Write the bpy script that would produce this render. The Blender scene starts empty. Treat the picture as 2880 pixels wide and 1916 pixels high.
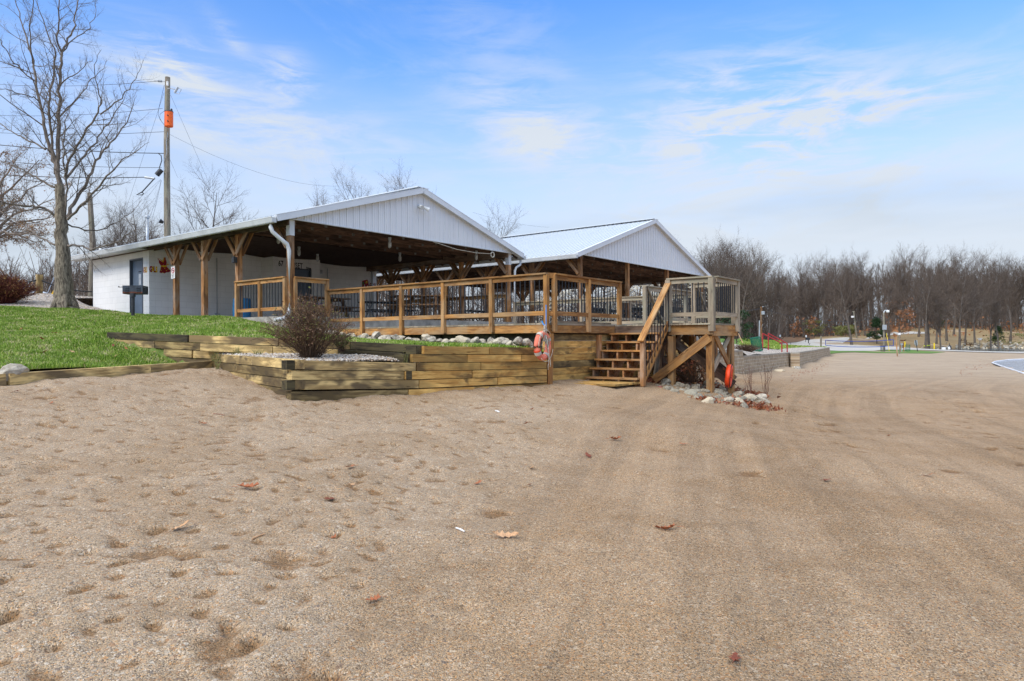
import bpy, math, random
import numpy as np
from mathutils import Vector, Matrix
from mathutils.geometry import delaunay_2d_cdt
scene = bpy.context.scene
COL = scene.collection
R = random.Random(7)
E = 1.3                                  # eye height above the near sand
F = 1945.0; ROLL = 0.0055; CX, CY = 1440.0, 958.3
# ------------------------------------------------------------------ camera, world, sun, exposure
cam = bpy.data.objects.new("camera", bpy.data.cameras.new("camera"))
COL.objects.link(cam)
cam.data.sensor_width = 36.0
cam.data.lens = F / 2880.0 * 36.0
cam.data.clip_start = 0.05; cam.data.clip_end = 6000
cam.location = (0, 0, E)
cam.matrix_world = Matrix.Translation((0, 0, E)) @ Matrix.Rotation(math.radians(90), 4, 'X') @ Matrix.Rotation(-ROLL, 4, 'Z')
scene.camera = cam
SUN_EL, SUN_AZ = 40.0, 222.0             # azimuth clockwise from +Y: behind the camera, to the left

def world_setup():
    w = bpy.data.worlds.new("World"); scene.world = w; w.use_nodes = True
    nt = w.node_tree; nt.nodes.clear(); N = nt.nodes; L = nt.links
    def n(t, **k):
        x = N.new(t)
        for a, b in k.items(): setattr(x, a, b)
        return x
    out = n('ShaderNodeOutputWorld'); bg = n('ShaderNodeBackground'); L.new(bg.outputs[0], out.inputs[0])
    sky = n('ShaderNodeTexSky', sky_type='NISHITA', sun_disc=False)
    sky.sun_elevation = math.radians(SUN_EL); sky.sun_rotation = math.radians(SUN_AZ)
    sky.air_density = 1.0; sky.dust_density = 0.6; sky.ozone_density = 2.5
    tc = n('ShaderNodeTexCoord'); sep = n('ShaderNodeSeparateXYZ'); L.new(tc.outputs['Generated'], sep.inputs[0])
    def math_(op, a, b=None, c=None, clamp=False):
        m = n('ShaderNodeMath', operation=op); m.use_clamp = clamp
        for i, q in enumerate((a, b, c)):
            if q is None: continue
            if isinstance(q, (int, float)): m.inputs[i].default_value = q
            else: L.new(q, m.inputs[i])
        return m.outputs[0]
    def mrange(x, a, b, c, d, smooth=True):
        m = n('ShaderNodeMapRange'); m.clamp = True
        if smooth: m.interpolation_type = 'SMOOTHSTEP'
        L.new(x, m.inputs[0])
        for i, q in enumerate((a, b, c, d)): m.inputs[i + 1].default_value = q
        return m.outputs[0]
    def noise(scale3, sc, det=5, rough=.55, dist=0.0, loc=(0, 0, 0), rot=(0, 0, 0)):
        mp = n('ShaderNodeMapping'); L.new(tc.outputs['Generated'], mp.inputs[0])
        mp.inputs['Scale'].default_value = scale3; mp.inputs['Location'].default_value = loc; mp.inputs['Rotation'].default_value = rot
        t = n('ShaderNodeTexNoise'); L.new(mp.outputs[0], t.inputs['Vector'])
        t.inputs['Scale'].default_value = sc; t.inputs['Detail'].default_value = det
        t.inputs['Roughness'].default_value = rough; t.inputs['Distortion'].default_value = dist
        return t.outputs['Fac']
    el = sep.outputs['Z']
    # thin veil that thickens to the horizon, its upper border uneven
    nb = noise((1, 1, 2.2), 1.7, 4, .5, .4)
    elw = math_('ADD', el, math_('MULTIPLY', math_('SUBTRACT', nb, .5), .18))
    veil = mrange(elw, .46, .12, .02, .96)
    # wisps: stretched noise, strongest between 10 and 25 degrees
    wn = noise((1.0, 1.0, 3.4), 3.6, 9, .62, .9, loc=(2.3, .4, 1.2), rot=(0.1, .28, 0))
    wisp = mrange(wn, .50, .74, 0, .72)
    wisp = math_('MULTIPLY', wisp, mrange(el, .02, .2, .3, 1))
    fine = noise((1.0, 1.0, 5.0), 9.0, 8, .65, .6, rot=(.1, .35, .1))
    def blob(px, py, wx, wz, rotq, amp):
        a, b = (px - CX) / F, (CY - py) / F
        d = Vector((a, 1, b)).normalized()
        right = Vector((d.y, -d.x, 0)).normalized(); up = right.cross(d)
        ca, sa = math.cos(rotq), math.sin(rotq)
        r2 = right * ca + up * sa; u2 = up * ca - right * sa
        outs = []
        for ax, wd in ((r2, wx), (u2, wz)):
            dp = n('ShaderNodeVectorMath', operation='DOT_PRODUCT'); L.new(tc.outputs['Generated'], dp.inputs[0]); dp.inputs[1].default_value = ax
            off = math_('SUBTRACT', dp.outputs['Value'], d.dot(ax)); q = math_('DIVIDE', off, wd); outs.append(math_('MULTIPLY', q, q))
        rr = math_('ADD', outs[0], outs[1])
        g = math_('POWER', 2.718, math_('MULTIPLY', rr, -1))
        tex = mrange(math_('ADD', math_('MULTIPLY', fine, .55), math_('MULTIPLY', wn, .45)), .40, .60, 0, 1)
        return math_('MULTIPLY', math_('MULTIPLY', g, tex), amp)
    bl = [blob(2150, 290, .13, .065, -.12, .85), blob(2560, 280, .16, .03, .03, .5), blob(1470, 330, .10, .05, -.35, .45),
          blob(480, 165, .05, .028, -.3, .9), blob(810, 205, .03, .025, -.5, .8), blob(650, 95, .03, .012, -.8, .5),
          blob(620, 310, .22, .05, -.15, .45), blob(1350, 80, .1, .04, -.3, .2), blob(1900, 420, .3, .04, -.1, .3)]
    tot = wisp
    tot = math_('MULTIPLY', tot, .22)
    for b in bl: tot = math_('ADD', tot, b)
    tot = math_('ADD', tot, veil, clamp=False)
    tot = math_('ADD', tot, mrange(el, .50, .72, 0, .85))     # unseen white cloud high overhead, added as neutral fill light
    fac = math_('MINIMUM', tot, .97)
    # overcast banks low down: slightly grey bands
    band = noise((1, 1, 7), 1.5, 4, .5, .2, loc=(.3, 1.1, .2))
    grey = math_('MULTIPLY', mrange(band, .45, .65, 0, 1), mrange(el, .34, .12, 0, 1))
    cc = n('ShaderNodeMix', data_type='RGBA'); cc.inputs[6].default_value = (.81, .875, .955, 1); cc.inputs[7].default_value = (.68, .76, .85, 1)
    L.new(grey, cc.inputs[0])
    sc = n('ShaderNodeMix', data_type='RGBA', blend_type='MULTIPLY'); sc.inputs[0].default_value = 1
    L.new(sky.outputs[0], sc.inputs[6]); sc.inputs[7].default_value = (.58, 1.0, 1.46, 1)
    k = .145                                  # strength of the sky; clouds given relative to it
    hi = n('ShaderNodeMix', data_type='RGBA', blend_type='MULTIPLY'); hi.inputs[0].default_value = 1
    amp = mrange(el, .44, .66, .66 / k, 1.3 / k); L.new(cc.outputs[2], hi.inputs[6]); L.new(amp, hi.inputs[7])  # cloud above the view is made brighter, to fill the light
    mx = n('ShaderNodeMix', data_type='RGBA'); L.new(fac, mx.inputs[0]); L.new(sc.outputs[2], mx.inputs[6]); L.new(hi.outputs[2], mx.inputs[7])
    L.new(mx.outputs[2], bg.inputs[0]); bg.inputs[1].default_value = k
world_setup()
sl = bpy.data.lights.new("sun", 'SUN'); sl.energy = 2.0; sl.angle = math.radians(24); sl.color = (1, .92, .80)
sun = bpy.data.objects.new("sun", sl); COL.objects.link(sun)
_az, _el = math.radians(SUN_AZ), math.radians(SUN_EL)
sd = Vector((math.sin(_az) * math.cos(_el), math.cos(_az) * math.cos(_el), math.sin(_el)))
sun.rotation_euler = sd.to_track_quat('Z', 'Y').to_euler()
vs = scene.view_settings
vs.view_transform = 'Standard'; vs.look = 'None'; vs.gamma = 1; vs.use_curve_mapping = False; vs.exposure = 0.46

# ------------------------------------------------------------------ pixel / site geometry
def ray(px, py):
    dx, dy = px - CX, py - CY
    c, s = math.cos(ROLL), math.sin(ROLL)
    return (c * dx - s * dy) / F, -(s * dx + c * dy) / F
def P(px, py, d):
    a, b = ray(px, py); return np.array([a * d, d, b * d + E])
_A = math.radians(37.85)
VV = np.array([math.sin(_A), math.cos(_A)]); UU = np.array([-math.cos(_A), math.sin(_A)])
CC = np.array([ray(815, 750)[0] * 17.7, 17.7])
SROT = math.pi / 2 - _A
def S(t, s, h): return np.array([CC[0] + t * VV[0] + s * UU[0], CC[1] + t * VV[1] + s * UU[1], h + E])
def site(a):                               # (n,3) t,s,h -> world
    a = np.asarray(a, float)
    return np.stack([CC[0] + a[:, 0] * VV[0] + a[:, 1] * UU[0], CC[1] + a[:, 0] * VV[1] + a[:, 1] * UU[1], a[:, 2] + E], 1)
def ident(a): return np.asarray(a, float)
def frame_at(o, rot, sc=1.0):
    c, s = math.cos(rot), math.sin(rot)
    def f(a):
        a = np.asarray(a, float) * sc
        return np.stack([o[0] + a[:, 0] * c - a[:, 1] * s, o[1] + a[:, 0] * s + a[:, 1] * c, o[2] + a[:, 2]], 1)
    return f

# ------------------------------------------------------------------ mesh builder
BOXF = np.array([[0, 3, 2, 1], [4, 5, 6, 7], [0, 1, 5, 4], [1, 2, 6, 5], [2, 3, 7, 6], [3, 0, 4, 7]])
class MB:
    def __init__(self): self.V = []; self.G = []; self.R = []; self.F = []; self.n = 0
    def add(self, v, f, g=None, r=None):
        v = np.asarray(v, float)
        if len(v) == 0: return self
        self.V.append(v); self.G.append(v.copy() if g is None else np.asarray(g, float))
        if r is None: r = R.random()
        self.R.append(np.full(len(v), r) if np.isscalar(r) else np.asarray(r, float))
        f = np.asarray(f)
        self.F.append(f + self.n); self.n += len(v); return self
    def box(self, x0, x1, y0, y1, z0, z1, fr=site, r=None):
        v = np.array([[x0, y0, z0], [x1, y0, z0], [x1, y1, z0], [x0, y1, z0], [x0, y0, z1], [x1, y0, z1], [x1, y1, z1], [x0, y1, z1]], float)
        d = [abs(x1 - x0), abs(y1 - y0), abs(z1 - z0)]; k = int(np.argmax(d)); g = v[:, [k, (k + 1) % 3, (k + 2) % 3]]
        if r is None: r = R.random()
        return self.add(fr(v), BOXF, g + r * 37, r)
    def beam(self, p, q, w, h, up=(0, 0, 1), r=None, roll=0):
        p = np.asarray(p, float); q = np.asarray(q, float); d = q - p; L = np.linalg.norm(d)
        if L < 1e-6: return self
        d = d / L; up = np.asarray(up, float)
        if abs(d @ up) > .98: up = np.array([VV[0], VV[1], 0]) if abs(up[2]) > .5 else np.array([0, 0, 1.])
        sx = np.cross(d, up); sx /= np.linalg.norm(sx); uz = np.cross(sx, d)
        if roll: sx, uz = sx * math.cos(roll) + uz * math.sin(roll), uz * math.cos(roll) - sx * math.sin(roll)
        v = []; g = []
        for a, pt in ((0, p), (L, q)):
            for i, j in ((-1, -1), (1, -1), (1, 1), (-1, 1)):
                v.append(pt + sx * i * w / 2 + uz * j * h / 2); g.append([a, i * w / 2, j * h / 2])
        if r is None: r = R.random()
        return self.add(v, BOXF, np.array(g) + r * 37, r)
    def tube(self, pts, rad, k=6, r=None, caps=True):
        pts = np.asarray(pts, float); m = len(pts)
        rad = np.full(m, rad) if np.isscalar(rad) else np.asarray(rad, float)
        d = np.gradient(pts, axis=0); d /= (np.linalg.norm(d, axis=1)[:, None] + 1e-12)
        ref = np.array([0, 0, 1.]) if abs(d[:, 2]).mean() < .8 else np.array([1., 0, 0])
        a = np.cross(d, ref); a /= (np.linalg.norm(a, axis=1)[:, None] + 1e-12); b = np.cross(d, a)
        th = np.arange(k) * 2 * math.pi / k
        ring = a[:, None, :] * np.cos(th)[None, :, None] + b[:, None, :] * np.sin(th)[None, :, None]
        v = (pts[:, None, :] + ring * rad[:, None, None]).reshape(-1, 3)
        ln = np.concatenate([[0], np.cumsum(np.linalg.norm(np.diff(pts, axis=0), axis=1))])
        g = np.stack([np.repeat(ln, k), np.tile(np.cos(th), m) * np.repeat(rad, k), np.tile(np.sin(th), m) * np.repeat(rad, k)], 1)
        i = np.arange(m - 1)[:, None] * k; j = np.arange(k)[None, :]; j2 = (j + 1) % k
        f = np.stack([i + j, i + k + j, i + k + j2, i + j2], -1).reshape(-1, 4)
        if r is None: r = R.random()
        base = self.n
        self.add(v, f, g + r * 37, r)
        if caps and k > 3:
            for e, rev in ((0, 0), (m - 1, 1)):
                idx = base + e * k + np.arange(k)
                c = self.n
                self.V.append(pts[e][None]); self.G.append(np.array([[ln[e], 0, 0]]) + r * 37); self.R.append(np.array([r])); self.n += 1
                nx = np.roll(idx, -1)
                self.F.append(np.stack([np.full(k, c), idx if not rev else nx, nx if not rev else idx], 1))
        return self
    def prism(self, poly, z0, z1, fr=ident, r=None):     # poly: list of (x,y) convex or fan-able about its centroid
        p = np.asarray(poly, float); n = len(p); c = p.mean(0)
        v = np.concatenate([np.c_[p, np.full(n, z0)], np.c_[p, np.full(n, z1)], [[c[0], c[1], z0], [c[0], c[1], z1]]])
        i = np.arange(n); j = (i + 1) % n
        if r is None: r = R.random()
        b = self.n
        self.add(fr(v), np.stack([i, j, j + n, i + n], 1), v + r * 37, r)
        self.F.append(b + np.stack([np.full(n, 2 * n), j, i], 1)); self.F.append(b + np.stack([np.full(n, 2 * n + 1), i + n, j + n], 1))
        return self
    def merge(self, o):
        for v, g, r in zip(o.V, o.G, o.R): self.V.append(v); self.G.append(g); self.R.append(r)
        for f in o.F: self.F.append(f + self.n)
        self.n += o.n; return self
    def build(self, name, mat, parent=None, smooth=False):
        V = np.concatenate(self.V); G = np.concatenate(self.G); RR = np.concatenate(self.R)
        if parent is not None:
            mi = np.array(world_of(parent).inverted()); V = V @ mi[:3, :3].T + mi[:3, 3]
            org = None
        else:
            org = np.array([(V[:, 0].min() + V[:, 0].max()) / 2, (V[:, 1].min() + V[:, 1].max()) / 2, V[:, 2].min()]); V = V - org
        me = bpy.data.meshes.new(name)
        me.vertices.add(len(V)); me.vertices.foreach_set('co', V.astype(np.float32).ravel())
        loops = np.concatenate([f.ravel() for f in self.F]); sizes = np.concatenate([np.full(len(f), f.shape[1]) for f in self.F])
        me.loops.add(len(loops)); me.loops.foreach_set('vertex_index', loops.astype(np.int32))
        starts = np.concatenate([[0], np.cumsum(sizes)[:-1]])
        me.polygons.add(len(sizes)); me.polygons.foreach_set('loop_start', starts.astype(np.int32))
        me.polygons.foreach_set('use_smooth', np.full(len(sizes), bool(smooth)))
        a = me.attributes.new('gc', 'FLOAT_VECTOR', 'POINT'); a.data.foreach_set('vector', G.astype(np.float32).ravel())
        a = me.attributes.new('rnd', 'FLOAT', 'POINT'); a.data.foreach_set('value', RR.astype(np.float32))
        me.update(calc_edges=True)
        if mat is not None: me.materials.append(mat)
        o = bpy.data.objects.new(name, me); COL.objects.link(o)
        if parent is not None: o.parent = parent
        else: o.location = org
        return o
def world_of(o):
    m = Matrix.LocRotScale(o.location, o.rotation_euler, o.scale)
    return world_of(o.parent) @ m if o.parent else m
def tag(o, label=None, cat=None, group=None, kind=None):
    if label: o['label'] = label
    if cat: o['category'] = cat
    if group: o['group'] = group
    if kind: o['kind'] = kind
    return o
def thing(name, label, cat, loc, rot=0, group=None):
    o = bpy.data.objects.new(name, None); o.empty_display_size = .2; COL.objects.link(o)
    o.location = tuple(loc); o.rotation_euler = (0, 0, rot)
    return tag(o, label, cat, group)
def clone(o, loc=None, rot=None, scale=None, label=None, parent=None):
    c = o.copy(); COL.objects.link(c); c.parent = parent
    if loc is not None: c.location = tuple(loc)
    if rot is not None: c.rotation_euler = rot
    if scale is not None: c.scale = scale if hasattr(scale, '__len__') else (scale,) * 3
    if label: c['label'] = label
    for ch in o.children: clone(ch, parent=c)
    return c

# ------------------------------------------------------------------ materials
class NT:
    def __init__(s, name):
        s.m = bpy.data.materials.new(name); s.m.use_nodes = True; s.t = s.m.node_tree; s.t.nodes.clear()
        s.out = s.n('ShaderNodeOutputMaterial'); s.b = s.n('ShaderNodeBsdfPrincipled'); s.t.links.new(s.b.outputs[0], s.out.inputs[0])
        s.b.inputs['Roughness'].default_value = .8; s.b.inputs['Specular IOR Level'].default_value = .25
    def n(s, t, **k):
        x = s.t.nodes.new(t)
        for a, b in k.items(): setattr(x, a, b)
        return x
    def put(s, sock, v):
        if isinstance(v, bpy.types.NodeSocket): s.t.links.new(v, sock)
        elif isinstance(v, (tuple, list)) and len(v) == 3 and sock.type == 'RGBA': sock.default_value = (*v, 1)
        else: sock.default_value = v
    def attr(s, name, out='Vector'):
        a = s.n('ShaderNodeAttribute', attribute_name=name); return a.outputs[out]
    def pos(s): return s.n('ShaderNodeNewGeometry').outputs['Position']
    def obj(s): return s.n('ShaderNodeTexCoord').outputs['Object']
    def mapv(s, v, sc=(1, 1, 1), loc=(0, 0, 0), rot=(0, 0, 0)):
        m = s.n('ShaderNodeMapping'); s.put(m.inputs[0], v)
        m.inputs['Scale'].default_value = sc; m.inputs['Location'].default_value = loc; m.inputs['Rotation'].default_value = rot
        return m.outputs[0]
    def noise(s, v, scale=1, det=4, rough=.55, dist=0, out='Fac'):
        t = s.n('ShaderNodeTexNoise'); s.put(t.inputs['Vector'], v)
        t.inputs['Scale'].default_value = scale; t.inputs['Detail'].default_value = det; t.inputs['Roughness'].default_value = rough; t.inputs['Distortion'].default_value = dist
        return t.outputs[out]
    def vor(s, v, scale=1, feature='F1', rand=1, out='Distance'):
        t = s.n('ShaderNodeTexVoronoi', feature=feature); s.put(t.inputs['Vector'], v)
        t.inputs['Scale'].default_value = scale; t.inputs['Randomness'].default_value = rand
        return t.outputs[out]
    def math(s, op, a, b=0., clamp=False):
        m = s.n('ShaderNodeMath', operation=op); m.use_clamp = clamp; s.put(m.inputs[0], a); s.put(m.inputs[1], b); return m.outputs[0]
    def mr(s, v, a, b, c=0., d=1.):
        m = s.n('ShaderNodeMapRange'); m.interpolation_type = 'SMOOTHSTEP'; s.put(m.inputs[0], v)
        for i, q in enumerate((a, b, c, d)): m.inputs[i + 1].default_value = q
        return m.outputs[0]
    def mix(s, f, a, b, mode='MIX'):
        m = s.n('ShaderNodeMix', data_type='RGBA', blend_type=mode); s.put(m.inputs[0], f); s.put(m.inputs[6], a); s.put(m.inputs[7], b); return m.outputs[2]
    def ramp(s, f, stops, interp='LINEAR'):
        r = s.n('ShaderNodeValToRGB'); r.color_ramp.interpolation = interp; e = r.color_ramp.elements
        while len(e) < len(stops): e.new(.5)
        for i, (p, c) in enumerate(stops): e[i].position = p; e[i].color = (*c, 1)
        s.put(r.inputs[0], f); return r.outputs[0]
    def bump(s, h, st=.3, dist=.01):
        b = s.n('ShaderNodeBump'); s.put(b.inputs['Height'], h); b.inputs['Strength'].default_value = st; b.inputs['Distance'].default_value = dist
        s.t.links.new(b.outputs[0], s.b.inputs['Normal'])
    def val(s, c, f):                       # scale a colour by a float
        m = s.n('ShaderNodeVectorMath', operation='SCALE'); s.put(m.inputs[0], c); s.put(m.inputs['Scale'], f); return m.outputs[0]
    def color(s, c): s.put(s.b.inputs['Base Color'], c); return s
def plain(name, c, rough=.6, metal=0, var=.15, spec=.3, sc=8):
    m = NT(name); v = m.obj()
    f = m.noise(v, sc, 4); m.color(m.val(m.mix(m.mr(f, .3, .7), tuple(x * (1 - var) for x in c), tuple(min(1, x * (1 + var)) for x in c)), 1.0))
    m.b.inputs['Roughness'].default_value = rough; m.b.inputs['Metallic'].default_value = metal; m.b.inputs['Specular IOR Level'].default_value = spec
    return m.m
def wood(name, light, dark, stain=None, samt=.5, crack=.6, var=.35, scl=1.0, gr=None, sr=(.46, .60)):
    m = NT(name); g = m.attr('gc'); r = m.attr('rnd', 'Fac')
    grain = m.noise(m.mapv(g, (2.2 * scl, 70 * scl, 70 * scl)), 1, 5, .65, .2)
    mott = m.noise(m.mapv(g, (1.6, 7, 7)), 1, 5, .6, .8)
    big = m.noise(m.mapv(g, (.9, 2.0, 2.0), (3, 1, 5)), 1, 3, .6, .5)
    c = m.mix(m.mr(m.math('ADD', m.math('MULTIPLY', mott, .6), m.math('MULTIPLY', grain, .4)), .41, .59), dark, light)
    if stain:
        c = m.mix(m.math('MULTIPLY', m.mr(m.math('ADD', m.math('MULTIPLY', big, .7), m.math('MULTIPLY', mott, .3)), sr[0], sr[1]), samt), c, stain)
    if gr:
        c = m.mix(m.math('MULTIPLY', m.mr(m.noise(m.mapv(g, (1.2, 3, 3), (9, 4, 2)), 1, 4, .6, .6), .50, .66), .8), c, gr)
    kn = m.vor(m.mapv(g, (2.1, 9, 9)), 1); c = m.mix(m.mr(kn, .16, .05, 0, .75), c, tuple(x * .3 for x in dark))
    if crack:
        ck = m.noise(m.mapv(g, (1.0, 38, 38), (1, 7, 3)), 1, 3, .5, .3); c = m.mix(m.mr(ck, .35, .27, 0, crack), c, tuple(x * .22 for x in dark))
    c = m.val(c, m.mr(r, 0, 1, 1 - var, 1 + var))
    m.color(c); m.b.inputs['Roughness'].default_value = .78
    m.bump(grain, .5, .004)
    return m.m
M = {}
M['deck'] = wood('stained_wood', (.50, .25, .075), (.24, .11, .038), (.33, .24, .14), .55, .4, .25)
M['deck_gray'] = wood('weathered_wood', (.42, .34, .24), (.25, .20, .14), (.24, .25, .18), .5, .5, .2)
M['post'] = wood('brown_post_wood', (.42, .205, .075), (.19, .09, .038), (.38, .31, .24), .55, .5, .3)
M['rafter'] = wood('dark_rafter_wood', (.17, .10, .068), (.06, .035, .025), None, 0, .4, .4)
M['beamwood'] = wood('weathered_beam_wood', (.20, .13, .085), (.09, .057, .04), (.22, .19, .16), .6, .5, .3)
M['timber_gold'] = wood('golden_timber', (.74, .46, .14), (.44, .23, .06), (.20, .135, .05), .6, .85, .28, .6, gr=(.10, .065, .03))
M['timber_green'] = wood('mossy_timber', (.62, .45, .19), (.24, .16, .065), (.07, .05, .03), .88, .9, .4, .6, gr=(.20, .14, .06), sr=(.47, .57))
M['timber_dark'] = wood('dark_timber', (.10, .08, .04), (.035, .028, .017), (.12, .10, .045), .5, .6, .3, .6)
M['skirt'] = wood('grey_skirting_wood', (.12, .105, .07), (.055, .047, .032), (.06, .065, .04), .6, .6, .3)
M['table'] = wood('table_wood', (.22, .12, .055), (.10, .052, .026), None, 0, .4, .3)
M['pole'] = wood('grey_pole_wood', (.30, .26, .20), (.15, .125, .095), (.17, .18, .12), .5, .7, .15, .5)
M['baluster'] = plain('black_metal', (.012, .014, .018), .4, 0, .2, .5)
M['white_metal'] = plain('white_painted_metal', (.68, .71, .74), .42, 0, .05, .5, 2)
M['gutter'] = plain('white_gutter_metal', (.60, .62, .62), .42, 0, .10, .5, 3)
M['galv'] = plain('galvanised_metal', (.42, .45, .48), .45, .3, .2, .5)
M['dark_metal'] = plain('dark_metal', (.03, .032, .036), .5, 0, .3, .4)
M['black'] = plain('black_rubber', (.012, .012, .014), .6)
M['door'] = plain('grey_blue_door_paint', (.105, .14, .19), .5, 0, .1, .4, 3)
M['doorframe'] = plain('dark_door_frame_paint', (.07, .085, .11), .5, 0, .1, .4, 3)
M['concrete'] = plain('concrete', (.36, .33, .28), .9, 0, .25, .2, 5)
M['maroon'] = plain('maroon_paint', (.27, .010, .018), .6); M['yellow'] = plain('yellow_paint', (.72, .44, .015), .6)
M['green_paint'] = plain('green_paint', (.06, .16, .04), .6); M['gray_paint'] = plain('grey_paint', (.35, .37, .38), .6)
M['white'] = plain('white_plastic', (.8, .8, .78), .5); M['red'] = plain('red_paint', (.55, .02, .03), .5)
M['black_paint'] = plain('black_paint', (.012, .012, .015), .6)
M['blue_barrel'] = plain('blue_plastic', (.005, .13, .30), .4, 0, .12, .5); M['blue'] = plain('royal_blue', (.01, .06, .33), .5)
M['skyblue'] = plain('bright_blue_paint', (.03, .29, .72), .4, 0, .1, .5)
M['orange'] = plain('orange_paint', (.85, .13, .012), .45, 0, .12, .4); M['ring_orange'] = plain('orange_foam', (.88, .075, .015), .5, 0, .08, .4, 5)
M['ring_pink'] = plain('faded_orange_foam', (.80, .22, .14), .7, 0, .18, .2, 6); M['tape'] = plain('greyed_tape', (.55, .50, .42), .7)
M['rope'] = plain('white_rope', (.55, .50, .40), .9, 0, .3, .2, 40)
M['red_rail'] = plain('red_rail_paint', (.33, .028, .025), .5, 0, .2, .4)
M['netting'] = plain('dark_netting', (.06, .036, .027), .95, 0, .3, .1)
M['leaf_brown'] = plain('dry_oak_leaf', (.36, .13, .06), .8, 0, .3, .2, 30); M['leaf_tan'] = plain('tan_oak_leaf', (.55, .33, .18), .8, 0, .25, .2, 30)
M['leaf_red'] = plain('red_brown_leaf', (.20, .06, .035), .8, 0, .3, .2, 30)
M['bollard'] = plain('yellow_bollard_paint', (.75, .55, .02), .5)
def bark(name, a, b, sc=1.0):
    m = NT(name); g = m.attr('gc')
    n1 = m.noise(m.mapv(g, (6 * sc, 30 * sc, 30 * sc)), 1, 6, .65, .6); n2 = m.noise(g, 2.5, 3)
    c = m.mix(m.mr(n1, .38, .62), b, a); c = m.val(c, m.mr(n2, .2, .8, .75, 1.25)); m.color(c); m.bump(n1, .9, .015)
    m.b.inputs['Roughness'].default_value = .9; return m.m
M['bark'] = bark('oak_bark', (.28, .235, .17), (.085, .068, .05)); M['twig'] = bark('grey_twig', (.24, .20, .165), (.10, .08, .065))
M['bark_far'] = bark('far_bark', (.17, .145, .12), (.075, .06, .05)); M['twig_far'] = bark('far_twig', (.165, .128, .10), (.075, .056, .044))
M['bushtwig'] = bark('brown_bush_twig', (.15, .095, .06), (.06, .035, .022)); M['redtwig'] = bark('burgundy_twig', (.15, .045, .03), (.06, .018, .014))
def leafy(name, cols, rough=.6):
    m = NT(name); r = m.attr('rnd', 'Fac'); k = len(cols)
    m.color(m.ramp(r, [(i / max(1, k - 1), c) for i, c in enumerate(cols)])); m.b.inputs['Roughness'].default_value = rough
    return m.m
M['grass'] = leafy('grass_blades', [(.095, .165, .015), (.165, .285, .022), (.26, .37, .045), (.42, .43, .13), (.64, .53, .32)])
M['evergreen'] = leafy('evergreen_needles', [(.012, .035, .010), (.02, .05, .015), (.035, .06, .02)])
M['bud'] = leafy('russet_buds', [(.16, .055, .02), (.25, .11, .03), (.28, .17, .05), (.12, .05, .02)])
M['orange_leaf'] = leafy('orange_dry_leaves', [(.26, .10, .04), (.33, .15, .06), (.18, .08, .04)])
M['green_leaf'] = leafy('spring_green_leaves', [(.13, .14, .04), (.20, .20, .06), (.10, .10, .045)])
M['blossom'] = leafy('pale_blossom', [(.75, .72, .62), (.6, .55, .42), (.45, .38, .25), (.8, .8, .76)])
M['leaf_mix'] = leafy('fallen_leaf_mix', [(.20, .06, .03), (.33, .11, .045), (.14, .04, .025), (.42, .20, .10)])
M['pebble'] = leafy('pale_pebbles', [(.36, .28, .20), (.50, .43, .34), (.60, .54, .46), (.42, .29, .18), (.22, .19, .17), (.66, .62, .56)])
def rockmat(name, a, b, c):
    m = NT(name); o = m.obj(); i = m.n('ShaderNodeObjectInfo').outputs['Random']
    n1 = m.noise(o, 6, 6, .65); n2 = m.noise(o, 22, 4, .6)
    col = m.mix(m.mr(n1, .35, .65), b, a); col = m.mix(m.mr(i, .55, .95, 0, .8), col, c)
    col = m.val(col, m.mr(i, 0, 1, .72, 1.15)); m.color(col); m.bump(n2, .7, .02); m.b.inputs['Roughness'].default_value = .85
    return m.m
M['rock'] = rockmat('limestone', (.42, .37, .28), (.20, .17, .125), (.28, .26, .20)); M['rock_white'] = rockmat('pale_limestone', (.64, .58, .47), (.34, .29, .22), (.50, .42, .29))
M['rock_red'] = rockmat('red_stone', (.32, .10, .08), (.2, .06, .05), (.3, .1, .08))
def cmu():
    m = NT('white_block_paint'); g = m.attr('gc')
    br = m.n('ShaderNodeTexBrick'); m.put(br.inputs['Vector'], g); br.offset = .5
    br.inputs['Scale'].default_value = 1; br.inputs['Brick Width'].default_value = .406; br.inputs['Row Height'].default_value = .203
    br.inputs['Mortar Size'].default_value = .0045; br.inputs['Mortar Smooth'].default_value = .6
    br.inputs['Color1'].default_value = (.76, .75, .725, 1); br.inputs['Color2'].default_value = (.80, .79, .765, 1); br.inputs['Mortar'].default_value = (.58, .57, .55, 1)
    n1 = m.noise(m.mapv(g, (1.0, .5, 1)), 1.5, 5, .6); c = m.val(br.outputs['Color'], m.mr(n1, .3, .7, .93, 1.03))
    st = m.noise(m.mapv(g, (9, 1.1, 1)), 1, 5, .7, .4); c = m.mix(m.mr(st, .66, .78, 0, .35), c, (.40, .38, .34))
    m.color(c); m.bump(m.math('SUBTRACT', m.math('MULTIPLY', m.noise(g, 60, 4), .25), br.outputs['Fac']), .5, .006)
    m.b.inputs['Roughness'].default_value = .7; return m.m
M['cmu'] = cmu()
def sidingmat(name, base, k):
    m = NT(name); g = m.attr('gc')
    n1 = m.noise(m.mapv(g, (5, .35, 1)), 1, 5, .6); c = m.mix(m.mr(n1, .4, .75, 0, .35), base, tuple(x * .8 for x in base))
    m.color(c); m.b.inputs['Roughness'].default_value = .38; m.b.inputs['Specular IOR Level'].default_value = .5; return m.m
M['siding'] = sidingmat('white_ribbed_siding', (.78, .79, .80), 1); M['roof'] = sidingmat('white_roof_metal', (.60, .64, .67), 1)
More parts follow.
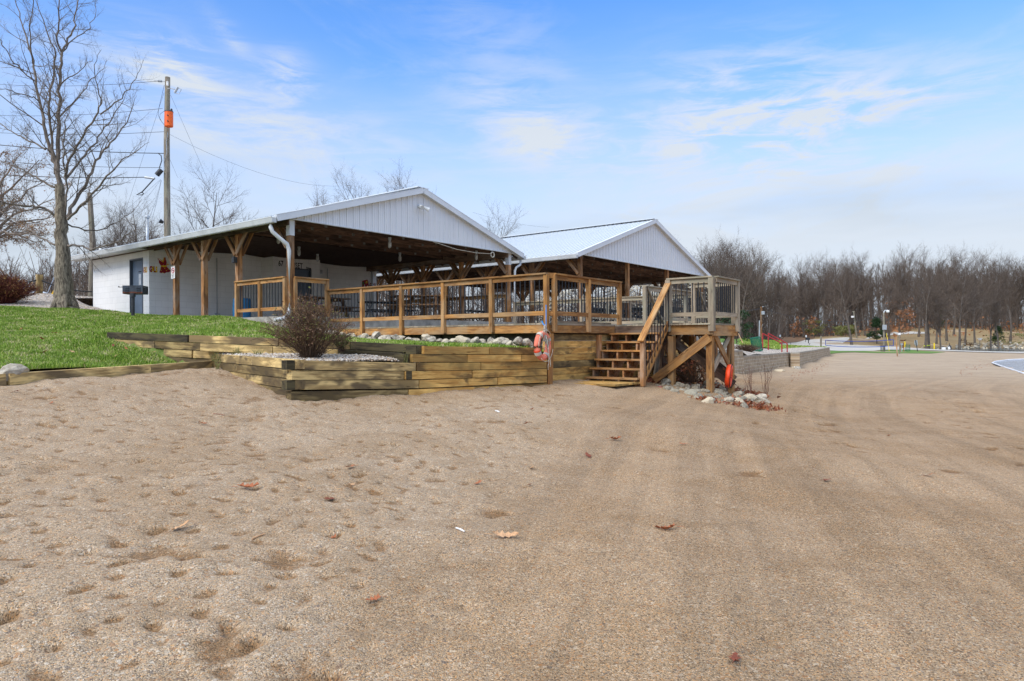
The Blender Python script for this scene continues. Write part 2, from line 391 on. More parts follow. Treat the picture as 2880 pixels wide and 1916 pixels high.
def modblock():
    m = NT('grey_wall_block'); g = m.attr('gc')
    br = m.n('ShaderNodeTexBrick'); m.put(br.inputs['Vector'], g); br.offset = .5
    br.inputs['Scale'].default_value = 1; br.inputs['Brick Width'].default_value = .42; br.inputs['Row Height'].default_value = .18
    br.inputs['Mortar Size'].default_value = .016; br.inputs['Mortar Smooth'].default_value = .3
    br.inputs['Color1'].default_value = (.33, .24, .15, 1); br.inputs['Color2'].default_value = (.43, .33, .215, 1); br.inputs['Mortar'].default_value = (.52, .44, .34, 1)
    n1 = m.noise(m.mapv(g, (6, 3, 1)), 1, 6, .7); m.color(m.val(br.outputs['Color'], m.mr(n1, .3, .7, .65, 1.25))); m.bump(n1, 1, .04)
    return m.m
M['modblock'] = modblock()
def sandmat():
    m = NT('coarse_sand'); p = m.pos(); sp = m.n('ShaderNodeSeparateXYZ'); m.put(sp.inputs[0], p)
    fl = m.n('ShaderNodeCombineXYZ'); m.put(fl.inputs[0], sp.outputs[0]); m.put(fl.inputs[1], sp.outputs[1]); v = fl.outputs[0]
    vc = m.vor(v, 170, out='Color'); ch = m.n('ShaderNodeSeparateColor'); m.put(ch.inputs[0], vc)
    peb = m.ramp(ch.outputs[0], [(0, (.13, .105, .08)), (.14, (.20, .16, .125)), (.30, (.34, .26, .175)), (.50, (.43, .335, .235)), (.66, (.30, .265, .225)), (.80, (.50, .41, .31)), (.90, (.50, .29, .13)), (.96, (.66, .59, .51)), (1, (.31, .29, .28))], 'LINEAR')
    vc2 = m.vor(v, 70, out='Color'); ch2 = m.n('ShaderNodeSeparateColor'); m.put(ch2.inputs[0], vc2)
    peb = m.mix(m.mr(ch2.outputs[1], .84, .94, 0, .75), peb, m.ramp(ch2.outputs[0], [(0, (.12, .12, .13)), (.4, (.40, .22, .10)), (.7, (.6, .56, .5)), (1, (.35, .30, .25))]))
    patch = m.noise(v, .55, 5, .6, .6); patch2 = m.noise(m.mapv(v, (1, 1, 1), (5, 2, 0)), 2.6, 5, .65, .4)
    c = m.mix(m.mr(m.math('ADD', m.math('MULTIPLY', patch, .6), m.math('MULTIPLY', patch2, .4)), .42, .60), (1.08, 1.0, .89), (.92, .81, .665))
    c = m.mix(1., peb, c, 'MULTIPLY')
    tone_fac = m.attr('rnd', 'Fac'); c = m.mix(m.math('MULTIPLY', m.mr(m.math('ADD', tone_fac, m.math('MULTIPLY', m.math('SUBTRACT', m.noise(v, 9, 4, .6), .5), .8)), .28, .85), .9), c, m.mix(1., c, (.60, .49, .37), 'MULTIPLY'))  # darker, browner sand wherever the hollow attribute is high
    # raked / driven bands on the right
    yy = m.math('MAXIMUM', m.math('SUBTRACT', sp.outputs[1], 8.), 0.); q = m.math('SUBTRACT', m.math('SUBTRACT', sp.outputs[0], m.math('MULTIPLY', sp.outputs[1], .28)), m.math('MULTIPLY', m.math('MULTIPLY', yy, yy), .012))
    qv = m.n('ShaderNodeCombineXYZ'); m.put(qv.inputs[0], q); m.put(qv.inputs[1], m.math('MULTIPLY', sp.outputs[1], .045))
    side = m.mr(m.math('SUBTRACT', sp.outputs[0], m.math('MULTIPLY', sp.outputs[1], .235)), -1.9, -.6)          # driven side / trodden side
    bandn = m.noise(qv.outputs[0], 2.2, 6, .68, .12)
    c = m.mix(side, c, m.mix(1., c, (.88, .82, .745), 'MULTIPLY'))
    c = m.val(c, m.math('ADD', 1., m.math('MULTIPLY', side, m.math('MULTIPLY', m.math('SUBTRACT', m.mr(bandn, .38, .62), .5), .24))))
    # beyond 25 m the sand is finer and paler; leaf litter specks
    dist = m.n('ShaderNodeVectorMath', operation='LENGTH'); m.put(dist.inputs[0], p); far = m.mr(dist.outputs['Value'], 14, 60)
    fs = m.noise(m.mapv(v, (.35, 1.4, 1), rot=(0, 0, -.5)), .8, 6, .65, .5)
    c2 = m.mix(m.mr(fs, .35, .7), (.44, .345, .245), (.33, .25, .175)); c2 = m.val(c2, m.mr(m.noise(v, 25, 3), .2, .8, .9, 1.1))
    c = m.mix(m.math('MULTIPLY', far, .85), c, c2)
    m.color(c); h = m.math('SUBTRACT', 1., m.vor(v, 170)); m.bump(m.math('ADD', h, m.math('MULTIPLY', m.noise(v, 30, 4), .8)), .7, .008)
    m.b.inputs['Roughness'].default_value = .88; m.b.inputs['Specular IOR Level'].default_value = .2
    return m.m
M['sand'] = sandmat()
def lawnmat(name, cols, sc=1.0):
    m = NT(name); v = m.pos(); n1 = m.noise(v, 1.1 * sc, 5, .65, .4); n2 = m.noise(v, 22 * sc, 4, .6)
    c = m.ramp(m.math('ADD', m.math('MULTIPLY', n1, .6), m.math('MULTIPLY', n2, .4)), [(.32, cols[0]), (.5, cols[1]), (.66, cols[2])]); m.color(c); m.bump(n2, .8, .03); return m.m
M['lawn'] = lawnmat('lawn_soil', [(.07, .12, .02), (.13, .18, .035), (.24, .21, .09)])
M['farlawn'] = lawnmat('far_lawn', [(.07, .15, .02), (.11, .20, .03), (.16, .20, .06)], .3)
M['hill'] = lawnmat('dry_leaf_grass', [(.20, .13, .055), (.27, .185, .085), (.33, .25, .13)], .12)
M['litter'] = lawnmat('leaf_litter', [(.10, .055, .03), (.18, .10, .05), (.26, .16, .09)], .3)
M['road'] = lawnmat('pale_road', [(.40, .37, .33), (.47, .44, .39), (.52, .49, .44)], .2)
M['soil'] = lawnmat('brown_soil', [(.11, .085, .06), (.18, .14, .10), (.25, .20, .15)], 2)
def gravelmat():
    m = NT('pale_gravel'); v = m.pos(); vc = m.vor(v, 17, out='Color'); ch = m.n('ShaderNodeSeparateColor'); m.put(ch.inputs[0], vc)
    d = m.vor(v, 17); c = m.ramp(ch.outputs[0], [(0, (.24, .20, .17)), (.2, (.50, .40, .30)), (.45, (.70, .60, .49)), (.7, (.48, .45, .42)), (.9, (.80, .74, .66)), (1, (.55, .38, .24))])
    c = m.mix(m.mr(d, .50, .80, 0, .7), c, (.14, .11, .09)); m.color(c); m.bump(m.math('SUBTRACT', 1., d), 1, .06); return m.m
M['gravel'] = gravelmat()
def watermat(name, c, k=1.0):
    m = NT(name); v = m.pos(); m.color(c); m.b.inputs['Roughness'].default_value = .12; m.b.inputs['Specular IOR Level'].default_value = .6
    m.bump(m.noise(m.mapv(v, (1.6 * k, .8 * k, 1)), 1, 5, .6, .3), .6, .12); return m.m
M['cove'] = watermat('sky_pale_lake_water', (.44, .46, .49), 1.6); M['lake'] = watermat('dark_lake_water', (.05, .075, .085), 1.0)  # cove: pale sky reflection put into the base colour
def meshmat():                               # expanded metal of the bins: real holes cut by the pattern in object space
    m = NT('green_mesh_metal'); o = m.obj(); m.color((.02, .14, .085)); m.b.inputs['Roughness'].default_value = .5
    return m.m
M['binmesh'] = meshmat()
M['plate'] = plain('dull_nail_plate', (.16, .16, .155), .6, 0, .4)
M['glass_jar'] = plain('frosted_glass', (.42, .42, .40), .3, 0, .2, .5, 20)
M['yellow_tape'] = plain('yellow_guard', (.85, .50, .02), .5)
# ------------------------------------------------------------------ ground height fields
class TPS:
    def __init__(s, pts, smooth=0.0):
        p = np.asarray(pts, float); s.p = p[:, :2]; n = len(p)
        K = s.k(s.p, s.p) + smooth * np.eye(n); Pm = np.c_[np.ones(n), s.p]
        A = np.zeros((n + 3, n + 3)); A[:n, :n] = K; A[:n, n:] = Pm; A[n:, :n] = Pm.T
        s.w = np.linalg.solve(A, np.r_[p[:, 2], 0, 0, 0])
    @staticmethod
    def k(a, b):
        d = np.sqrt(((a[:, None] - b[None]) ** 2).sum(-1)); return d          # linear kernel: no overshoot
    def __call__(s, x, y):
        q = np.c_[np.ravel(x), np.ravel(y)]; out = np.empty(len(q))
        for i in range(0, len(q), 20000):
            a = q[i:i + 20000]; out[i:i + 20000] = s.k(a, s.p) @ s.w[:-3] + np.c_[np.ones(len(a)), a] @ s.w[-3:]
        return out
def pp(l):
    o = []
    for px, py, d in l: q = P(px, py, d); o.append((q[0], q[1], q[2] - E))
    return o
W0 = P(830, 1013, 9.8); WK = S(1.12, -7.22, 0)
sand_pts = [(0, 0, -1.32), (-4, 0, -1.25), (4, 0, -1.36), (0, -8, -1.4), (-10, -8, -1.2), (12, -8, -1.7), (0, 4, -1.30), (-4, 4, -1.12), (4, 4, -1.40), (0, 7, -1.18), (4, 8, -1.36), (-3, 7, -1.0), (2, 10, -1.14), (8, 10, -1.55), (12, 6, -1.75), (30, 10, -2.0), (30, 25, -2.05)]
sand_pts += pp([(-200, 1108, 8.6), (0, 1092, 9.3), (200, 1080, 9.8), (390, 1062, 10.9), (500, 1044, 11.6), (600, 1032, 12.5), (660, 1052, 11.8), (720, 1080, 11.0), (770, 1108, 10.3), (835, 1134, 9.6), (1000, 1124, 10.5), (1205, 1114, 11.6),
                (1340, 1103, 12.5), (1500, 1092, 13.7), (1600, 1098, 13.6), (1716, 1106, 13.2), (1813, 1094, 14.5), (1870, 1086, 15.6), (1950, 1134, 13.8), (2120, 1160, 14.2), (2016, 1112, 15.1), (2062, 1112, 16.3), (2200, 1130, 16.5), (2000, 1075, 20), (2120, 1068, 26),
                (2063, 1056, 35), (2140, 1045, 42), (2223, 1034, 49), (2270, 1019, 58), (2332, 1003, 70), (2420, 1016, 60), (2300, 1045, 45), (2500, 1060, 36), (2700, 1090, 28), (2528, 1001, 73), (2400, 992, 88), (2600, 990, 96), (2487, 990, 98), (2700, 1000, 80)])
sand_pts += pp([(2800, 1001, 84), (2900, 999, 86)])
# under the lake, and the far country
sand_pts += [(43, 56, -2.5), (60, 60, -3.2), (50, 48, -2.8), (34, 62, -1.95), (42, 72, -2.0), (90, 40, -3), (60, 20, -2.8), (90, -30, -3), (100, 120, -3.0), (75, 125, -2.6), (130, 130, -2.8), (68, 122, -2.5), (72, 116, -2.6), (84, 116, -2.8), (100, 113, -2.9), (78, 132, -2.6), (100, 132, -2.8), (120, 120, -3.0), (140, 110, -3.0)]
sand_pts += pp([(2400, 972, 110), (2600, 983, 112), (2880, 991, 97), (3200, 991, 94), (2520, 976, 118), (2184, 975, 100), (2330, 972, 112), (2260, 959, 150), (2410, 950, 140), (2400, 945, 160)])
sand_pts += pp([(2560, 970, 140), (2640, 974, 146), (2760, 972, 152), (2880, 970, 158), (2600, 958, 158), (2740, 958, 165), (2540, 938, 190), (2700, 922, 205), (2880, 940, 200), (2200, 952, 190), (2350, 948, 200)])
sand_pts += [(140, 260, 5), (60, 300, 1.5), (200, 200, 2), (0, 300, 1.5), (-100, 300, 2), (-200, 200, 2), (600, 600, 6), (-600, 600, 6), (0, 1200, 8), (-900, -200, 3), (900, -400, -2), (0, -900, -1), (-300, -600, 1),
             (-20, 45, 1.4), (-40, 45, 1.6), (-10, 40, .6), (5, 45, .1), (0, 60, .4), (15, 50, -.6), (22, 60, -1.0), (-15, 70, 1.2), (-30, 90, 1.6), (-50, 20, 1.6), (-45, 0, .8), (30, 90, -.6), (10, 90, 0)]
def sitep(l): return [tuple(S(t, s, h) - np.array([0, 0, E])) for t, s, h in l]
sand_pts += sitep([(4.5, -5, -.85), (8, -6, -1.0), (6, -2, -.6), (5, 3, -.4), (10, 2, -.4), (16, 2, -.5), (22, 3, -.9), (17, 8, -.4), (4, 10, 0), (12, 12, 0), (20, 12, -.4), (7, -7.5, -1.0), (9.8, -8, -1.2)])
sand_pts += pp([(300, 1022, 12.6), (450, 1030, 12.4), (150, 1015, 12.5), (300, 1000, 14), (100, 1000, 14), (560, 1040, 13.4), (600, 985, 15), (0, 960, 17), (900, 985, 14), (1150, 985, 14.5)])
COVE_PX = [(2790, 1023, 59), (2800, 1019, 62.5), (2835, 1014, 67), (2880, 1012, 69), (3100, 1006, 78), (3300, 1006, 76), (3300, 1120, 24), (3000, 1075, 35), (2880, 1053.5, 41), (2850, 1043, 45.5), (2820, 1033, 51)]
_cc = np.array([P(a, b, d)[:2] for a, b, d in COVE_PX]); _cm = _cc.mean(0)
for _q in _cc: _o = _q + (_q - _cm) / np.linalg.norm(_q - _cm) * 1.2; sand_pts += [(_q[0], _q[1], -2.165), (_o[0], _o[1], -2.09)]
base_h = TPS(sand_pts)
DRAGS = [[(2320, 1046), (2401, 1058), (2477, 1058), (2546, 1068), (2634, 1083), (2671, 1096), (2715, 1108)], [(2436, 1055), (2464, 1096)], [(2313, 1096), (2401, 1105)], [(2634, 1108), (2696, 1093), (2880, 1125)], [(2364, 1030), (2458, 1027), (2571, 1024), (2696, 1014)],
         [(2546, 1046), (2596, 1058)], [(2671, 1039), (2790, 1027)], [(2380, 1015), (2600, 1010)], [(2500, 1075), (2600, 1100), (2700, 1135), (2860, 1190)], [(2180, 1165), (2330, 1200), (2400, 1215)], [(2230, 1130), (2290, 1180), (2340, 1230)], [(2600, 1125), (2700, 1150), (2800, 1165)], [(1880, 1175), (2020, 1190), (2150, 1192)], [(2120, 1075), (2200, 1062), (2250, 1045)]]
# footprints and hollows (world coordinates)
PR = np.random.RandomState(5)
pits = []
for i in range(260):
    x = PR.uniform(-9, 6.5); y = PR.uniform(1.6, 13)
    keep = 1.0 if x < .2 * y - .6 else .06
    if PR.rand() > keep: continue
    pits.append((x, y, PR.uniform(.05, .125), PR.uniform(.007, .022), PR.uniform(0, 3.14), PR.uniform(1.1, 1.9)))
for i in range(60):
    a = PR.uniform(0, 1); pits.append((3 + 9 * a + PR.normal() * .8, 7 + 9 * a + PR.normal() * 1.2, PR.uniform(.06, .11), PR.uniform(.01, .025), PR.uniform(0, 3), 1.6))
for q in pp([(440, 1500, 3.9), (820, 1530, 3.95)]): pits.append((q[0], q[1], .12, .022, .1, 1.6))
SW = [(PR.uniform(-1, 1) * k, PR.uniform(-1, 1) * k, PR.uniform(0, 6.28), a) for k, a in [(1.2, .014)] * 7 + [(3, .006)] * 9 + [(8, .0022)] * 12]
def band_field(seed, lo, hi, N=512, L=12.0):
    rs = np.random.RandomState(seed); f = np.fft.fft2(rs.normal(size=(N, N))); k = np.hypot(*np.meshgrid(np.fft.fftfreq(N, L / N), np.fft.fftfreq(N, L / N)))
    f *= np.exp(-((np.log(np.maximum(k, 1e-6)) - math.log(1 / math.sqrt(lo * hi))) / math.log(hi / lo) * 1.6) ** 2); g = np.real(np.fft.ifft2(f)); return g / g.std()
def sample(g, x, y, L=12.0):
    N = g.shape[0]; u = (x / L * N) % N; v = (y / L * N) % N; i = u.astype(int); j = v.astype(int); a = u - i; b = v - j; i %= N; j %= N; i2 = (i + 1) % N; j2 = (j + 1) % N
    return g[j, i] * (1 - a) * (1 - b) + g[j, i2] * a * (1 - b) + g[j2, i] * (1 - a) * b + g[j2, i2] * a * b
TF1, TF2 = band_field(1, .15, .42), band_field(2, .5, 1.4)
def fine_h(x, y):
    r = np.hypot(x, y); z = np.zeros_like(x)
    fade = np.clip((60 - r) / 30, 0, 1)
    for a, b, c, amp in SW: z += amp * np.sin(a * x + b * y + c)
    # trodden side: close-set hollows with soft rims; driven side: wheel ruts
    side = np.clip((x - .235 * y + 1.9) / 1.3, 0, 1); tro = 1 - side
    t1 = sample(TF1, x, y); hol = np.maximum(0, -t1 - .15) ** 1.3; z += tro * (-.013 * hol + .006 * np.maximum(0, t1)) * (.55 + .45 * np.clip(sample(TF2, x, y) + .3, 0, 1.5)) + tro * .006 * sample(TF2, x + 3, y)
    z += side * .002 * t1
    yy = np.maximum(0, y - 8); q = x - .28 * y - .012 * yy * yy + .05 * sample(TF2, x * .3, y * .3)
    for q0 in (.35, 1.95, 3.6, 5.3, -.9, 7.5):
        for o in (0, .0):
            dq = q - q0; z += side * (-.006 * np.exp(-(dq / .13) ** 2) + .005 * np.exp(-((np.abs(dq) - .21) / .05) ** 2)) * np.clip(sample(TF2, x * .2, y * .15 + q0) * .5 + .7, 0, 1)
    # drag marks on the open beach: long curved ridges
    w = np.clip((x - .25 * y) / 3, 0, 1)
    z += w * (.006 * np.sin(q * 2.1) + .004 * np.sin(q * 5.3 + 1)) * (1 + .6 * np.sin(y * .35))
    z *= fade
    global HOLLOW_TONE; HOLLOW_TONE = tro * np.clip(hol * .55, 0, .85) * (r < 40)  # sand colour gets darker with depth in the trodden hollows
    for ln in DRAGS:                         # grooves dragged over the open beach
        gp = [G(a, b)[:2] for a, b in ln]; wd = .06 + .0055 * gp[0][1]
        for (ax, ay), (bx, by) in zip(gp[:-1], gp[1:]):
            L2 = (bx - ax) ** 2 + (by - ay) ** 2; mm = (x > min(ax, bx) - 2) & (x < max(ax, bx) + 2) & (y > min(ay, by) - 2) & (y < max(ay, by) + 2)
            if not mm.any(): continue
            wx = x[mm] + .25 * sample(TF2, x[mm], y[mm]); wy = y[mm] + .25 * sample(TF2, y[mm], x[mm]); t = np.clip(((wx - ax) * (bx - ax) + (wy - ay) * (by - ay)) / L2, 0, 1); dd = np.hypot(wx - ax - t * (bx - ax), wy - ay - t * (by - ay))
            g_ = np.exp(-(dd / wd) ** 2) * np.clip(.5 + .6 * sample(TF2, x[mm] * .7, y[mm] * .7), 0, 1); z[mm] -= .05 * g_; HOLLOW_TONE[mm] = np.maximum(HOLLOW_TONE[mm], 1.0 * g_)  # each groove is dented and also darkened in the colour
    for px, py, rad, dep, an, el in pits:
        m = (np.abs(x - px) < 3.5 * rad * el) & (np.abs(y - py) < 3.5 * rad * el)
        if not m.any(): continue
        dx, dy = x[m] - px + .35 * rad * sample(TF1, x[m], y[m]), y[m] - py + .35 * rad * sample(TF1, y[m], x[m]); c, s = math.cos(an), math.sin(an)
        qq = ((c * dx + s * dy) / (rad * el)) ** 2 + ((-s * dx + c * dy) / rad) ** 2
        HOLLOW_TONE[m] = np.maximum(HOLLOW_TONE[m], np.exp(-qq * .8) * dep / .020)  # footprints darkened towards their middles
        z[m] += -dep * np.exp(-qq * 1.3) + .38 * dep * np.exp(-((np.sqrt(qq) - 1.45) ** 2) * 3)
    return z
def ground_h(x, y): return base_h(x, y)
def G(px, py, off=0.0):                     # the ground point seen at a pixel
    lo = None; ds = np.geomspace(2, 260, 900)
    a, b = ray(px, py); hh = base_h(a * ds, ds); k = np.argmax(b * ds <= hh)
    return np.array([a * ds[k], ds[k], hh[k] + E + off])
def on_ground(x, y, off=0.0): return np.array([x, y, float(base_h([x], [y])[0]) + E + off])

def sheet(name, poly, spacing, hf, mat, label=None, kind='structure', off=0.0, smooth=True, jitter=0.0, interior=None):
    poly = [Vector((float(a), float(b))) for a, b in poly]
    # densify the border
    bd = []
    for i in range(len(poly)):
        a, b = poly[i], poly[(i + 1) % len(poly)]; n = max(1, int((b - a).length / spacing)); bd += [a.lerp(b, k / n) for k in range(n)]
    xs = [p.x for p in poly]; ys = [p.y for p in poly]
    X, Y = np.meshgrid(np.arange(min(xs), max(xs), spacing), np.arange(min(ys), max(ys), spacing)); X = X.ravel() + PR.uniform(-.2, .2, X.size) * spacing; Y = Y.ravel() + PR.uniform(-.2, .2, Y.size) * spacing
    ins = inside(X, Y, poly)
    pts = bd + [Vector((a, b)) for a, b in zip(X[ins], Y[ins])]
    v, e, f, *_ = delaunay_2d_cdt(pts, [(i, (i + 1) % len(bd)) for i in range(len(bd))], [], 1, 1e-5)
    V = np.array([(p.x, p.y) for p in v]); z = hf(V[:, 0], V[:, 1]) + E + off
    mb = MB(); mb.add(np.c_[V, z], np.array([t for t in f]), r=.5)
    o = mb.build(name, mat, smooth=smooth); tag(o, label, kind=kind); return o
def inside(X, Y, poly):
    X = np.asarray(X); Y = np.asarray(Y); c = np.zeros(X.shape, bool); n = len(poly)
    for i in range(n):
        x1, y1 = poly[i][0], poly[i][1]; x2, y2 = poly[i - 1][0], poly[i - 1][1]
        if y1 == y2: continue
        c ^= ((y1 > Y) != (y2 > Y)) & (X < (x2 - x1) * (Y - y1) / (y2 - y1) + x1)
    return c

# beach sand: one sheet from under the camera to the horizon, finer where it is near
def make_ground():
    th_front = np.radians(np.arange(-44, 44.01, .22)); th_back = np.radians(np.arange(48, 316, 4.0)); th = np.concatenate([th_front, th_back])
    r = [0.25]
    while r[-1] < 3200:
        k = r[-1]; r.append(k * (1.08 if k < 1.8 else 1.0065 if k < 9 else 1.0085 if k < 22 else 1.0095 if k < 75 else 1.07))
    r = np.array(r); A, RR = np.meshgrid(th, r); x = (np.sin(A) * RR).ravel(); y = (np.cos(A) * RR).ravel()
    z = base_h(x, y) + fine_h(x, y) + E
    n = len(th); m = len(r); i = np.arange(m - 1)[:, None] * n; j = np.arange(n)[None]; j2 = (j + 1) % n
    f = np.stack([i + j, i + j2, i + n + j2, i + n + j], -1).reshape(-1, 4)[:, ::-1]
    mb = MB(); mb.add(np.c_[x, y, z], f, r=np.clip(HOLLOW_TONE, 0, 1)); mb.add([[0, 0, z[0]]] , np.zeros((0, 3), int), r=.5)
    cidx = mb.n - 1; mb.F.append(np.stack([np.full(n, cidx), (np.arange(n) + 1) % n, np.arange(n)], 1))
    tag(mb.build('ground', M['sand'], smooth=True), kind='structure')
make_ground()

# ------------------------------------------------------------------ timber walls: key lines (world xy)
U_R = P(1205, 972, 11.95); U_M = P(600, 945, 12.95); U_L = P(319, 935, 14.1)
LL_END = P(590, 996, 12.9); KB_L = P(-330, 1080, 8.6); KB_0 = P(0, 1052, 9.3); KB_R = P(600, 1015, 12.85)
# lawn: its own surface above the sand, between the timbers, the building and the gravel bank
lawn_ctrl = pp([(-300, 1075, 8.9), (0, 1046, 9.6), (300, 1030, 11.2), (560, 1010, 12.8), (0, 1000, 11.4), (250, 985, 12.6), (0, 940, 14.5), (200, 935, 15.2), (0, 900, 17.5), (-300, 880, 18), (180, 872, 20.3), (0, 866, 20), (-300, 860, 20), (300, 876, 20), (385, 889, 20.5),
                (319, 938, 14.4), (450, 941, 13.8), (603, 948, 13.1), (800, 957, 12.7), (980, 967, 12.5), (1190, 975, 12.2), (450, 893, 19.4), (560, 894, 18.7), (640, 896, 18.2), (500, 915, 16.5), (700, 912, 16.2), (740, 918, 16.6), (760, 932, 15.4), (650, 930, 15), (850, 940, 14.6), (1000, 957, 14.2), (1150, 968, 13.8), (1350, 975, 13.5), (1480, 981, 13.9)])
lawn_ctrl += [tuple(S(-.12, s, h) - np.array([0, 0, E])) for s, h in ((0, .28), (1.2, .50), (2.3, .64), (3.5, .68), (5, .70), (6.3, .74), (7.7, .80), (9, .86), (10.5, .98), (12.3, 1.15))]
lawn_ctrl += [tuple(S(t, s, h) - np.array([0, 0, E])) for t, s, h in ((.9, -.4, .06), (.9, -2, -.08), (.95, -4, -.13), (1.0, -6.0, -.19), (1.0, -7, -.22))]
lawn_h = TPS(lawn_ctrl, .01)
SB = lambda t, s: tuple(S(t, s, 0)[:2])
def off2(a, b, d):                           # point a moved sideways (left of a->b) by d
    v = np.array(b[:2]) - np.array(a[:2]); v /= np.linalg.norm(v); return (a[0] - v[1] * d, a[1] + v[0] * d)
lawn_poly = [off2(KB_L, KB_R, .06), off2(KB_R, KB_L, -.06), tuple(LL_END[:2]), tuple(off2(U_M, U_R, .08)), tuple(off2(U_R, U_M, -.08)), SB(.85, -7.1), SB(1.75, -7.0), SB(1.75, .05), SB(-.03, .05), SB(-.03, 12.0),
             tuple(P(250, 876, 21.6)[:2]), tuple(P(180, 868, 20.8)[:2]), tuple(P(0, 865, 20.6)[:2]), tuple(P(-400, 862, 20)[:2]), (-16, 10)]
_ld = (U_M - U_L)[:2]; _ll = np.linalg.norm(_ld); _ln = np.array([_ld[1], -_ld[0]]) / _ll
def lawn_h2(x, y):                           # the lawn drops in front of the upper timbers
    x = np.asarray(x, float); y = np.asarray(y, float); rx, ry = x - U_L[0], y - U_L[1]; al = (rx * _ld[0] + ry * _ld[1]) / _ll ** 2; d = rx * _ln[0] + ry * _ln[1]
    return lawn_h(x, y) - (.06 + .34 * np.clip(al, 0, 1)) * np.clip((d - .05) / .12, 0, 1) * np.clip(1 - (d - .2) / 2.2, 0, 1) * np.clip(1 + al * 4, 0, 1) * (al < 1.08)
sheet('lawn', lawn_poly, .12, lawn_h2, M['lawn'])
# gravel bank behind the lawn
gr_ctrl = pp([(-400, 866, 19.8), (0, 868, 20.4), (180, 872, 20.5), (300, 882, 21.2), (-400, 830, 25), (0, 829, 25.5), (70, 824, 26), (130, 824, 26), (200, 832, 26.5), (262, 834, 27), (60, 845, 23.5), (200, 850, 23.8), (0, 850, 23)])
gr_ctrl += [(-13, 32, 1.2), (-18, 32, 1.2), (-25, 32, 1.2), (-30, 22, 1.4)] + [tuple(S(-.1, s, h) - np.array([0, 0, E])) for s, h in ((9, .80), (10.5, 1.02), (12.3, 1.35), (13, 1.5))]
gr_h = TPS(gr_ctrl, .01)
gr_poly = [tuple(P(-400, 862, 19.6)[:2]), tuple(P(0, 865, 20.2)[:2]), tuple(P(180, 868, 20.4)[:2]), tuple(P(262, 878, 21.0)[:2]), SB(-.03, 9.2), SB(-.03, 13.6), (-14, 32), (-30, 32), (-34, 20)]
sheet('gravel_bank', gr_poly, .3, gr_h, M['gravel'])
# planter soil between the stepped timbers
_wd = (WK[:2] - W0[:2]); pl_poly = [tuple(W0[:2] + _wd * .035 + [-.12, .12]), tuple(LL_END[:2] + np.array([.12, -.05])), tuple(U_M[:2]), tuple(U_R[:2]), tuple(W0[:2] + _wd * .41 + [-.13, .13])]
def pl_h(x, y): return TPS([(W0[0], W0[1], -.34), (LL_END[0], LL_END[1], -.36), (U_M[0], U_M[1], -.12), (U_R[0], U_R[1], -.40), (WK[0], WK[1], -.5), (-2.4, 11.6, -.26)])(x, y)
sheet('planter_bed', pl_poly, .25, pl_h, M['soil'])
# raised bed of pale gravel behind the block wall, far grass, roads, leafy hillside, water
BW = [P(1900, 1010, 29.5), P(2089, 988, 36.6), P(2094, 1004, 36.7), P(2222, 994, 49.3), P(2226, 993, 53), P(2237, 995, 48.3), P(2291, 987, 58.3), P(2334, 979, 70.3)]
def bed_h(x, y): return TPS([(b[0], b[1], b[2] - E - .01) for b in (P(2086, 988, 36.6), P(2100, 1003, 37), P(2160, 998, 42), P(2222, 994, 49.3), P(2240, 994, 48.6), P(2291, 986, 58.5), P(2334, 979, 70))] + pp([(2100, 990, 43), (2100, 977, 52), (2180, 986, 60), (2060, 966, 50), (2000, 966, 40), (2325, 978, 73), (2160, 992, 48)]))(x, y)
sheet('gravel_bed', [tuple(b[:2]) for b in BW] + [tuple(P(2325, 977, 73)[:2]), tuple(P(2180, 985, 60)[:2]), tuple(P(2080, 975, 52)[:2]), tuple(P(1950, 960, 46)[:2]), tuple(P(1850, 960, 33)[:2])], .8, bed_h, M['gravel'], off=0)
def pxpoly(l): return [tuple(P(a, b, d)[:2]) for a, b, d in l]
fl_h = TPS(pp([(2080, 975, 52), (2180, 984, 60), (2325, 978, 73), (2184, 977, 84), (2290, 978, 84), (2100, 968, 72), (2190, 962, 100), (2030, 962, 70), (1900, 950, 70), (2060, 966, 55)]))
sheet('far_grass', pxpoly([(2080, 975, 51.8), (2180, 984, 59.8), (2325, 978, 73), (2290, 978, 86), (2184, 977, 84), (2200, 960, 108), (2080, 960, 104), (1900, 950, 90), (1850, 950, 45)]), 2, fl_h, M['farlawn'], off=.02)
sheet('grass_verge', pxpoly([(2335, 999, 74), (2430, 998, 86), (2620, 995, 90), (2660, 990, 95), (2560, 983, 101), (2480, 980, 100), (2335, 981, 90)]), 2, base_h, M['farlawn'], off=.03)
rd_h = TPS(pp([(2184, 977, 84), (2290, 979, 84), (2335, 984, 88), (2480, 981, 101), (2600, 986, 101), (2880, 997, 90), (3300, 1000, 84), (2200, 960, 112), (2260, 957, 150), (2330, 963, 118), (2520, 974, 118), (2880, 988, 102), (3300, 990, 98)]))
sheet('road', pxpoly([(2184, 977, 84), (2290, 979, 84), (2335, 984, 88), (2480, 981, 101), (2600, 986, 101), (2880, 997, 90), (3300, 1000, 84), (3300, 990, 98), (2880, 988, 102), (2700, 984, 108), (2600, 980, 113), (2480, 974, 120), (2330, 966, 122), (2420, 952, 150), (2380, 950, 156), (2290, 957, 150), (2230, 957, 150), (2195, 961, 115)]), 3, base_h, M['road'], off=.06)
hill_h = lambda x, y: base_h(x, y)
sheet('hillside', pxpoly([(2330, 965, 123), (2480, 973, 121), (2600, 979, 118), (2640, 980, 135), (2880, 978, 142), (3300, 985, 130), (3300, 940, 230), (2700, 915, 240), (2300, 935, 220), (2290, 956, 152)]), 4, hill_h, M['hill'], off=.05)
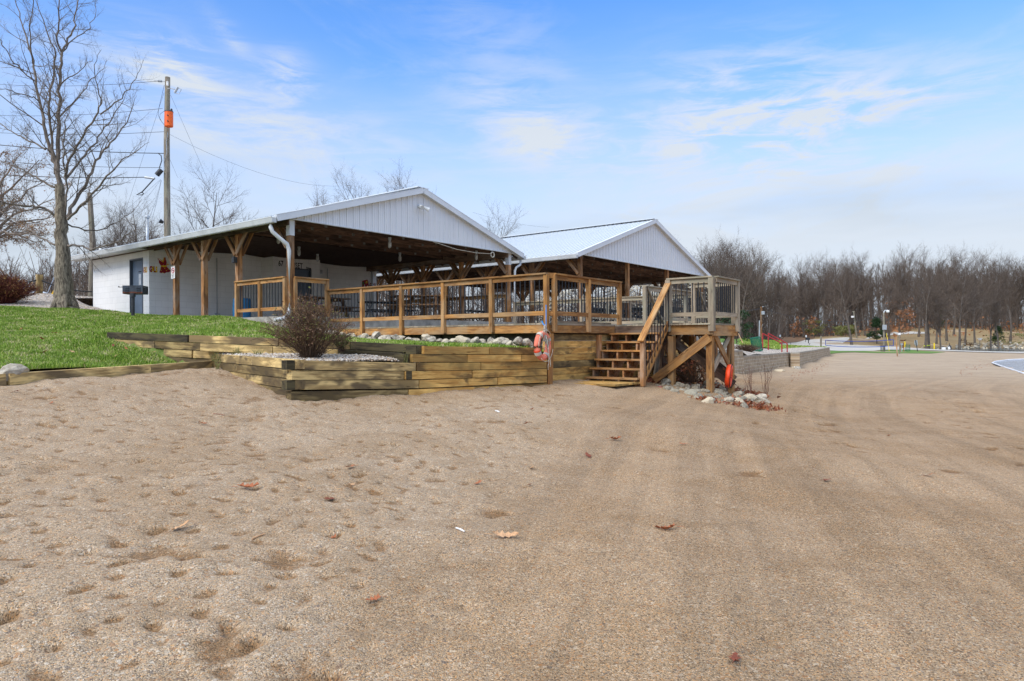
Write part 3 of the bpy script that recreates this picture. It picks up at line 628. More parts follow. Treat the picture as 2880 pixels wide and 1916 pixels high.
sheet('forest_floor', pxpoly([(1500, 950, 75), (1900, 955, 92), (2190, 959, 112), (2290, 955, 155), (2310, 935, 222), (2700, 915, 242), (3300, 940, 232), (3600, 930, 400), (1200, 930, 400)]), 12, base_h, M['litter'], off=.1)
sheet('woodland_floor', [(-60, 33), (-30, 32.5), (-14, 32.5), (-6, 36), (6, 38), (20, 50), (24, 70), (20, 120), (-120, 120), (-120, 20), (-36, 18)], 6, base_h, M['litter'], off=.06)
sheet('gravel_track', [tuple(G(a, b)[:2]) for a, b in ((2425, 953), (2470, 942), (2540, 934.5), (2600, 936), (2606, 940.5), (2540, 942.5), (2485, 947), (2445, 955))], 3, base_h, M['road'], off=.14)
wl = lambda x, y: np.full(len(x), -2.15)
cove = pxpoly(COVE_PX)
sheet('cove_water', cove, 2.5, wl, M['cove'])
foam = MB(); ring = [np.array([x, y, E - 2.15 + .03]) for x, y in cove[8:] + cove[:4]]
foam.tube(ring, .05, 5); tag(foam.build('water_foam', plain('white_foam', (.75, .76, .78), .8)), kind='structure')
sheet('lake_water', pxpoly([(2640, 985, 111), (2880, 989, 104), (3300, 991, 100), (3600, 991, 102), (3600, 978, 150), (2880, 977, 150), (2640, 976, 146), (2600, 977, 130)]), 5, wl, M['lake'], off=.01)
# ------------------------------------------------------------------ text and outlines as thin raised paint
def text_mesh(mb, s, size, fr, depth=.004, spacing=1.0, bold=.0, shear=0, r=.5):
    cu = bpy.data.curves.new('t', 'FONT'); cu.body = s; cu.size = size; cu.extrude = depth / 2; cu.offset = bold; cu.space_character = spacing; cu.shear = shear; cu.resolution_u = 4
    ob = bpy.data.objects.new('t', cu); COL.objects.link(ob)
    dg = bpy.context.evaluated_depsgraph_get(); me = bpy.data.meshes.new_from_object(ob.evaluated_get(dg))
    v = np.empty(len(me.vertices) * 3); me.vertices.foreach_get('co', v); v = v.reshape(-1, 3)
    tri = []
    for p in me.polygons:
        q = list(p.vertices)
        for i in range(1, len(q) - 1): tri.append((q[0], q[i], q[i + 1]))
    bpy.data.objects.remove(ob); bpy.data.curves.remove(cu); bpy.data.meshes.remove(me)
    mb.add(fr(v), np.array(tri), v, r); return v[:, 0].max()
def wall_frame(t0, s0, h0, along, out):
    # local (x right as seen, y up, z out of the wall) -> world; along/out are site-frame 2D directions
    def f(a):
        a = np.asarray(a, float); t = t0 + a[:, 0] * along[0] + a[:, 2] * out[0]; s = s0 + a[:, 0] * along[1] + a[:, 2] * out[1]
        return site(np.c_[t, s, h0 + a[:, 1]])
    return f
def quadwall(mb, t0, s0, t1, s1, h0, h1, thick, hfun=None):
    # block wall with gc = (along, height); outer face on the line, thickness to the left of travel
    L = math.hypot(t1 - t0, s1 - s0); dx, ds = (t1 - t0) / L, (s1 - s0) / L; nx, ns = -ds, dx
    n = 1 if hfun is None else 12
    for i in range(n):
        a, b = i / n * L, (i + 1) / n * L
        ta, tb = (h1, h1) if hfun is None else (hfun(t0 + dx * a, s0 + ds * a), hfun(t0 + dx * b, s0 + ds * b))
        v = []; g = []
        for (l, top) in ((a, ta), (b, tb)):
            for off in (0, thick):
                for h in (h0, top):
                    v.append([t0 + dx * l + nx * off, s0 + ds * l + ns * off, h]); g.append([l + off + .2 * (dx > ds), h + 10, off])
        # order: a0lo a0hi a1lo a1hi b0lo b0hi b1lo b1hi
        f = [[0, 4, 5, 1], [2, 3, 7, 6], [1, 5, 7, 3], [0, 2, 6, 4]]
        if i == 0: f.append([0, 1, 3, 2])
        if i == n - 1: f.append([4, 6, 7, 5])
        mb.add(site(np.array(v)), np.array(f), np.array(g), .5)

def pavilion(name, label, t0, W, s0, L, hs, hb, hp, posts_l, posts_r, posts_f, front_sign, roof_ext_back=0.4, over=.5, fo=.18):
    """gabled open pavilion. t0..t0+W across, s0..s0+L deep, hs slab top, hb underside of gable, hp peak of the gable"""
    rt = thing(name, label, 'pavilion', S(t0 + W / 2, s0 + L / 2, hs), SROT)
    tc = t0 + W / 2; sl = (hp - (hb + .12)) / (W / 2 + 0.0)
    roof_at = lambda t: hp - abs(t - tc) * sl
    # roof: two thick sheets with standing ribs
    for sgn in (-1, 1):
        mb = MB(); e = tc + sgn * (W / 2 + over); a, b = s0 - fo, s0 + L + roof_ext_back
        v = np.array([[tc, a, roof_at(tc)], [e, a, roof_at(e)], [e, b, roof_at(e)], [tc, b, roof_at(tc)]]); v2 = v + [0, 0, .03]
        mb.add(site(np.r_[v, v2]), BOXF, np.r_[v, v2][:, [1, 0, 2]], .5)
        n = int((b - a) / .229)
        for i in range(n + 1):
            s_ = a + .06 + i * .229
            if s_ > b: break
            mb.beam(S(tc, s_, roof_at(tc) + .040), S(e, s_, roof_at(e) + .040), .045, .022, r=.5)
        for kk in range(1, 4):                       # purlins just under the metal
            pass
        mb.build('roof', M['roof'], rt)
    mb = MB(); mb.beam(S(tc - .12, s0 - fo - .02, hp + .045), S(tc - .12, s0 + L + roof_ext_back, hp + .045), .26, .018); mb.beam(S(tc + .12, s0 - fo - .02, hp + .045), S(tc + .12, s0 + L + roof_ext_back, hp + .045), .26, .018)
    mb.build('ridge_cap', M['white_metal'], rt)
    # gable panel, ribbed
    mb = MB(); x = t0 - .04; xe = t0 + W + .04
    zt = lambda t: roof_at(t) - .01
    xs = np.arange(x, xe, .229).tolist() + [xe]
    g0 = s0 - .05
    for a, b in zip(xs[:-1], xs[1:]):
        m_ = [a, b] if not (a < tc < b) else [a, tc, b]
        for p, q in zip(m_[:-1], m_[1:]):
            v = np.array([[p, g0, hb], [q, g0, hb], [q, g0 + .03, hb], [p, g0 + .03, hb], [p, g0, zt(p)], [q, g0, zt(q)], [q, g0 + .03, zt(q)], [p, g0 + .03, zt(p)]])
            mb.add(site(v), BOXF, v[:, [0, 2, 1]], .5)
        mb.box(a - .016, a + .016, g0 - .022, g0 - .001, hb, zt(a) - .01, r=.5)
        for c in (.076, .152):
            if a + c < xe: mb.box(a + c - .010, a + c + .010, g0 - .007, g0 - .001, hb, zt(a + c) - .01, r=.5)
    mb.build('gable_panel', M['siding'], rt)
    mb = MB(); mb.beam(S(t0 - .04, g0 - .01, hb - .012), S(t0 + W + .04, g0 - .01, hb - .012), .07, .022); mb.build('gable_bottom_trim', M['gutter'], rt)
    for sgn in (-1, 1):
        e = tc + sgn * (W / 2 + over); mb = MB()
        mb.beam(S(tc - sgn * .0, s0 - fo - .02, roof_at(tc) - .035), S(e, s0 - fo - .02, roof_at(e) - .035), .03, .17)
        mb.beam(S(tc, s0 - fo + .04, roof_at(tc) + .045), S(e, s0 - fo + .04, roof_at(e) + .045), .16, .016)
        mb.build('rake_trim', M['white_metal'], rt)
        mb = MB(); mb.beam(S(tc, s0 - .10, roof_at(tc) - .10), S(e - sgn * .05, s0 - .10, roof_at(e) - .10), .15, .012); mb.build('rake_soffit', M['gutter'], rt)
        # gutter: open trough along the eave
        mb = MB(); ge = e + sgn * .012; gh = roof_at(e) - .04; a, b = s0 - fo - .02, s0 + L + roof_ext_back
        mb.box(ge, ge + sgn * .012, a, b, gh - .11, gh + .03); mb.box(ge, ge + sgn * .10, a, b, gh - .122, gh - .110)
        v = np.array([[ge + sgn * .10, a, gh - .11], [ge + sgn * .135, a, gh + .0], [ge + sgn * .135, b, gh + .0], [ge + sgn * .10, b, gh - .11]]); v2 = v + [sgn * .010, 0, 0]
        mb.add(site(np.r_[v, v2]), BOXF, None, .5)
        mb.box(ge + sgn * .128, ge + sgn * .150, a, b, gh + .001, gh + .026)
        mb.box(ge, ge + sgn * .13, a - .006, a, gh - .115, gh + .0)
        mb.build('gutter', M['gutter'], rt)
        # eave beam (double plank) with fascia strip
        mb = MB(); tb = t0 + .07 if sgn < 0 else t0 + W - .07
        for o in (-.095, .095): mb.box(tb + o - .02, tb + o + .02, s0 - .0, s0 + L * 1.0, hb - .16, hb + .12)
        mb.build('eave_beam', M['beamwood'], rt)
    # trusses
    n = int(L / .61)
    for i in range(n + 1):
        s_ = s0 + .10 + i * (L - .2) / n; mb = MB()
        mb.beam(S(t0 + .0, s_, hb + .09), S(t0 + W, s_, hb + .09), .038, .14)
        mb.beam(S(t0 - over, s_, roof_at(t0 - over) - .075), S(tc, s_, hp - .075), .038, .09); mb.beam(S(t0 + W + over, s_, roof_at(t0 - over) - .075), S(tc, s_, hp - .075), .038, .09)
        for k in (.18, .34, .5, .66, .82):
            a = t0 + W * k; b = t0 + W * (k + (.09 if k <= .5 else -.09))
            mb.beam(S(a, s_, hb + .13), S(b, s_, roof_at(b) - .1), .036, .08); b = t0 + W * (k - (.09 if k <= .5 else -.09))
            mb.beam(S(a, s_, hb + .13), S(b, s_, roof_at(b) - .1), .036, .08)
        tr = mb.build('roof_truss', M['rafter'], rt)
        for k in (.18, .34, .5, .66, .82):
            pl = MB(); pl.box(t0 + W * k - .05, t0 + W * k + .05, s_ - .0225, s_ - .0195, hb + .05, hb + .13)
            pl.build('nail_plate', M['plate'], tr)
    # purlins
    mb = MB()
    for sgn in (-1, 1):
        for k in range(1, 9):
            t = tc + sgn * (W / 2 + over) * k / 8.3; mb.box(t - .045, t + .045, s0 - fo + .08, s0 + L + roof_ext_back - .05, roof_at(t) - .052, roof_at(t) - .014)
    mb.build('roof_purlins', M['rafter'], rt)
    # posts with double braces
    def post(t, s_, front=False, brace=(1, 1), axis='s', mat='post', h0=hs):
        mb = MB(); mb.box(t - .07, t + .07, s_ - .07, s_ + .07, h0, hb + .10); p = mb.build('post', M[mat], rt)
        for sg, on in ((-1, brace[0]), (1, brace[1])):
            if not on: continue
            for o in ((-.095, .095) if axis == 's' else (0,)):
                b = MB()
                if axis == 's': b.beam(S(t + o * .98, s_ + sg * .03, hb - .72), S(t + o * .98, s_ + sg * .56, hb - .10), .036, .11)
                else: b.beam(S(t + sg * .03, s_, hb - .72), S(t + sg * .56, s_, hb - .10), .036, .11)
                b.build('brace', M[mat], p)
        return p
    for s_, br in posts_l: post(t0 + .07, s_, brace=br)
    for s_, br in posts_r: post(t0 + W - .07, s_, brace=br)
    for t_ in posts_f: post(t_, s0 + .07, brace=(0, 0), axis='t')
    return rt, roof_at, post

# ============================================================ near pavilion with the block building at its back
HS, HB, HP = .66, 3.15, 4.66
B1, roofB1, postB1 = pavilion('picnic_pavilion', 'white gabled picnic pavilion with block restrooms at its left end, nearest the sand', 0, 9.22, 0, 12.05, HS, HB, HP,
    [(.07, (0, 1)), (2.5, (1, 1)), (4.35, (1, 1)), (6.05, (1, 1))], [(.07, (0, 1)), (2.35, (1, 1)), (4.4, (1, 1)), (6.3, (1, 1))], [], True, roof_ext_back=1.25)
mb = MB(); mb.box(-.16, 9.4, -.12, 12.0, -.2, HS); mb.build('concrete_slab', M['concrete'], B1)
mb = MB(); mb.box(-.30, .6, -.35, 2.1, -.4, .42, r=.3); mb.build('foundation_step', M['concrete'], B1)
wh = lambda t, s: min(roofB1(t) - .14, 9)
mb = MB()
D0, D1, DH = 8.12, 9.08, HS + 2.13
# left side wall (outer face on t=0), with the door opening
quadwall(mb, 0, 12.05, 0, D1, HS - .3, HB + .12, .2); quadwall(mb, 0, D0, 0, 7.7, HS - .3, HB + .12, .2); quadwall(mb, 0, D1, 0, D0, DH, HB + .12, .2)
# front faces (towards the camera) : dress wall, jut, rear wall
quadwall(mb, .201, 7.7, 4.05, 7.7, HS - .1, HB + .10, .2); quadwall(mb, 4.05, 7.9, 4.05, 6.95, HS - .1, HB + .02, .2)
quadwall(mb, 4.251, 6.95, 4.75, 6.95, HS - .1, HB + .02, .2); quadwall(mb, 5.70, 6.95, 6.1, 6.95, HS - .1, HB + .02, .2); quadwall(mb, 4.75, 6.95, 5.70, 6.95, HS + 2.1, HB + .02, .2)
quadwall(mb, 5.9, 7.151, 5.9, 7.9, HS - .1, HB + .02, .2); quadwall(mb, 6.1, 7.7, 9.6, 7.7, HS - .1, HB + .10, .2)
quadwall(mb, 9.22, 7.9, 9.22, 12.05, HS - .3, HB + .12, .2); quadwall(mb, 9.0, 12.05, .2, 12.05, HS - .3, HB + .3, .2)
mb.build('block_wall', M['cmu'], B1)
mb = MB(); mb.box(-.022, -.001, 7.66, 12.07, HB - .14, HB + .13); mb.box(.0, 1.05, 7.67, 7.698, HB - .15, HB + .09); mb.build('frieze_board', M['gutter'], B1)
mb = MB(); mb.box(-.45, -.02, 7.7, 13.2, roofB1(-.5) - .10, roofB1(-.5) - .085); mb.build('soffit', M['gutter'], B1)
# doors
def door(t0, s0, along, out, w, h, base, closed=True, glass=True, plate=True):
    fr = wall_frame(t0, s0, base, along, out)
    d = MB(); d.box(.05, w - .05, .0, h - .05, -.12, -.075, fr=fr); dd = d.build('door', M['door'], B1)
    f = MB(); f.box(0, .05, 0, h, -.14, .015, fr=fr); f.box(w - .05, w, 0, h, -.14, .015, fr=fr); f.box(.051, w - .051, h - .05, h, -.14, .014, fr=fr); f.build('door_frame', M['doorframe'], dd)
    k = MB(); hx = .13; k.tube(fr([[hx, 1.0, -.08], [hx, 1.0, -.02]]), .028, 8); k.tube(fr([[hx, 1.0, -.03], [hx + .11, 1.0, -.03]]), .012, 6); k.box(hx - .04, hx + .04, .92, 1.10, -.076, -.068, fr=fr); k.build('door_handle', M['galv'], dd)
    if plate:
        k = MB(); k.box(.50, .66, 1.25, 1.62, -.074, -.066, fr=fr); k.build('door_plate', M['galv'], dd)
        k = MB(); k.box(.48, .68, 1.68, 1.71, -.074, -.068, fr=fr); k.build('door_sign', M['black_paint'], dd)
    return dd
door(0, D1, (0, -1), (-1, 0), D1 - D0, DH - HS, HS)
door(4.75, 6.95, (1, 0), (0, -1), .95, 2.1, HS, plate=False)
# painted lettering: two GALS, the house number, GUYS
def letters(txt, cols, fr, size, step, name='painted_lettering', y=0, bold=.006):
    for c, col in zip(txt, cols):
        pass
def lettering(txt, matkeys, fr, size, step, x0=0, y0=0, bold=.012, squash=1.0):
    for key in dict.fromkeys(matkeys):
        mb = MB()
        for i, (c, k) in enumerate(zip(txt, matkeys)):
            if k != key or c == ' ': continue
            text_mesh(mb, c, size, (lambda a, i=i: fr(np.asarray(a) * [squash, 1, 1] + [x0 + i * step, y0, .004])), bold=bold)
        mb.build('painted_letters', M[key], B1)
frA = wall_frame(0, 0, 0, (0, -1), (-1, 0))      # left wall: x grows toward the camera
h_g = 1.98
lettering('GALS', ['maroon', 'yellow', 'maroon', 'yellow'], wall_frame(0, 8.09, 2.29, (0, -1), (-1, 0)), .25, .070, bold=.010, squash=.46)
frF = lambda t, h: wall_frame(t, 7.7, h, (1, 0), (0, -1))
lettering('GALS', ['maroon', 'yellow', 'maroon', 'yellow'], frF(.012, 2.30), .25, .064, bold=.016, squash=.50)
def flat(mb, pts, fr, z0, z1, r=.5):
    from mathutils.geometry import tessellate_polygon
    p = np.asarray(pts, float); n = len(p); tr = np.array([list(t) for t in tessellate_polygon([[Vector((a, b, 0)) for a, b in p]])])
    i = np.arange(n); j = (i + 1) % n; b = mb.n; v = np.r_[np.c_[p, np.full(n, z0)], np.c_[p, np.full(n, z1)]]
    mb.add(fr(v), np.stack([i, j, j + n, i + n], 1), v, r); mb.F.append(b + tr + n)
dfr0 = frF(.27, 2.27); dfr = lambda a: dfr0(np.asarray(a) * [.56, .66, 1] * 1.0); dx = .0110; dy = .0102
def dp(l, k=1.12): return [((x - 680) / 440 * .80, (850 - y) / 490 * .82) for x, y in l]
mb = MB()
flat(mb, dp([(700, 400), (720, 450), (760, 470), (860, 520), (860, 620), (780, 620), (725, 540), (722, 470), (682, 425)])[::-1], dfr, .001, .006)
flat(mb, dp([(880, 365), (950, 368), (935, 405), (975, 500), (965, 590), (870, 620), (858, 520), (880, 440)])[::-1], dfr, .001, .0062)
flat(mb, dp([(785, 640), (965, 630), (1110, 755), (1040, 800), (960, 810), (900, 845), (850, 825), (790, 845), (740, 820), (770, 740)])[::-1], dfr, .001, .0058)
ms = mb.build('dress_mural', M['maroon'], B1)
mb = MB(); flat(mb, dp([(780, 618), (985, 598), (975, 640), (880, 662), (785, 645)])[::-1], dfr, .0065, .009)
flat(mb, dp([(720, 400), (745, 420), (858, 480), (858, 522), (800, 480), (735, 425)])[::-1], dfr, .0065, .009); flat(mb, dp([(880, 362), (895, 362), (893, 450), (860, 522), (850, 480)])[::-1], dfr, .0065, .0088)
flat(mb, dp([(985, 560), (1020, 510), (1010, 560), (1055, 565), (1020, 590), (975, 595)])[::-1], dfr, .0065, .009)
for x, y in ((780, 690), (907, 692), (1018, 703), (795, 760), (963, 758), (852, 828)): flat(mb, [(dp([(x, y)])[0][0] + .026 * math.cos(a), dp([(x, y)])[0][1] + .026 * math.sin(a)) for a in np.arange(0, 6.28, .78)], dfr, .0065, .009)
mb.build('mural_detail', M['yellow'], ms)
# house number above the second door (door face at s=6.95)
mb = MB(); nf = wall_frame(4.27, 6.95, 2.79, (1, 0), (0, -1)); text_mesh(mb, '67', .27, lambda a: nf(np.asarray(a) * [.75, 1, 1] + [.0, 0, .003]), bold=.006)
text_mesh(mb, 'SUNSET', .29, lambda a: nf(np.asarray(a) * [.66, 1, 1] + [.33, -.03, .003]), bold=.004, spacing=1.08); text_mesh(mb, 'Drive', .13, lambda a: nf(np.asarray(a) * [.75, 1, 1] + [1.20, -.04, .003]), bold=.006)
mb.build('painted_letters', M['black_paint'], B1)
# GUYS sign at the far right of the rear wall
gf0 = wall_frame(8.80, 7.68, 2.33, (1, 0), (0, -1)); gf = lambda a: gf0(np.asarray(a) * [.55, .75, 1])
lettering('GUYS', ['maroon', 'gray_paint', 'maroon', 'gray_paint'], wall_frame(9.20, 7.68, 2.33, (1, 0), (0, -1)), .24, .10, bold=.012, squash=.5)
mb = MB(); flat(mb, [(0, -.15), (.8, -.15), (.62, .12), (.58, .30), (.5, .42), (.1, .34), (-.02, .3), (-.02, 0)], gf, .001, .006); sh = mb.build('shirt_mural', M['maroon'], B1)
mb = MB(); flat(mb, [(.02, .08), (.16, .12), (.18, .26), (.02, .26)], gf, .0065, .009); mb.build('mural_detail', M['green_paint'], sh)
mb = MB(); flat(mb, [(.30, .18), (.48, .22), (.5, .33), (.34, .32)], gf, .0065, .009); mb.build('mural_detail', M['yellow'], sh)
mb = MB(); flat(mb, [(.14, -.08), (.24, 0), (.26, .12), (.18, .1)], gf, .0065, .009); flat(mb, [(.46, -.12), (.56, -.12), (.54, .08), (.47, .06)], gf, .0065, .009); mb.build('mural_detail', M['white'], sh)
for t_ in (.07, 9.15): mb = MB(); mb.box(t_ - .075, t_ + .075, -.006, .146, HB - .42, HB + .10); mb.build('painted_post_top', M['gutter'], B1)
# downspouts
def tube_part(name, pts, rad, mat, par, k=8): m_ = MB(); m_.tube([S(*p) for p in pts], rad, k); return m_.build(name, mat, par, smooth=True)
dsp = MB(); z0 = roofB1(-.5) - .15
pl = [(-.56, -.02, z0), (-.56, -.02, z0 - .10), (-.52, -.04, z0 - .22), (-.34, -.10, z0 - .38), (-.17, -.14, z0 - .50), (-.12, -.15, z0 - .66), (-.12, -.15, z0 - 1.6), (-.12, -.15, 1.0), (-.12, -.15, .80), (-.16, -.15, .68), (-.30, -.15, .58), (-.52, -.13, .54)]
pts = np.array([S(*p) for p in pl]); dsp.tube(pts, .052, 8); dn = dsp.build('downspout', M['gutter'], B1, smooth=True)
dsp = MB(); e = 9.22 + .5; pl = [(e + .05, -.02, z0), (e + .05, -.02, z0 - .08), (e - .02, -.05, z0 - .20), (e - .30, -.08, z0 - .32), (e - .38, -.08, z0 - .45), (e - .38, -.08, 1.6), (e - .38, -.08, .7)]
dsp.tube([S(*p) for p in pl], .042, 8); dsp.build('downspout', M['gutter'], B1, smooth=True)
tube_part('downspout', [(9.28, 7.6, HB), (9.28, 7.6, HS)], .05, M['gutter'], B1)
# floodlights on the gable
mb = MB(); c = (4.55, -.10, 4.13); mb.tube([S(c[0], -.06, c[2]), S(c[0], -.12, c[2])], .06, 10); mb.tube([S(c[0], -.12, c[2]), S(c[0] + .1, -.2, c[2] - .03)], .022, 6); mb.tube([S(c[0], -.12, c[2]), S(c[0] - .08, -.2, c[2] - .01)], .022, 6)
mb.tube([S(c[0] + .08, -.18, c[2] - .02), S(c[0] + .2, -.3, c[2] - .10)], [.035, .07], 10); mb.tube([S(c[0] - .07, -.18, c[2]), S(c[0] - .12, -.32, c[2] - .08)], [.04, .07], 10); mb.build('floodlight', M['gutter'], B1)
# hanging caged lamps
for i, (t, s) in enumerate([(1.2, 2.3), (3.9, .55), (3.3, 4.3), (8.0, .6), (6.6, 3.0), (4.7, 5.2)]):
    mb = MB(); mb.tube([S(t, s, HB + .02), S(t, s, HB - .05)], .05, 8); mb.tube([S(t, s, HB - .05), S(t, s, HB - .13)], .04, 8); l = mb.build('ceiling_lamp', M['galv'], B1)
    mb = MB(); mb.tube([S(t, s, HB - .12), S(t, s, HB - .16), S(t, s, HB - .27), S(t, s, HB - .31)], [.045, .055, .05, .015], 8); mb.build('lamp_glass', M['glass_jar'], l, smooth=True)
# conduit, boxes, vent, loudspeaker, signs
tube_part('conduit', [(2.30, 7.67, 2.95), (2.30, 7.67, .98)], .014, M['galv'], B1, 6); mb = MB(); mb.box(2.22, 2.38, 7.62, 7.698, .80, 1.0); mb.build('electrical_box', M['galv'], B1)
tube_part('conduit', [(7.0, 7.67, 2.95), (7.0, 7.67, 2.1)], .014, M['galv'], B1, 6)
mb = MB()
for k in range(5): mb.box(6.28, 6.75, 7.64, 7.698, 2.72 + k * .03, 2.742 + k * .03)
mb.build('wall_vent', M['galv'], B1)
mb = MB(); mb.box(-.115, -.01, 2.44, 2.56, 2.20, 2.36, r=.2); mb.build('loudspeaker', M['dark_metal'], B1)
def nosmoke(fr, w, h, par, nm='no_smoking_sign'):
    mb = MB(); mb.box(0, w, 0, h, 0, .006, fr=fr); sg = mb.build(nm, M['white'], par)
    a = np.arange(0, 6.4, .35); r_ = w * .34; cx_, cy_ = w * .52, h * .66
    mb = MB(); mb.tube(fr(np.c_[cx_ + r_ * np.cos(a), cy_ + r_ * np.sin(a), np.full(len(a), .008)]), w * .045, 5); mb.tube(fr([[cx_ - r_ * .7, cy_ + r_ * .7, .008], [cx_ + r_ * .7, cy_ - r_ * .7, .008]]), w * .04, 5); mb.build('sign_symbol', M['red'], sg)
    mb = MB(); mb.box(cx_ - r_ * .6, cx_ + r_ * .6, cy_ - .012, cy_ + .012, .006, .008, fr=fr)
    for k, ww in enumerate((.62, .3, .55)): mb.box(w * (.5 - ww / 2), w * (.5 + ww / 2), h * (.27 - k * .09), h * (.27 - k * .09) + h * .035, .006, .008, fr=fr)
    mb.build('sign_symbol', M['black_paint'], sg)
nosmoke(wall_frame(-.02, 5.98, 2.0, (1, 0), (0, -1)) if False else wall_frame(-.012, 6.20, 1.98, (0, -1), (-1, 0)), .24, .37, B1)
# netting slung under the rear trusses
mb = MB(); nx, ny = 24, 12; g = []
for j in range(ny + 1):
    for i in range(nx + 1):
        t = .25 + (9.22 - .5) * i / nx; s = 3.2 + 4.3 * j / ny
        g.append([t, s, HB + .01 - .07 * abs(math.sin(i / nx * math.pi * 3)) * (.4 + .6 * j / ny)])
f = [[j * (nx + 1) + i, j * (nx + 1) + i + 1, (j + 1) * (nx + 1) + i + 1, (j + 1) * (nx + 1) + i] for j in range(ny) for i in range(nx)]
mb.add(site(np.array(g)), np.array(f), None, .5); mb.build('ceiling_netting', M['netting'], B1, smooth=True)
tube_part('hanging_cable', [(5.1, -.08, 3.12), (6.2, -.10, 2.98), (7.2, -.10, 2.96), (7.9, -.10, 3.0)], .010, M['rope'], B1, 5)
mb = MB(); a = np.arange(0, 6.6, .5); mb.tube([S(8.05 + .09 * math.cos(x), -.10, 2.98 + .09 * math.sin(x)) for x in a], .022, 5); mb.build('cable_coil', M['rope'], B1)
# vent pipe through the roof
q = P(414, 669, 27.5); mb = MB(); top = P(414, 612, 27.5); mb.tube([q - [0, 0, 1.2], top], .055, 8); mb.tube([top - [0, 0, .02], top + [0, 0, .04], top + [0, 0, .12]], [.09, .09, .03], 10); mb.build('vent_pipe', M['galv'], B1, smooth=True)

# ============================================================ far pavilion
T2, S2, W2 = 11.45, -1.55, 11.75
FS = .66
B2, roofB2, postB2 = pavilion('open_pavilion', 'white gabled open-sided pavilion standing behind the deck to the right of the nearer one', T2, W2, S2, 13.6, FS, 3.2, 5.24,
    [(S2 + .07, (0, 1)), (S2 + 2.3, (1, 1)), (S2 + 4.6, (1, 1)), (S2 + 6.9, (1, 1)), (S2 + 9.2, (1, 1)), (S2 + 11.5, (1, 1))], [(S2 + .07, (0, 1)), (S2 + 2.3, (1, 1)), (S2 + 4.6, (1, 1)), (S2 + 6.9, (1, 1)), (S2 + 9.2, (1, 1)), (S2 + 11.5, (1, 1))], [T2 + 3.75, T2 + 7.5], False, roof_ext_back=.4, over=.5)
mb = MB(); mb.box(T2 - .3, T2 + W2 + .3, S2 - .2, S2 + 13.8, -1.0, FS); mb.build('concrete_slab', M['concrete'], B2)

# ============================================================ deck
DK = .36; TA, SA = 1.26, -7.16; TE = 4.0; TS = 5.5; TF = 9.3; PS = -9.5; NS = -8.52
deck = thing('wooden_deck', 'stained wooden deck with black balusters and stairs down to the sand', 'deck', S(4, -4, -.9), SROT)
def slatfloor(t0, t1, s0, s1, along, mat, name='deck_boards'):
    mb = MB()
    if along == 's':
        t = t0
        while t < t1 - .02: mb.box(t, min(t + .138, t1), s0, s1, DK - .035 + R.uniform(-.002, .002), DK + R.uniform(-.002, .002)); t += .145
    else:
        s = s0
        while s < s1 - .02: mb.box(t0, t1, s, min(s + .138, s1), DK - .035 + R.uniform(-.002, .002), DK + R.uniform(-.002, .002)); s += .145
    return mb.build(name, M[mat], deck)
slatfloor(TA - .05, TF, SA + .0, -.13, 't', 'deck_gray'); slatfloor(TE + .02, TS, PS - .02, SA - .01, 't', 'deck_gray')
def rim(a, b, h1=DK - .04, hh=.165, mat='deck', w=.045): mb = MB(); mb.beam(S(a[0], a[1], h1 - hh / 2), S(b[0], b[1], h1 - hh / 2), w, hh); return mb.build('rim_joist', M[mat], deck)
rim((TA - .02, -.2), (TA - .02, -3.6)); rim((TA - .02, -3.605), (TA - .02, SA + .02)); rim((TA + .005, SA - .02), (TE + .02, SA - .02), mat='deck'); rim((TE + .02, SA - .04), (TE + .02, NS + .1), mat='beamwood')
rim((TE + .12, NS + .0), (TE + .12, PS - .05), hh=.21); rim((TE + .145, PS - .03), (TS + .1, PS - .03), hh=.24); rim((TS + .05, PS), (TS + .05, NS), hh=.24); rim((TS + .1, SA), (TF, SA)); rim((TF, SA), (TF, -.2))
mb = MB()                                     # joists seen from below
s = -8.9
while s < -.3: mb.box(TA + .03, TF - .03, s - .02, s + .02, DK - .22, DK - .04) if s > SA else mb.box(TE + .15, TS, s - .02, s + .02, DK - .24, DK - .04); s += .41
mb.build('joists', M['beamwood'], deck)
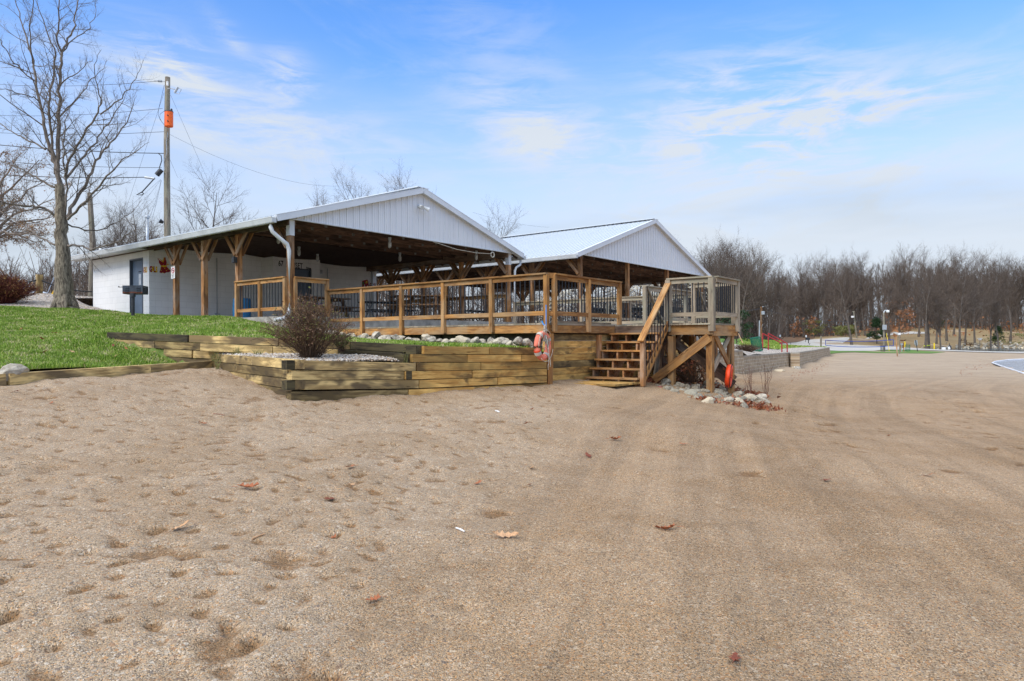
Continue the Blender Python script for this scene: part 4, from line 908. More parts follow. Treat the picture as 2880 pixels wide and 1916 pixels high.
def railing(p0, p1, rh, posts, floor, name='railing', mat='deck', low=None, bal=True, stuff=False, capext=(.03, .03), extend=True, nb=None, post_w=.09, skip=()):
    """rail from p0 to p1 (t,s), posts at fractions along; balusters between"""
    a = np.array(p0, float); b = np.array(p1, float); L = np.linalg.norm(b - a); d = (b - a) / L; nrm = np.array([-d[1], d[0]])
    top = floor + rh; mb = MB()
    mb.beam(S(*(a - d * capext[0]), top - .018), S(*(b + d * capext[1]), top - .018), .14, .034)
    o = mb.build(name, M[mat], deck if low is None else low)
    fr = sorted(posts)
    for f0, f1 in zip(fr[:-1], fr[1:]):
        x0, x1 = f0 * L + .045, f1 * L - .045; m_ = MB(); m_.beam(S(*(a + d * x0), top - .085), S(*(a + d * x1), top - .085), .038, .095); m_.build('top_rail', M[mat], o)
        m_ = MB(); m_.beam(S(*(a + d * x0), floor + .20), S(*(a + d * x1), floor + .20), .038, .09); m_.build('bottom_rail', M[mat], o)
    for f in fr:
        if f in skip: continue
        c = a + d * (f * L); m_ = MB(); lo = floor - .18 if extend else floor - .0
        m_.beam(S(c[0], c[1], lo), S(c[0], c[1], top - .037), post_w, post_w, up=(VV[0], VV[1], 0)); m_.build('railing_post', M[mat], o)
    grp = MB()
    for f0, f1 in zip(fr[:-1], fr[1:]):
        x0, x1 = f0 * L + .045, f1 * L - .045; n = max(1, int(round((x1 - x0) / .125)) - 1)
        for i in range(n):
            c = a + d * (x0 + (x1 - x0) * (i + 1) / (n + 1)) + nrm * .0
            m_ = grp if stuff else MB(); m_.tube([S(c[0], c[1], floor + .17), S(c[0], c[1], top - .05)], .0125, 6)
            if not stuff: m_.build('baluster', M['baluster'], o)
    if stuff and grp.n: tag(grp.build('balusters', M['baluster'], o), kind='stuff')
    return o
RH = 1.03
L1 = 7.16
fpos = [0, 1.4 / L1, 2.86 / L1, 4.26 / L1, 5.70 / L1, 1 - .0]
railing((TA - .09, 0 - .02), (TA - .09, SA - .02), RH, fpos, DK)                                   # long front-left run
railing((TA + .10, SA - .09), (TE + .10, SA - .09), RH, [0, .49, 1], DK)                             # short run to the stairs
railing((TE + .10, NS), (TE + .10, PS - .03), RH, [0.0, 1], DK, mat='deck_gray', post_w=.12)
railing((TE + .2, PS - .09), (TS + .0, PS - .09), RH, [-.04, 1], DK, mat='deck_gray', skip=(-.04,))
railing((TS, PS), (TS, NS), RH, [.0, 1], DK, mat='deck_gray', stuff=True, extend=False)
railing((TS, SA - .05), (TF, SA - .05), RH, [0, .33, .66, 1], DK, mat='deck_gray', stuff=True, extend=False)
railing((TF, SA), (TF, -.1), RH, [0, .2, .4, .6, .8, 1], DK, stuff=True, mat='deck_gray', extend=False)
railing((-.04, 2.42), (-.04, .15), 1.02, [0, .5, 1], HS, extend=False)
railing((.15, .0), (1.15, .0), 1.02, [0, 1], HS, extend=False)
railing((9.18, .2), (9.18, 6.3), 1.02, [0, .35, .67, 1], HS, stuff=True, extend=False, low=B1)
railing((T2 + .1, S2), (T2 + W2, S2), 1.0, [0, .16, .32, .48, .64, .82, 1], FS, stuff=True, extend=False, low=B2, mat='deck_gray')
railing((T2 + W2, S2), (T2 + W2, S2 + 11.5), 1.0, [0, .2, .4, .6, .8, 1], FS, stuff=True, extend=False, low=B2, mat='deck_gray')
# nosing boards seen just behind the low rails, block at the corner
mb = MB(); mb.box(TA + .2, TE - .1, SA + .02, SA + .06, DK + .0, DK + .05); mb.build('kick_board', M['deck_gray'], deck)
mb = MB(); mb.beam(S(TA - .09, SA + .02, DK + .98), S(TA + .10, SA - .09, DK + .98), .04, .11); mb.build('corner_block', M['deck'], deck); mb = MB(); mb.beam(S(TA - .09, SA + .02, DK + .20), S(TA + .10, SA - .09, DK + .20), .04, .10); mb.build('corner_block', M['deck'], deck)
# stairs (near) and stairs (far side)
def stairs(t_top, sgn, s0, s1, n, mat, h_end):
    st = MB(); st.box(min(t_top - sgn * .02, t_top + sgn * .02), max(t_top - sgn * .02, t_top + sgn * .02), s0, s1, DK - .24, DK - .04); so = st.build('stairs', M['beamwood'], deck)
    rise, run = .196, .21
    for i in range(1, n + 1):
        h = DK - rise * i; t = t_top + sgn * run * (i - 1); a, b = sorted((t + sgn * .27, t - sgn * .0)); m_ = MB(); m_.box(a, b, s0 - .02, s1 + .02, h - .036, h); m_.build('tread', M[mat], so)
    for s_ in np.linspace(s0 + .06, s1 - .06, 4):
        m_ = MB(); bt = t_top + sgn * run * (n - .0); 
        m_.beam(S(t_top, s_, DK - .44), S(t_top + sgn * run * (n - 1), s_, DK - .44 - rise * (n - 1)), .038, .15)
        for i in range(1, n + 1):
            h = DK - rise * i - .037; t = t_top + sgn * run * (i - 1); x0, x1 = t + sgn * .01, t + sgn * .235
            v = np.array([[x0, s_ - .021, h - .30], [x1, s_ - .021, h - .158], [x1, s_ - .021, h], [x0, s_ - .021, h]]); v2 = v + [0, .042, 0]
            m_.add(site(np.r_[v, v2]), BOXF, np.r_[v, v2] * [1, 1, 1] + i, R.random())
        m_.build('stringer', M['post'], so)
    return so
so = stairs(TE - .02, -1, NS + .08, SA - .02, 6, 'deck', -.95)
m_ = MB(); m_.box(TE - 2.05, TE - 1.0, NS + .02, SA - .06, -.965, -.925); 
lb = MB()
for k in range(8): lb.box(1.70 + k * .145, 1.70 + k * .145 + .139, NS + .04, SA - .06, -.935, -.895)
lb.build('landing_boards', M['timber_gold'], deck)
sf = stairs(TS + .1, 1, NS + .1, SA - .1, 6, 'deck_gray', -1.0)
# sloping handrails with newel posts and balusters
def stair_rail(t_top, sgn, s_, mat, stuff, nb=9, run=1.31, drop=1.26):
    tb = t_top + sgn * run; ht, hbm = DK + RH - .06, DK + RH - .06 - drop
    m_ = MB(); m_.beam(S(t_top, s_, ht + .0), S(tb + sgn * .10, s_, hbm - .10), .14, .036); o = m_.build('handrail', M[mat], deck)
    m_ = MB(); m_.beam(S(tb, s_, hbm - 1.06), S(tb, s_, hbm - .03), .09, .09, up=(VV[0], VV[1], 0)); m_.build('newel_post', M['post'], o)
    m_ = MB(); m_.beam(S(t_top, s_, ht - .07), S(tb, s_, hbm - .07), .038, .09); m_.build('top_rail', M[mat], o)
    m_ = MB(); m_.beam(S(t_top - sgn * .02, s_, ht - .90), S(tb - sgn * .0, s_, hbm - .96), .038, .13); m_.build('bottom_rail', M[mat], o)
    g = MB()
    for i in range(nb):
        f = (i + .7) / (nb + .4); t = t_top + sgn * run * f; h = ht - drop * f; q = g if stuff else MB(); q.tube([S(t, s_ - .03, h - .94), S(t, s_ - .03, h - .06)], .0105, 6)
        if not stuff: q.build('baluster', M['baluster'], o)
    if stuff: tag(g.build('balusters', M['baluster'], o), kind='stuff')
stair_rail(TE + .12, -1, NS, 'deck', False); stair_rail(TS + .05, 1, NS, 'deck_gray', True); stair_rail(TS + .05, 1, SA - .05, 'deck_gray', True)
# support posts and braces below the platform
def gh(t, s): q = S(t, s, 0); return float(base_h([q[0]], [q[1]])[0])
def spost(t, s, h1=DK - .28, mat='deck', dx=0): m_ = MB(); m_.beam(S(t + dx, s, gh(t, s) - .25), S(t, s, h1), .135, .135, up=(VV[0], VV[1], 0)); m_.build('support_post', M[mat], deck)
spost(TE + .2, NS - .02); spost(TE + .22, PS + .06); spost(TS - .05, PS + .06); spost(TS - .08, NS); spost(TE + .7, NS + .5, mat='beamwood')
m_ = MB(); m_.beam(S(TA - .05, SA - .02, -1.15), S(TA + .03, SA - .02, DK - .22), .13, .13, up=(VV[0], VV[1], 0)); m_.build('support_post', M['deck'], deck)
def brace(a, b, mat='deck', w=.04, h=.19): m_ = MB(); m_.beam(S(*a), S(*b), w, h); m_.build('cross_brace', M[mat], deck)
brace((TE + .10, -8.14, -.93), (TE + .10, PS + .03, .05)); brace((TE + .30, NS + .2, .10), (TS - .15, PS - .05, -1.05), 'beamwood'); brace((TS + .04, NS + .3, .10), (TS + .04, PS + .0, -.95), 'beamwood')
brace((TE + .3, PS + .0, .12), (TS - .05, PS + .0, -.80), h=.14); brace((TS - .1, PS + .05, .12), (TE + .3, PS + .045, -.70), h=.14, mat='deck_gray'); brace((TE + .3, NS + .3, .1), (TE + .3, SA - .9, -.9), 'deck_gray', h=.14)
# dark boards behind the long rim
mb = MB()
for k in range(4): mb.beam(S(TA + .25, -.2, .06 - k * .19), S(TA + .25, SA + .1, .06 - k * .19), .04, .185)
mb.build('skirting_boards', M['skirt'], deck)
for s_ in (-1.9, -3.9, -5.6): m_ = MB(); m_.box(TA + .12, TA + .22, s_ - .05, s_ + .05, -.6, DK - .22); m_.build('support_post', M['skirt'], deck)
# ============================================================ timber retaining walls
TH = .1435
tw = thing('timber_retaining_wall', 'stepped retaining wall of stacked timbers, golden at the stairs and mossy at its left corner', 'retaining wall', (W0[0], W0[1], W0[2] - .75))
WM = np.array([*(W0[:2] + (WK[:2] - W0[:2]) * .44), 0])
def wall_top(f):                              # height of the reference course top along the front wall, f 0..1
    return E + np.interp(f, [0, .42, 1], [-.262, -.372, -.440])
def course(name, pa, pb, top_a, top_b, mat, w=.14, h=TH - .011, dz=0, r=None):
    m_ = MB(); m_.beam([pa[0], pa[1], top_a - h / 2], [pb[0], pb[1], top_b - h / 2], w, h, r=r); return m_.build(name, M[mat], tw)
def frontpt(f, back=0.0):
    d = WK[:2] - W0[:2]; L = np.linalg.norm(d); n = np.array([-d[1], d[0]]) / L; return W0[:2] + d * f + n * (.07 + back)
LF = np.linalg.norm(WK[:2] - W0[:2])
splits = {0: [0.015, .39, .66, 1.0], 1: [-.012, .345, .62, 1.0], 2: [.012, .40, .74, 1.0], 3: [-.014, .36, .70, 1.0], 4: [0, .42, .8, 1.0], 5: [0, .5, 1.0]}
for c in range(6):
    sp = splits[c]
    for i, (a, b) in enumerate(zip(sp[:-1], sp[1:])):
        mat = 'timber_green' if (a + b) / 2 < .36 or (c == 4 and a < .3) else 'timber_gold'
        if c == 3 and .3 < (a + b) / 2 < .5: mat = 'timber_green'
        jj = R.uniform(-.006, .006)
        course('timber', frontpt(a + .003, jj), frontpt(b - .001, jj), wall_top(a) - c * TH - (.012 if c > 2 else 0), wall_top(b) - c * TH - (.012 if c > 2 else 0) + (.006 if c > 3 else 0), mat)
    if c in (0, 2):                              # end grain of the lapped timbers at the corner
        q = frontpt(-.0, 0); course('timber', frontpt(-.022, .005), frontpt(.012, .005), wall_top(0) - c * TH, wall_top(0) - c * TH, 'timber_dark')
for c, (a0, sp) in {1: (0.375, [.375, .60, .86]), 2: (.42, [.42, .70, .97])}.items():
    for i, (a, b) in enumerate(zip(sp[:-1], sp[1:])):
        course('timber', frontpt(a + .002), frontpt(b - .001), wall_top(a) + c * TH, wall_top(b) + c * TH, 'timber_gold')
course('timber', frontpt(.862), frontpt(1.0), wall_top(.86) + TH, wall_top(1.) + TH, 'timber_gold')
for c, f in ((1, .366), (2, .412)): course('timber', frontpt(f, -.003), frontpt(f, .25), wall_top(f) + c * TH, wall_top(f) + c * TH, 'timber_dark')
for c, f in ((2, .352), (-1, .355), (-4, .39)): pass
for c, f in ((1, .352), (4, .402)):
    course('timber', frontpt(f, -.006), frontpt(f + .022, -.006), wall_top(f) - c * TH, wall_top(f) - c * TH, 'timber_dark')
# left return of the lower wall
dl = LL_END[:2] - W0[:2]; Ll = np.linalg.norm(dl); dn = dl / Ll; nl = np.array([dn[1], -dn[0]])
for c in range(6):
    sp = [[.0, .45, 1.06], [.03, .62, 1.05], [.0, .5, 1.05], [.03, .6, 1.05], [0, 1.05], [0, 1.05]][c]
    for a, b in zip(sp[:-1], sp[1:]):
        pa = W0[:2] + dl * a + nl * .07 + dn * .0; pb = W0[:2] + dl * b + nl * .07
        ta = W0[2] + (LL_END[2] - W0[2] - .0) * a - c * TH; tb = W0[2] + (LL_END[2] - W0[2]) * b - c * TH
        course('timber', pa + dn * .002, pb - dn * .002, ta, tb, 'timber_green')
# upper tiers across the back of the planter
def tier(pts, dz, off, mats, cuts):
    # pts: 3D top line; offset along the view-ish normal
    P_ = np.array(pts)
    for (f0, f1), mt in zip(cuts, mats):
        def at(f):
            seg = np.linalg.norm(np.diff(P_[:, :2], axis=0), axis=1); cl = np.r_[0, np.cumsum(seg)] / seg.sum(); return np.array([np.interp(f, cl, P_[:, k]) for k in range(3)])
        a, b = at(f0), at(f1); d = (b - a)[:2]; d /= np.linalg.norm(d); n = np.array([d[1], -d[0]])
        a = a + np.r_[n * off, 0]; b = b + np.r_[n * off, 0]
        course('timber', a[:2], b[:2], a[2] + dz, b[2] + dz, mt)
line = [U_L, U_M, (U_M + U_R) / 2 + [0, -.0, .01], U_R]
tier(line, 0, .07, ['timber_dark', 'timber_green', 'timber_green', 'timber_dark'], [(0, .322), (.325, .60), (.602, .80), (.802, .995)])
tier(line, -TH, .10, ['timber_green', 'timber_green'], [(.04, .20), (.202, .385)]); tier(line, -TH, .26, ['timber_green', 'timber_green', 'timber_dark'], [(.39, .60), (.602, .78), (.782, .95)])
tier(line, -2 * TH, .12, ['timber_green', 'timber_green'], [(.24, .345), (.347, .6)])
tier(line, -3 * TH, .13, ['timber_green'], [(.26, .5)])
# wall below the deck beside the stairs
for c in range(9):
    h = .13 - c * TH; m_ = MB(); m_.beam(S(TA + .0, SA + .10, h - TH / 2), S(TF - .5, SA + .10, h - TH / 2), .1, TH - .005); m_.build('timber', M['timber_gold' if c % 4 else 'timber_green'], tw)
for t in (3.3, TE + .1): m_ = MB(); m_.box(t - .06, t + .06, SA - .04, SA + .04, -1.3, DK - .24); m_.build('timber_post', M['post'], tw)
# low edging along the foot of the lawn
ed = thing('timber_edging', 'low single timber edging between the lawn and the sand at the left', 'edging', KB_0)
tw_, tw = tw, ed
mid = KB_0 + (KB_R - KB_0) * .62
course('timber', KB_L[:2], (KB_0 + (KB_R - KB_0) * .02)[:2], KB_L[2], KB_0[2], 'timber_green', h=.16, r=.85); course('timber', (KB_0 + (KB_R - KB_0) * .022)[:2], mid[:2], KB_0[2], mid[2], 'timber_green', h=.155, r=.9)
course('timber', (mid + (KB_R - KB_0) * .002)[:2], KB_R[:2], mid[2], KB_R[2], 'timber_green', h=.15, r=.7)
tw = tw_
# landing boards half buried by the sand at the left edge
q = G(0, 1120); bt = thing('board_walk', 'weathered grey boards half buried in the sand at the left edge', 'boards', q)
for k in range(5):
    a = G(-260, 1092 + k * 17, .02); b = G(18 + k * 13 - (k == 2) * 20, 1098 + k * 14, -.004); m_ = MB(); m_.beam(a, b, .12, .04, r=.9); m_.build('board', wood('bleached_board', (.62, .54, .44), (.42, .35, .28), None, 0, .3, .1) if k == 0 else bpy.data.materials['bleached_board'], bt)

# ============================================================ rocks
def rock_mesh(seed, name, mat, sub=2):
    rr = np.random.RandomState(seed)
    import bmesh
    bm = bmesh.new(); bmesh.ops.create_icosphere(bm, subdivisions=sub, radius=.5)
    pl = [(rr.normal(size=3), rr.uniform(.20, .38)) for _ in range(9)]
    pl = [(n / np.linalg.norm(n), d) for n, d in pl]
    for v in bm.verts:
        p = np.array(v.co)
        for n, d in pl:
            k = p @ n
            if k > d: p = p - n * (k - d) * .93
        p = p * [1, .8, .62] + rr.normal(size=3) * .012; v.co = p
    me = bpy.data.meshes.new(name); bm.to_mesh(me); bm.free(); me.materials.append(M[mat]); return me
RM = [rock_mesh(i, 'rock', 'rock', 2) for i in range(8)]; RW = [rock_mesh(20 + i, 'rock', 'rock_white', 2) for i in range(8)]
rred = rock_mesh(40, 'rock', 'rock_red')
def rock(loc, size, me, label, group=None, z=None, tilt=.5):
    o = bpy.data.objects.new('rock', me); COL.objects.link(o); o.location = tuple(loc); o.scale = (size * R.uniform(.85, 1.25), size * R.uniform(.85, 1.2), size * R.uniform(.8, 1.15))
    o.rotation_euler = (R.uniform(-tilt, tilt), R.uniform(-tilt, tilt), R.uniform(0, 6.28)); return tag(o, label, 'rock', group)
rp = [tuple(P(a, b, d)[:2]) for a, b, d in ((1840, 1088, 15.3), (1880, 1104, 14.6), (1950, 1136, 13.9), (2040, 1150, 13.9), (2120, 1158, 14.3), (2150, 1135, 15.3), (2120, 1108, 16.8), (2030, 1085, 17.6), (1960, 1080, 17.2), (1850, 1070, 16.5))]
xs = [p[0] for p in rp]; ys = [p[1] for p in rp]; placed = []
tries = 0
while len(placed) < 120 and tries < 6000:
    tries += 1; x, y = R.uniform(min(xs), max(xs)), R.uniform(min(ys), max(ys))
    if not inside([x], [y], rp)[0]: continue
    sz = R.choice([.15, .2, .24, .3, .36])
    if any((x - a) ** 2 + (y - b) ** 2 < ((sz + s_) * .36) ** 2 for a, b, s_ in placed): continue
    placed.append((x, y, sz))
for x, y, sz in placed: rock(on_ground(x, y, sz * .16), sz, R.choice(RM), 'rounded grey-brown rock in the pile under the deck platform', 'rocks piled under the deck platform')
rock(G(1857, 1094, .03), .17, rred, 'small red stone at the foot of the stairs newel post')
for px, py, sz in ((2110, 1130, .4), (2140, 1125, .34), (2075, 1140, .38), (2040, 1135, .42), (1990, 1140, .34), (2155, 1137, .25)): rock(G(px, py, .05), sz, R.choice(RW), 'pale angular rock at the outer edge of the rock pile', 'pale rocks at the edge of the rock pile')
rock(G(2170, 1152, .0), .26, RM[0], 'half-buried grey rock on the sand, apart to the right of the rock pile')
# pale stones along the foot of the deck on the lawn strip
def lawn_pt(px, py, d0=13, d1=19):
    a, b = ray(px, py); ds = np.linspace(9, 24, 400); hh = lawn_h(a * ds, ds); k = np.argmax(b * ds <= hh + 0); return np.array([a * ds[k], ds[k], hh[k] + E])
for i in range(170):
    f = R.random(); s_ = -.6 - f * 6.4; t_ = TA - .34 - abs(R.gauss(0, .20)) - .32 * (1 - f) * R.random()
    if .62 < f < .70 and R.random() < .8: continue
    q = S(t_, s_, 0); z = float(lawn_h([q[0]], [q[1]])[0]) + E; sz = R.choice([.16, .20, .26, .30]) * (1.3 if R.random() < .12 else 1)
    rock((q[0], q[1], z + sz * R.uniform(.30, .55)), sz, R.choice(RW), 'pale limestone lump in the row along the foot of the deck', 'pale stones along the foot of the deck')
rock(lawn_pt(857, 920) + [0, 0, .02], .26, RW[2], 'flat pale stone left of the brown bush, below the concrete slab')
q = P(36, 1046, 9.55); rock((q[0], q[1], q[2] - .02), .52, RW[4], 'large pale boulder behind the low timber edging at the left', tilt=.15)
for px, py, sz in ((553, 1032, .22), (625, 1030, .26)): q = G(px, py); rock(q + [0, 0, .03], sz, RM[3], 'tan rock where the low edging meets the timber wall' if px > 600 else 'flat tan rock half sunk at the end of the low edging', tilt=.2)
for px, py, sz in ((2238, 1037, .9), (2190, 1044, .6)): rock(G(px, py, .0), sz, RW[1], 'flat slab on the sand below the corner of the block wall' if px > 2200 else 'smaller flat stone on the sand beside the block wall', tilt=.05)
# pebbles in the planter: one heap nobody could count
pb = MB(); ic = None
import bmesh
bm = bmesh.new(); bmesh.ops.create_icosphere(bm, subdivisions=1, radius=.5); icv = np.array([v.co[:] for v in bm.verts]); icf = np.array([[v.index for v in f.verts] for f in bm.faces]); bm.free()
rr = np.random.RandomState(3); xs = [p[0] for p in pl_poly]; ys = [p[1] for p in pl_poly]; n = 0
X = rr.uniform(min(xs), max(xs), 16000); Y = rr.uniform(min(ys), max(ys), 16000); ok = inside(X, Y, pl_poly); X, Y = X[ok], Y[ok]; Z = pl_h(X, Y) + E + rr.uniform(.0, .03, len(X))
for x, y, z in zip(X[:9000], Y[:9000], Z[:9000]):
    sc = rr.uniform(.022, .055); a = rr.uniform(0, 6.28); c, s_ = math.cos(a), math.sin(a); v = icv * [sc * 1.2, sc * .9, sc * .7]
    v = np.c_[v[:, 0] * c - v[:, 1] * s_, v[:, 0] * s_ + v[:, 1] * c, v[:, 2]]; pb.add(v + [x, y, z], icf, v, rr.rand())
tag(pb.build('planter_pebbles', M['pebble'], smooth=True), kind='stuff')

# ============================================================ vegetation helpers
def unit(v): v = np.asarray(v, float); return v / (np.linalg.norm(v) + 1e-9)
def rnd_perp(d, rng):
    a = rng.normal(size=3); a -= d * (a @ d); return unit(a)
def grow(mb, p, d, L, r0, lvl, rng, prm, tips=None):
    n = prm['seg'][lvl]; pts = [np.array(p, float)]; dd = unit(d); wob = prm['wob'][lvl]
    for i in range(n):
        dd = unit(dd + rng.normal(size=3) * wob + np.array([0, 0, prm['up'][lvl]])); pts.append(pts[-1] + dd * L / n)
    rad = r0 * (1 - np.linspace(0, 1, n + 1) * prm['taper'][lvl]); pts = np.array(pts)
    mb.tube(pts, rad, prm['k'][lvl], caps=False)
    if tips is not None and lvl == len(prm['seg']) - 1: tips.append(pts[-1]); tips.append(pts[len(pts) // 2])
    if lvl + 1 >= len(prm['seg']): return
    kids(mb, pts, rad, L, lvl, rng, prm, tips)
def kids(mb, pts, rad, L, lvl, rng, prm, tips=None, nk=None):
    nk = nk or prm['kids'][lvl]; n = len(pts) - 1; seg = np.linalg.norm(np.diff(pts, axis=0), axis=1); cl = np.r_[0, np.cumsum(seg)]; cl /= cl[-1]
    for j in range(nk):
        f = prm['start'][lvl] + (1 - prm['start'][lvl]) * (j + rng.uniform(0, 1)) / nk; f = min(f, .99)
        q = np.array([np.interp(f, cl, pts[:, k]) for k in range(3)]); i = min(n - 1, int(np.searchsorted(cl, f) - 1)); d0 = unit(pts[max(i, 0) + 1] - pts[max(i, 0)])
        an = math.radians(rng.uniform(*prm['ang'][lvl])); pd = rnd_perp(d0, rng); pd = unit(pd + np.array([0, 0, prm['lift'][lvl]])); pd = unit(pd - d0 * (pd @ d0))
        nd = d0 * math.cos(an) + pd * math.sin(an); nl = L * prm['len'][lvl] * rng.uniform(.6, 1.15) * (1.1 - .55 * f)
        grow(mb, q, nd, nl, min(np.interp(f, cl, rad) * prm['rr'][lvl], prm.get('rmax', 1)), lvl + 1, rng, prm, tips)
TREE = dict(seg=[8, 6, 5, 4], wob=[.05, .10, .14, .18], up=[.05, .07, .05, .04], taper=[.75, .85, .85, .8], k=[7, 5, 4, 3], kids=[16, 9, 7], start=[.30, .2, .15], ang=[(30, 60), (30, 55), (30, 60)], lift=[.2, .15, .1], len=[.48, .5, .5], rr=[.42, .55, .6])
def bare_tree(seed, H, r0, prm=TREE, trunk_mat='bark_far', crown_mat='twig_far', name='bare_tree', rmin=0):
    rng = np.random.RandomState(seed); tr = MB(); cr = MB()
    n = 10; d = np.array([0, 0, 1.]); pts = [np.zeros(3) - [0, 0, .4]]
    for i in range(n): d = unit(d + rng.normal(size=3) * .045 + [0, 0, .06]); pts.append(pts[-1] + d * H * .92 / n)
    pts = np.array(pts); f = np.linspace(0, 1, n + 1); rad = r0 * (1 - f * .88) + r0 * .35 * np.exp(-f * 14); tr.tube(pts, rad, 7, caps=False)
    kids(cr, pts, rad, H * .95, 0, rng, prm)
    root = thing(name, '-', 'tree', (0, 0, 0)); tr.build('trunk', M[trunk_mat], root, smooth=True); cr.build('crown', M[crown_mat], root); return root
# distant-tree variants, twigs a little thicker so that they read from afar
FARP = dict(seg=[8, 5, 4, 2], wob=[.05, .10, .15, .2], up=[.05, .10, .08, .05], taper=[.75, .7, .6, .5], k=[7, 4, 3, 3], kids=[24, 12, 10], start=[.28, .12, .1], ang=[(25, 58), (28, 58), (25, 70)], lift=[.25, .15, .1], len=[.42, .50, .55], rr=[.50, .62, .75])
FARW = dict(FARP, kids=[19, 13, 9], start=[.28, .2, .1], len=[.50, .5, .5], ang=[(35, 65), (30, 55), (25, 60)])
FARN = dict(FARP, kids=[24, 9, 8], start=[.45, .15, .1], len=[.24, .5, .5], ang=[(15, 40), (20, 45), (25, 60)])
variants = [bare_tree(100 + i, 20, .26, [FARP, FARW, FARN, FARP, FARN, FARW][i]) for i in range(6)]
used = [False] * 6
def plant(v, x, y, z, sc, label, group, sz=None):
    root = variants[v]
    if used[v]: o = clone(root, label=label)
    else: o = root; used[v] = True; o['label'] = label
    o.location = (x, y, z - .15); o.scale = (sc * R.uniform(.9, 1.1), sc * R.uniform(.9, 1.1), sc); o.rotation_euler = (R.uniform(-.03, .03), R.uniform(-.03, .03), R.uniform(0, 6.28)); o['group'] = group; return o
# individual trees placed by where they stand (px of the trunk, px of the foot, distance, top px)
def plant_px(px, d, top, v, label, group):
    a, b = ray(px, top); x = a * d; z = float(base_h([x], [d])[0]) + E; H = b * d + E - z; return plant(v, x, d, z, H / 20 * 1.0, label, group)
gr_r = 'bare trees of the far wood on the right'; lab_r = 'tall bare tree among the many in the wood on the right'
tops = [(1930, 715), (1990, 712), (2050, 690), (2100, 700), (2160, 735), (2210, 745), (2260, 752), (2310, 745), (2380, 722), (2430, 740), (2480, 740), (2520, 718), (2580, 735), (2640, 712), (2700, 728), (2760, 735), (2820, 725), (2900, 715), (3050, 715)]
def top_at(px): return float(np.interp(px, [a for a, b in tops], [b for a, b in tops]))
for i in range(150):
    px = 1880 + 1250 * (i + R.random()) / 150; row = i % 3
    d = (118 if px < 2190 else 165 if px < 2320 else 190 if px < 2480 else 215) + row * 13 + R.uniform(-5, 5)
    if px < 2190: d = 112 + row * 12 + R.uniform(-4, 4)
    plant_px(px, d, top_at(px) + R.choice([-24, -10, -2, 8, 18, 32]), R.randrange(6), 'bare tree of the far wood ' + ('just right of the deck platform' if px < 2150 else 'behind the red handrails' if px < 2300 else 'between the mailbox and the street lamp' if px < 2480 else 'behind the orange-leaved tree' if px < 2680 else 'behind the bank at far right') + (', front row' if row == 0 else ', deeper in'), gr_r)
spec = [(2020, 90, 712, 0, 'large leaning bare tree standing in front of the wood, just right of the far pavilion'), (2075, 104, 690, 1, 'tallest bare tree right behind the deck platform'), (2395, 128, 722, 1, 'big spreading bare oak beside the curve of the road'), (2600, 128, 735, 1, 'broad forked bare tree on the leafy bank, behind the road sign'), (2610, 134, 725, 5, 'broad bare tree just behind the forked one on the leafy bank'), (2697, 130, 722, 5, 'bare tree with thick trunk left of the picnic table on the leafy bank')]
for px, d, top, v, lb_ in spec:
    o = plant_px(px, d, top, v, lb_, 'single bare trees on the leafy bank'); 
    del o['group']
for i, (px, d, top) in enumerate([(2500, 150, 745), (2632, 150, 760), (2646, 128, 800), (2662, 160, 740), (2712, 150, 770), (2741, 145, 750), (2784, 135, 790), (2798, 150, 745), (2808, 134, 800), (2840, 160, 740), (2582, 175, 730), (2680, 180, 740), (2490, 118, 880)]):
    plant_px(px, d, top, R.choice([2, 4, 0, 3]), 'slim bare tree standing alone on the leafy bank below the wood', 'slim bare trees on the leafy bank')
# wood on the left and behind the pavilions
def top_l(px): return float(np.interp(px, [-300, 0, 120, 260, 340, 480, 600, 700, 790, 880, 960, 1080, 1150, 1250, 1330, 1400, 1500, 1900], [700, 690, 700, 640, 560, 600, 640, 640, 640, 660, 640, 640, 700, 700, 650, 690, 760, 760]))
for i in range(74):
    px = -420 + 2300 * (i + R.random()) / 74; row = i % 2; d = 58 + row * 14 + R.uniform(-4, 4) + (12 if px > 1200 else 0)
    plant_px(px, d, top_l(px) + R.uniform(0, 60), R.randrange(6), 'bare tree of the back wood ' + ('left of or behind the large lawn tree' if px < 250 else 'behind the block building roof' if px < 800 else 'seen past the near pavilion gable' if px < 1450 else 'seen through the far pavilion'), 'bare trees behind the pavilions')
for px, d, top, v, lb_ in [(575, 42, 492, 5, 'bare tree above the left roof, just right of the utility pole'), (845, 48, 528, 1, 'bare tree above the middle of the roof'), (1010, 44, 500, 5, 'bare tree with sparse buds above the roof near the ridge'), (1100, 47, 470, 1, 'tallest bare tree above the roof, left of the ridge'), (1385, 50, 592, 5, 'small bare tree showing between the two pavilion roofs'), (400, 40, 560, 5, 'bare tree behind the block building, left of the utility pole')]:
    o = plant_px(px, d, top, v, lb_, 'x'); del o['group']
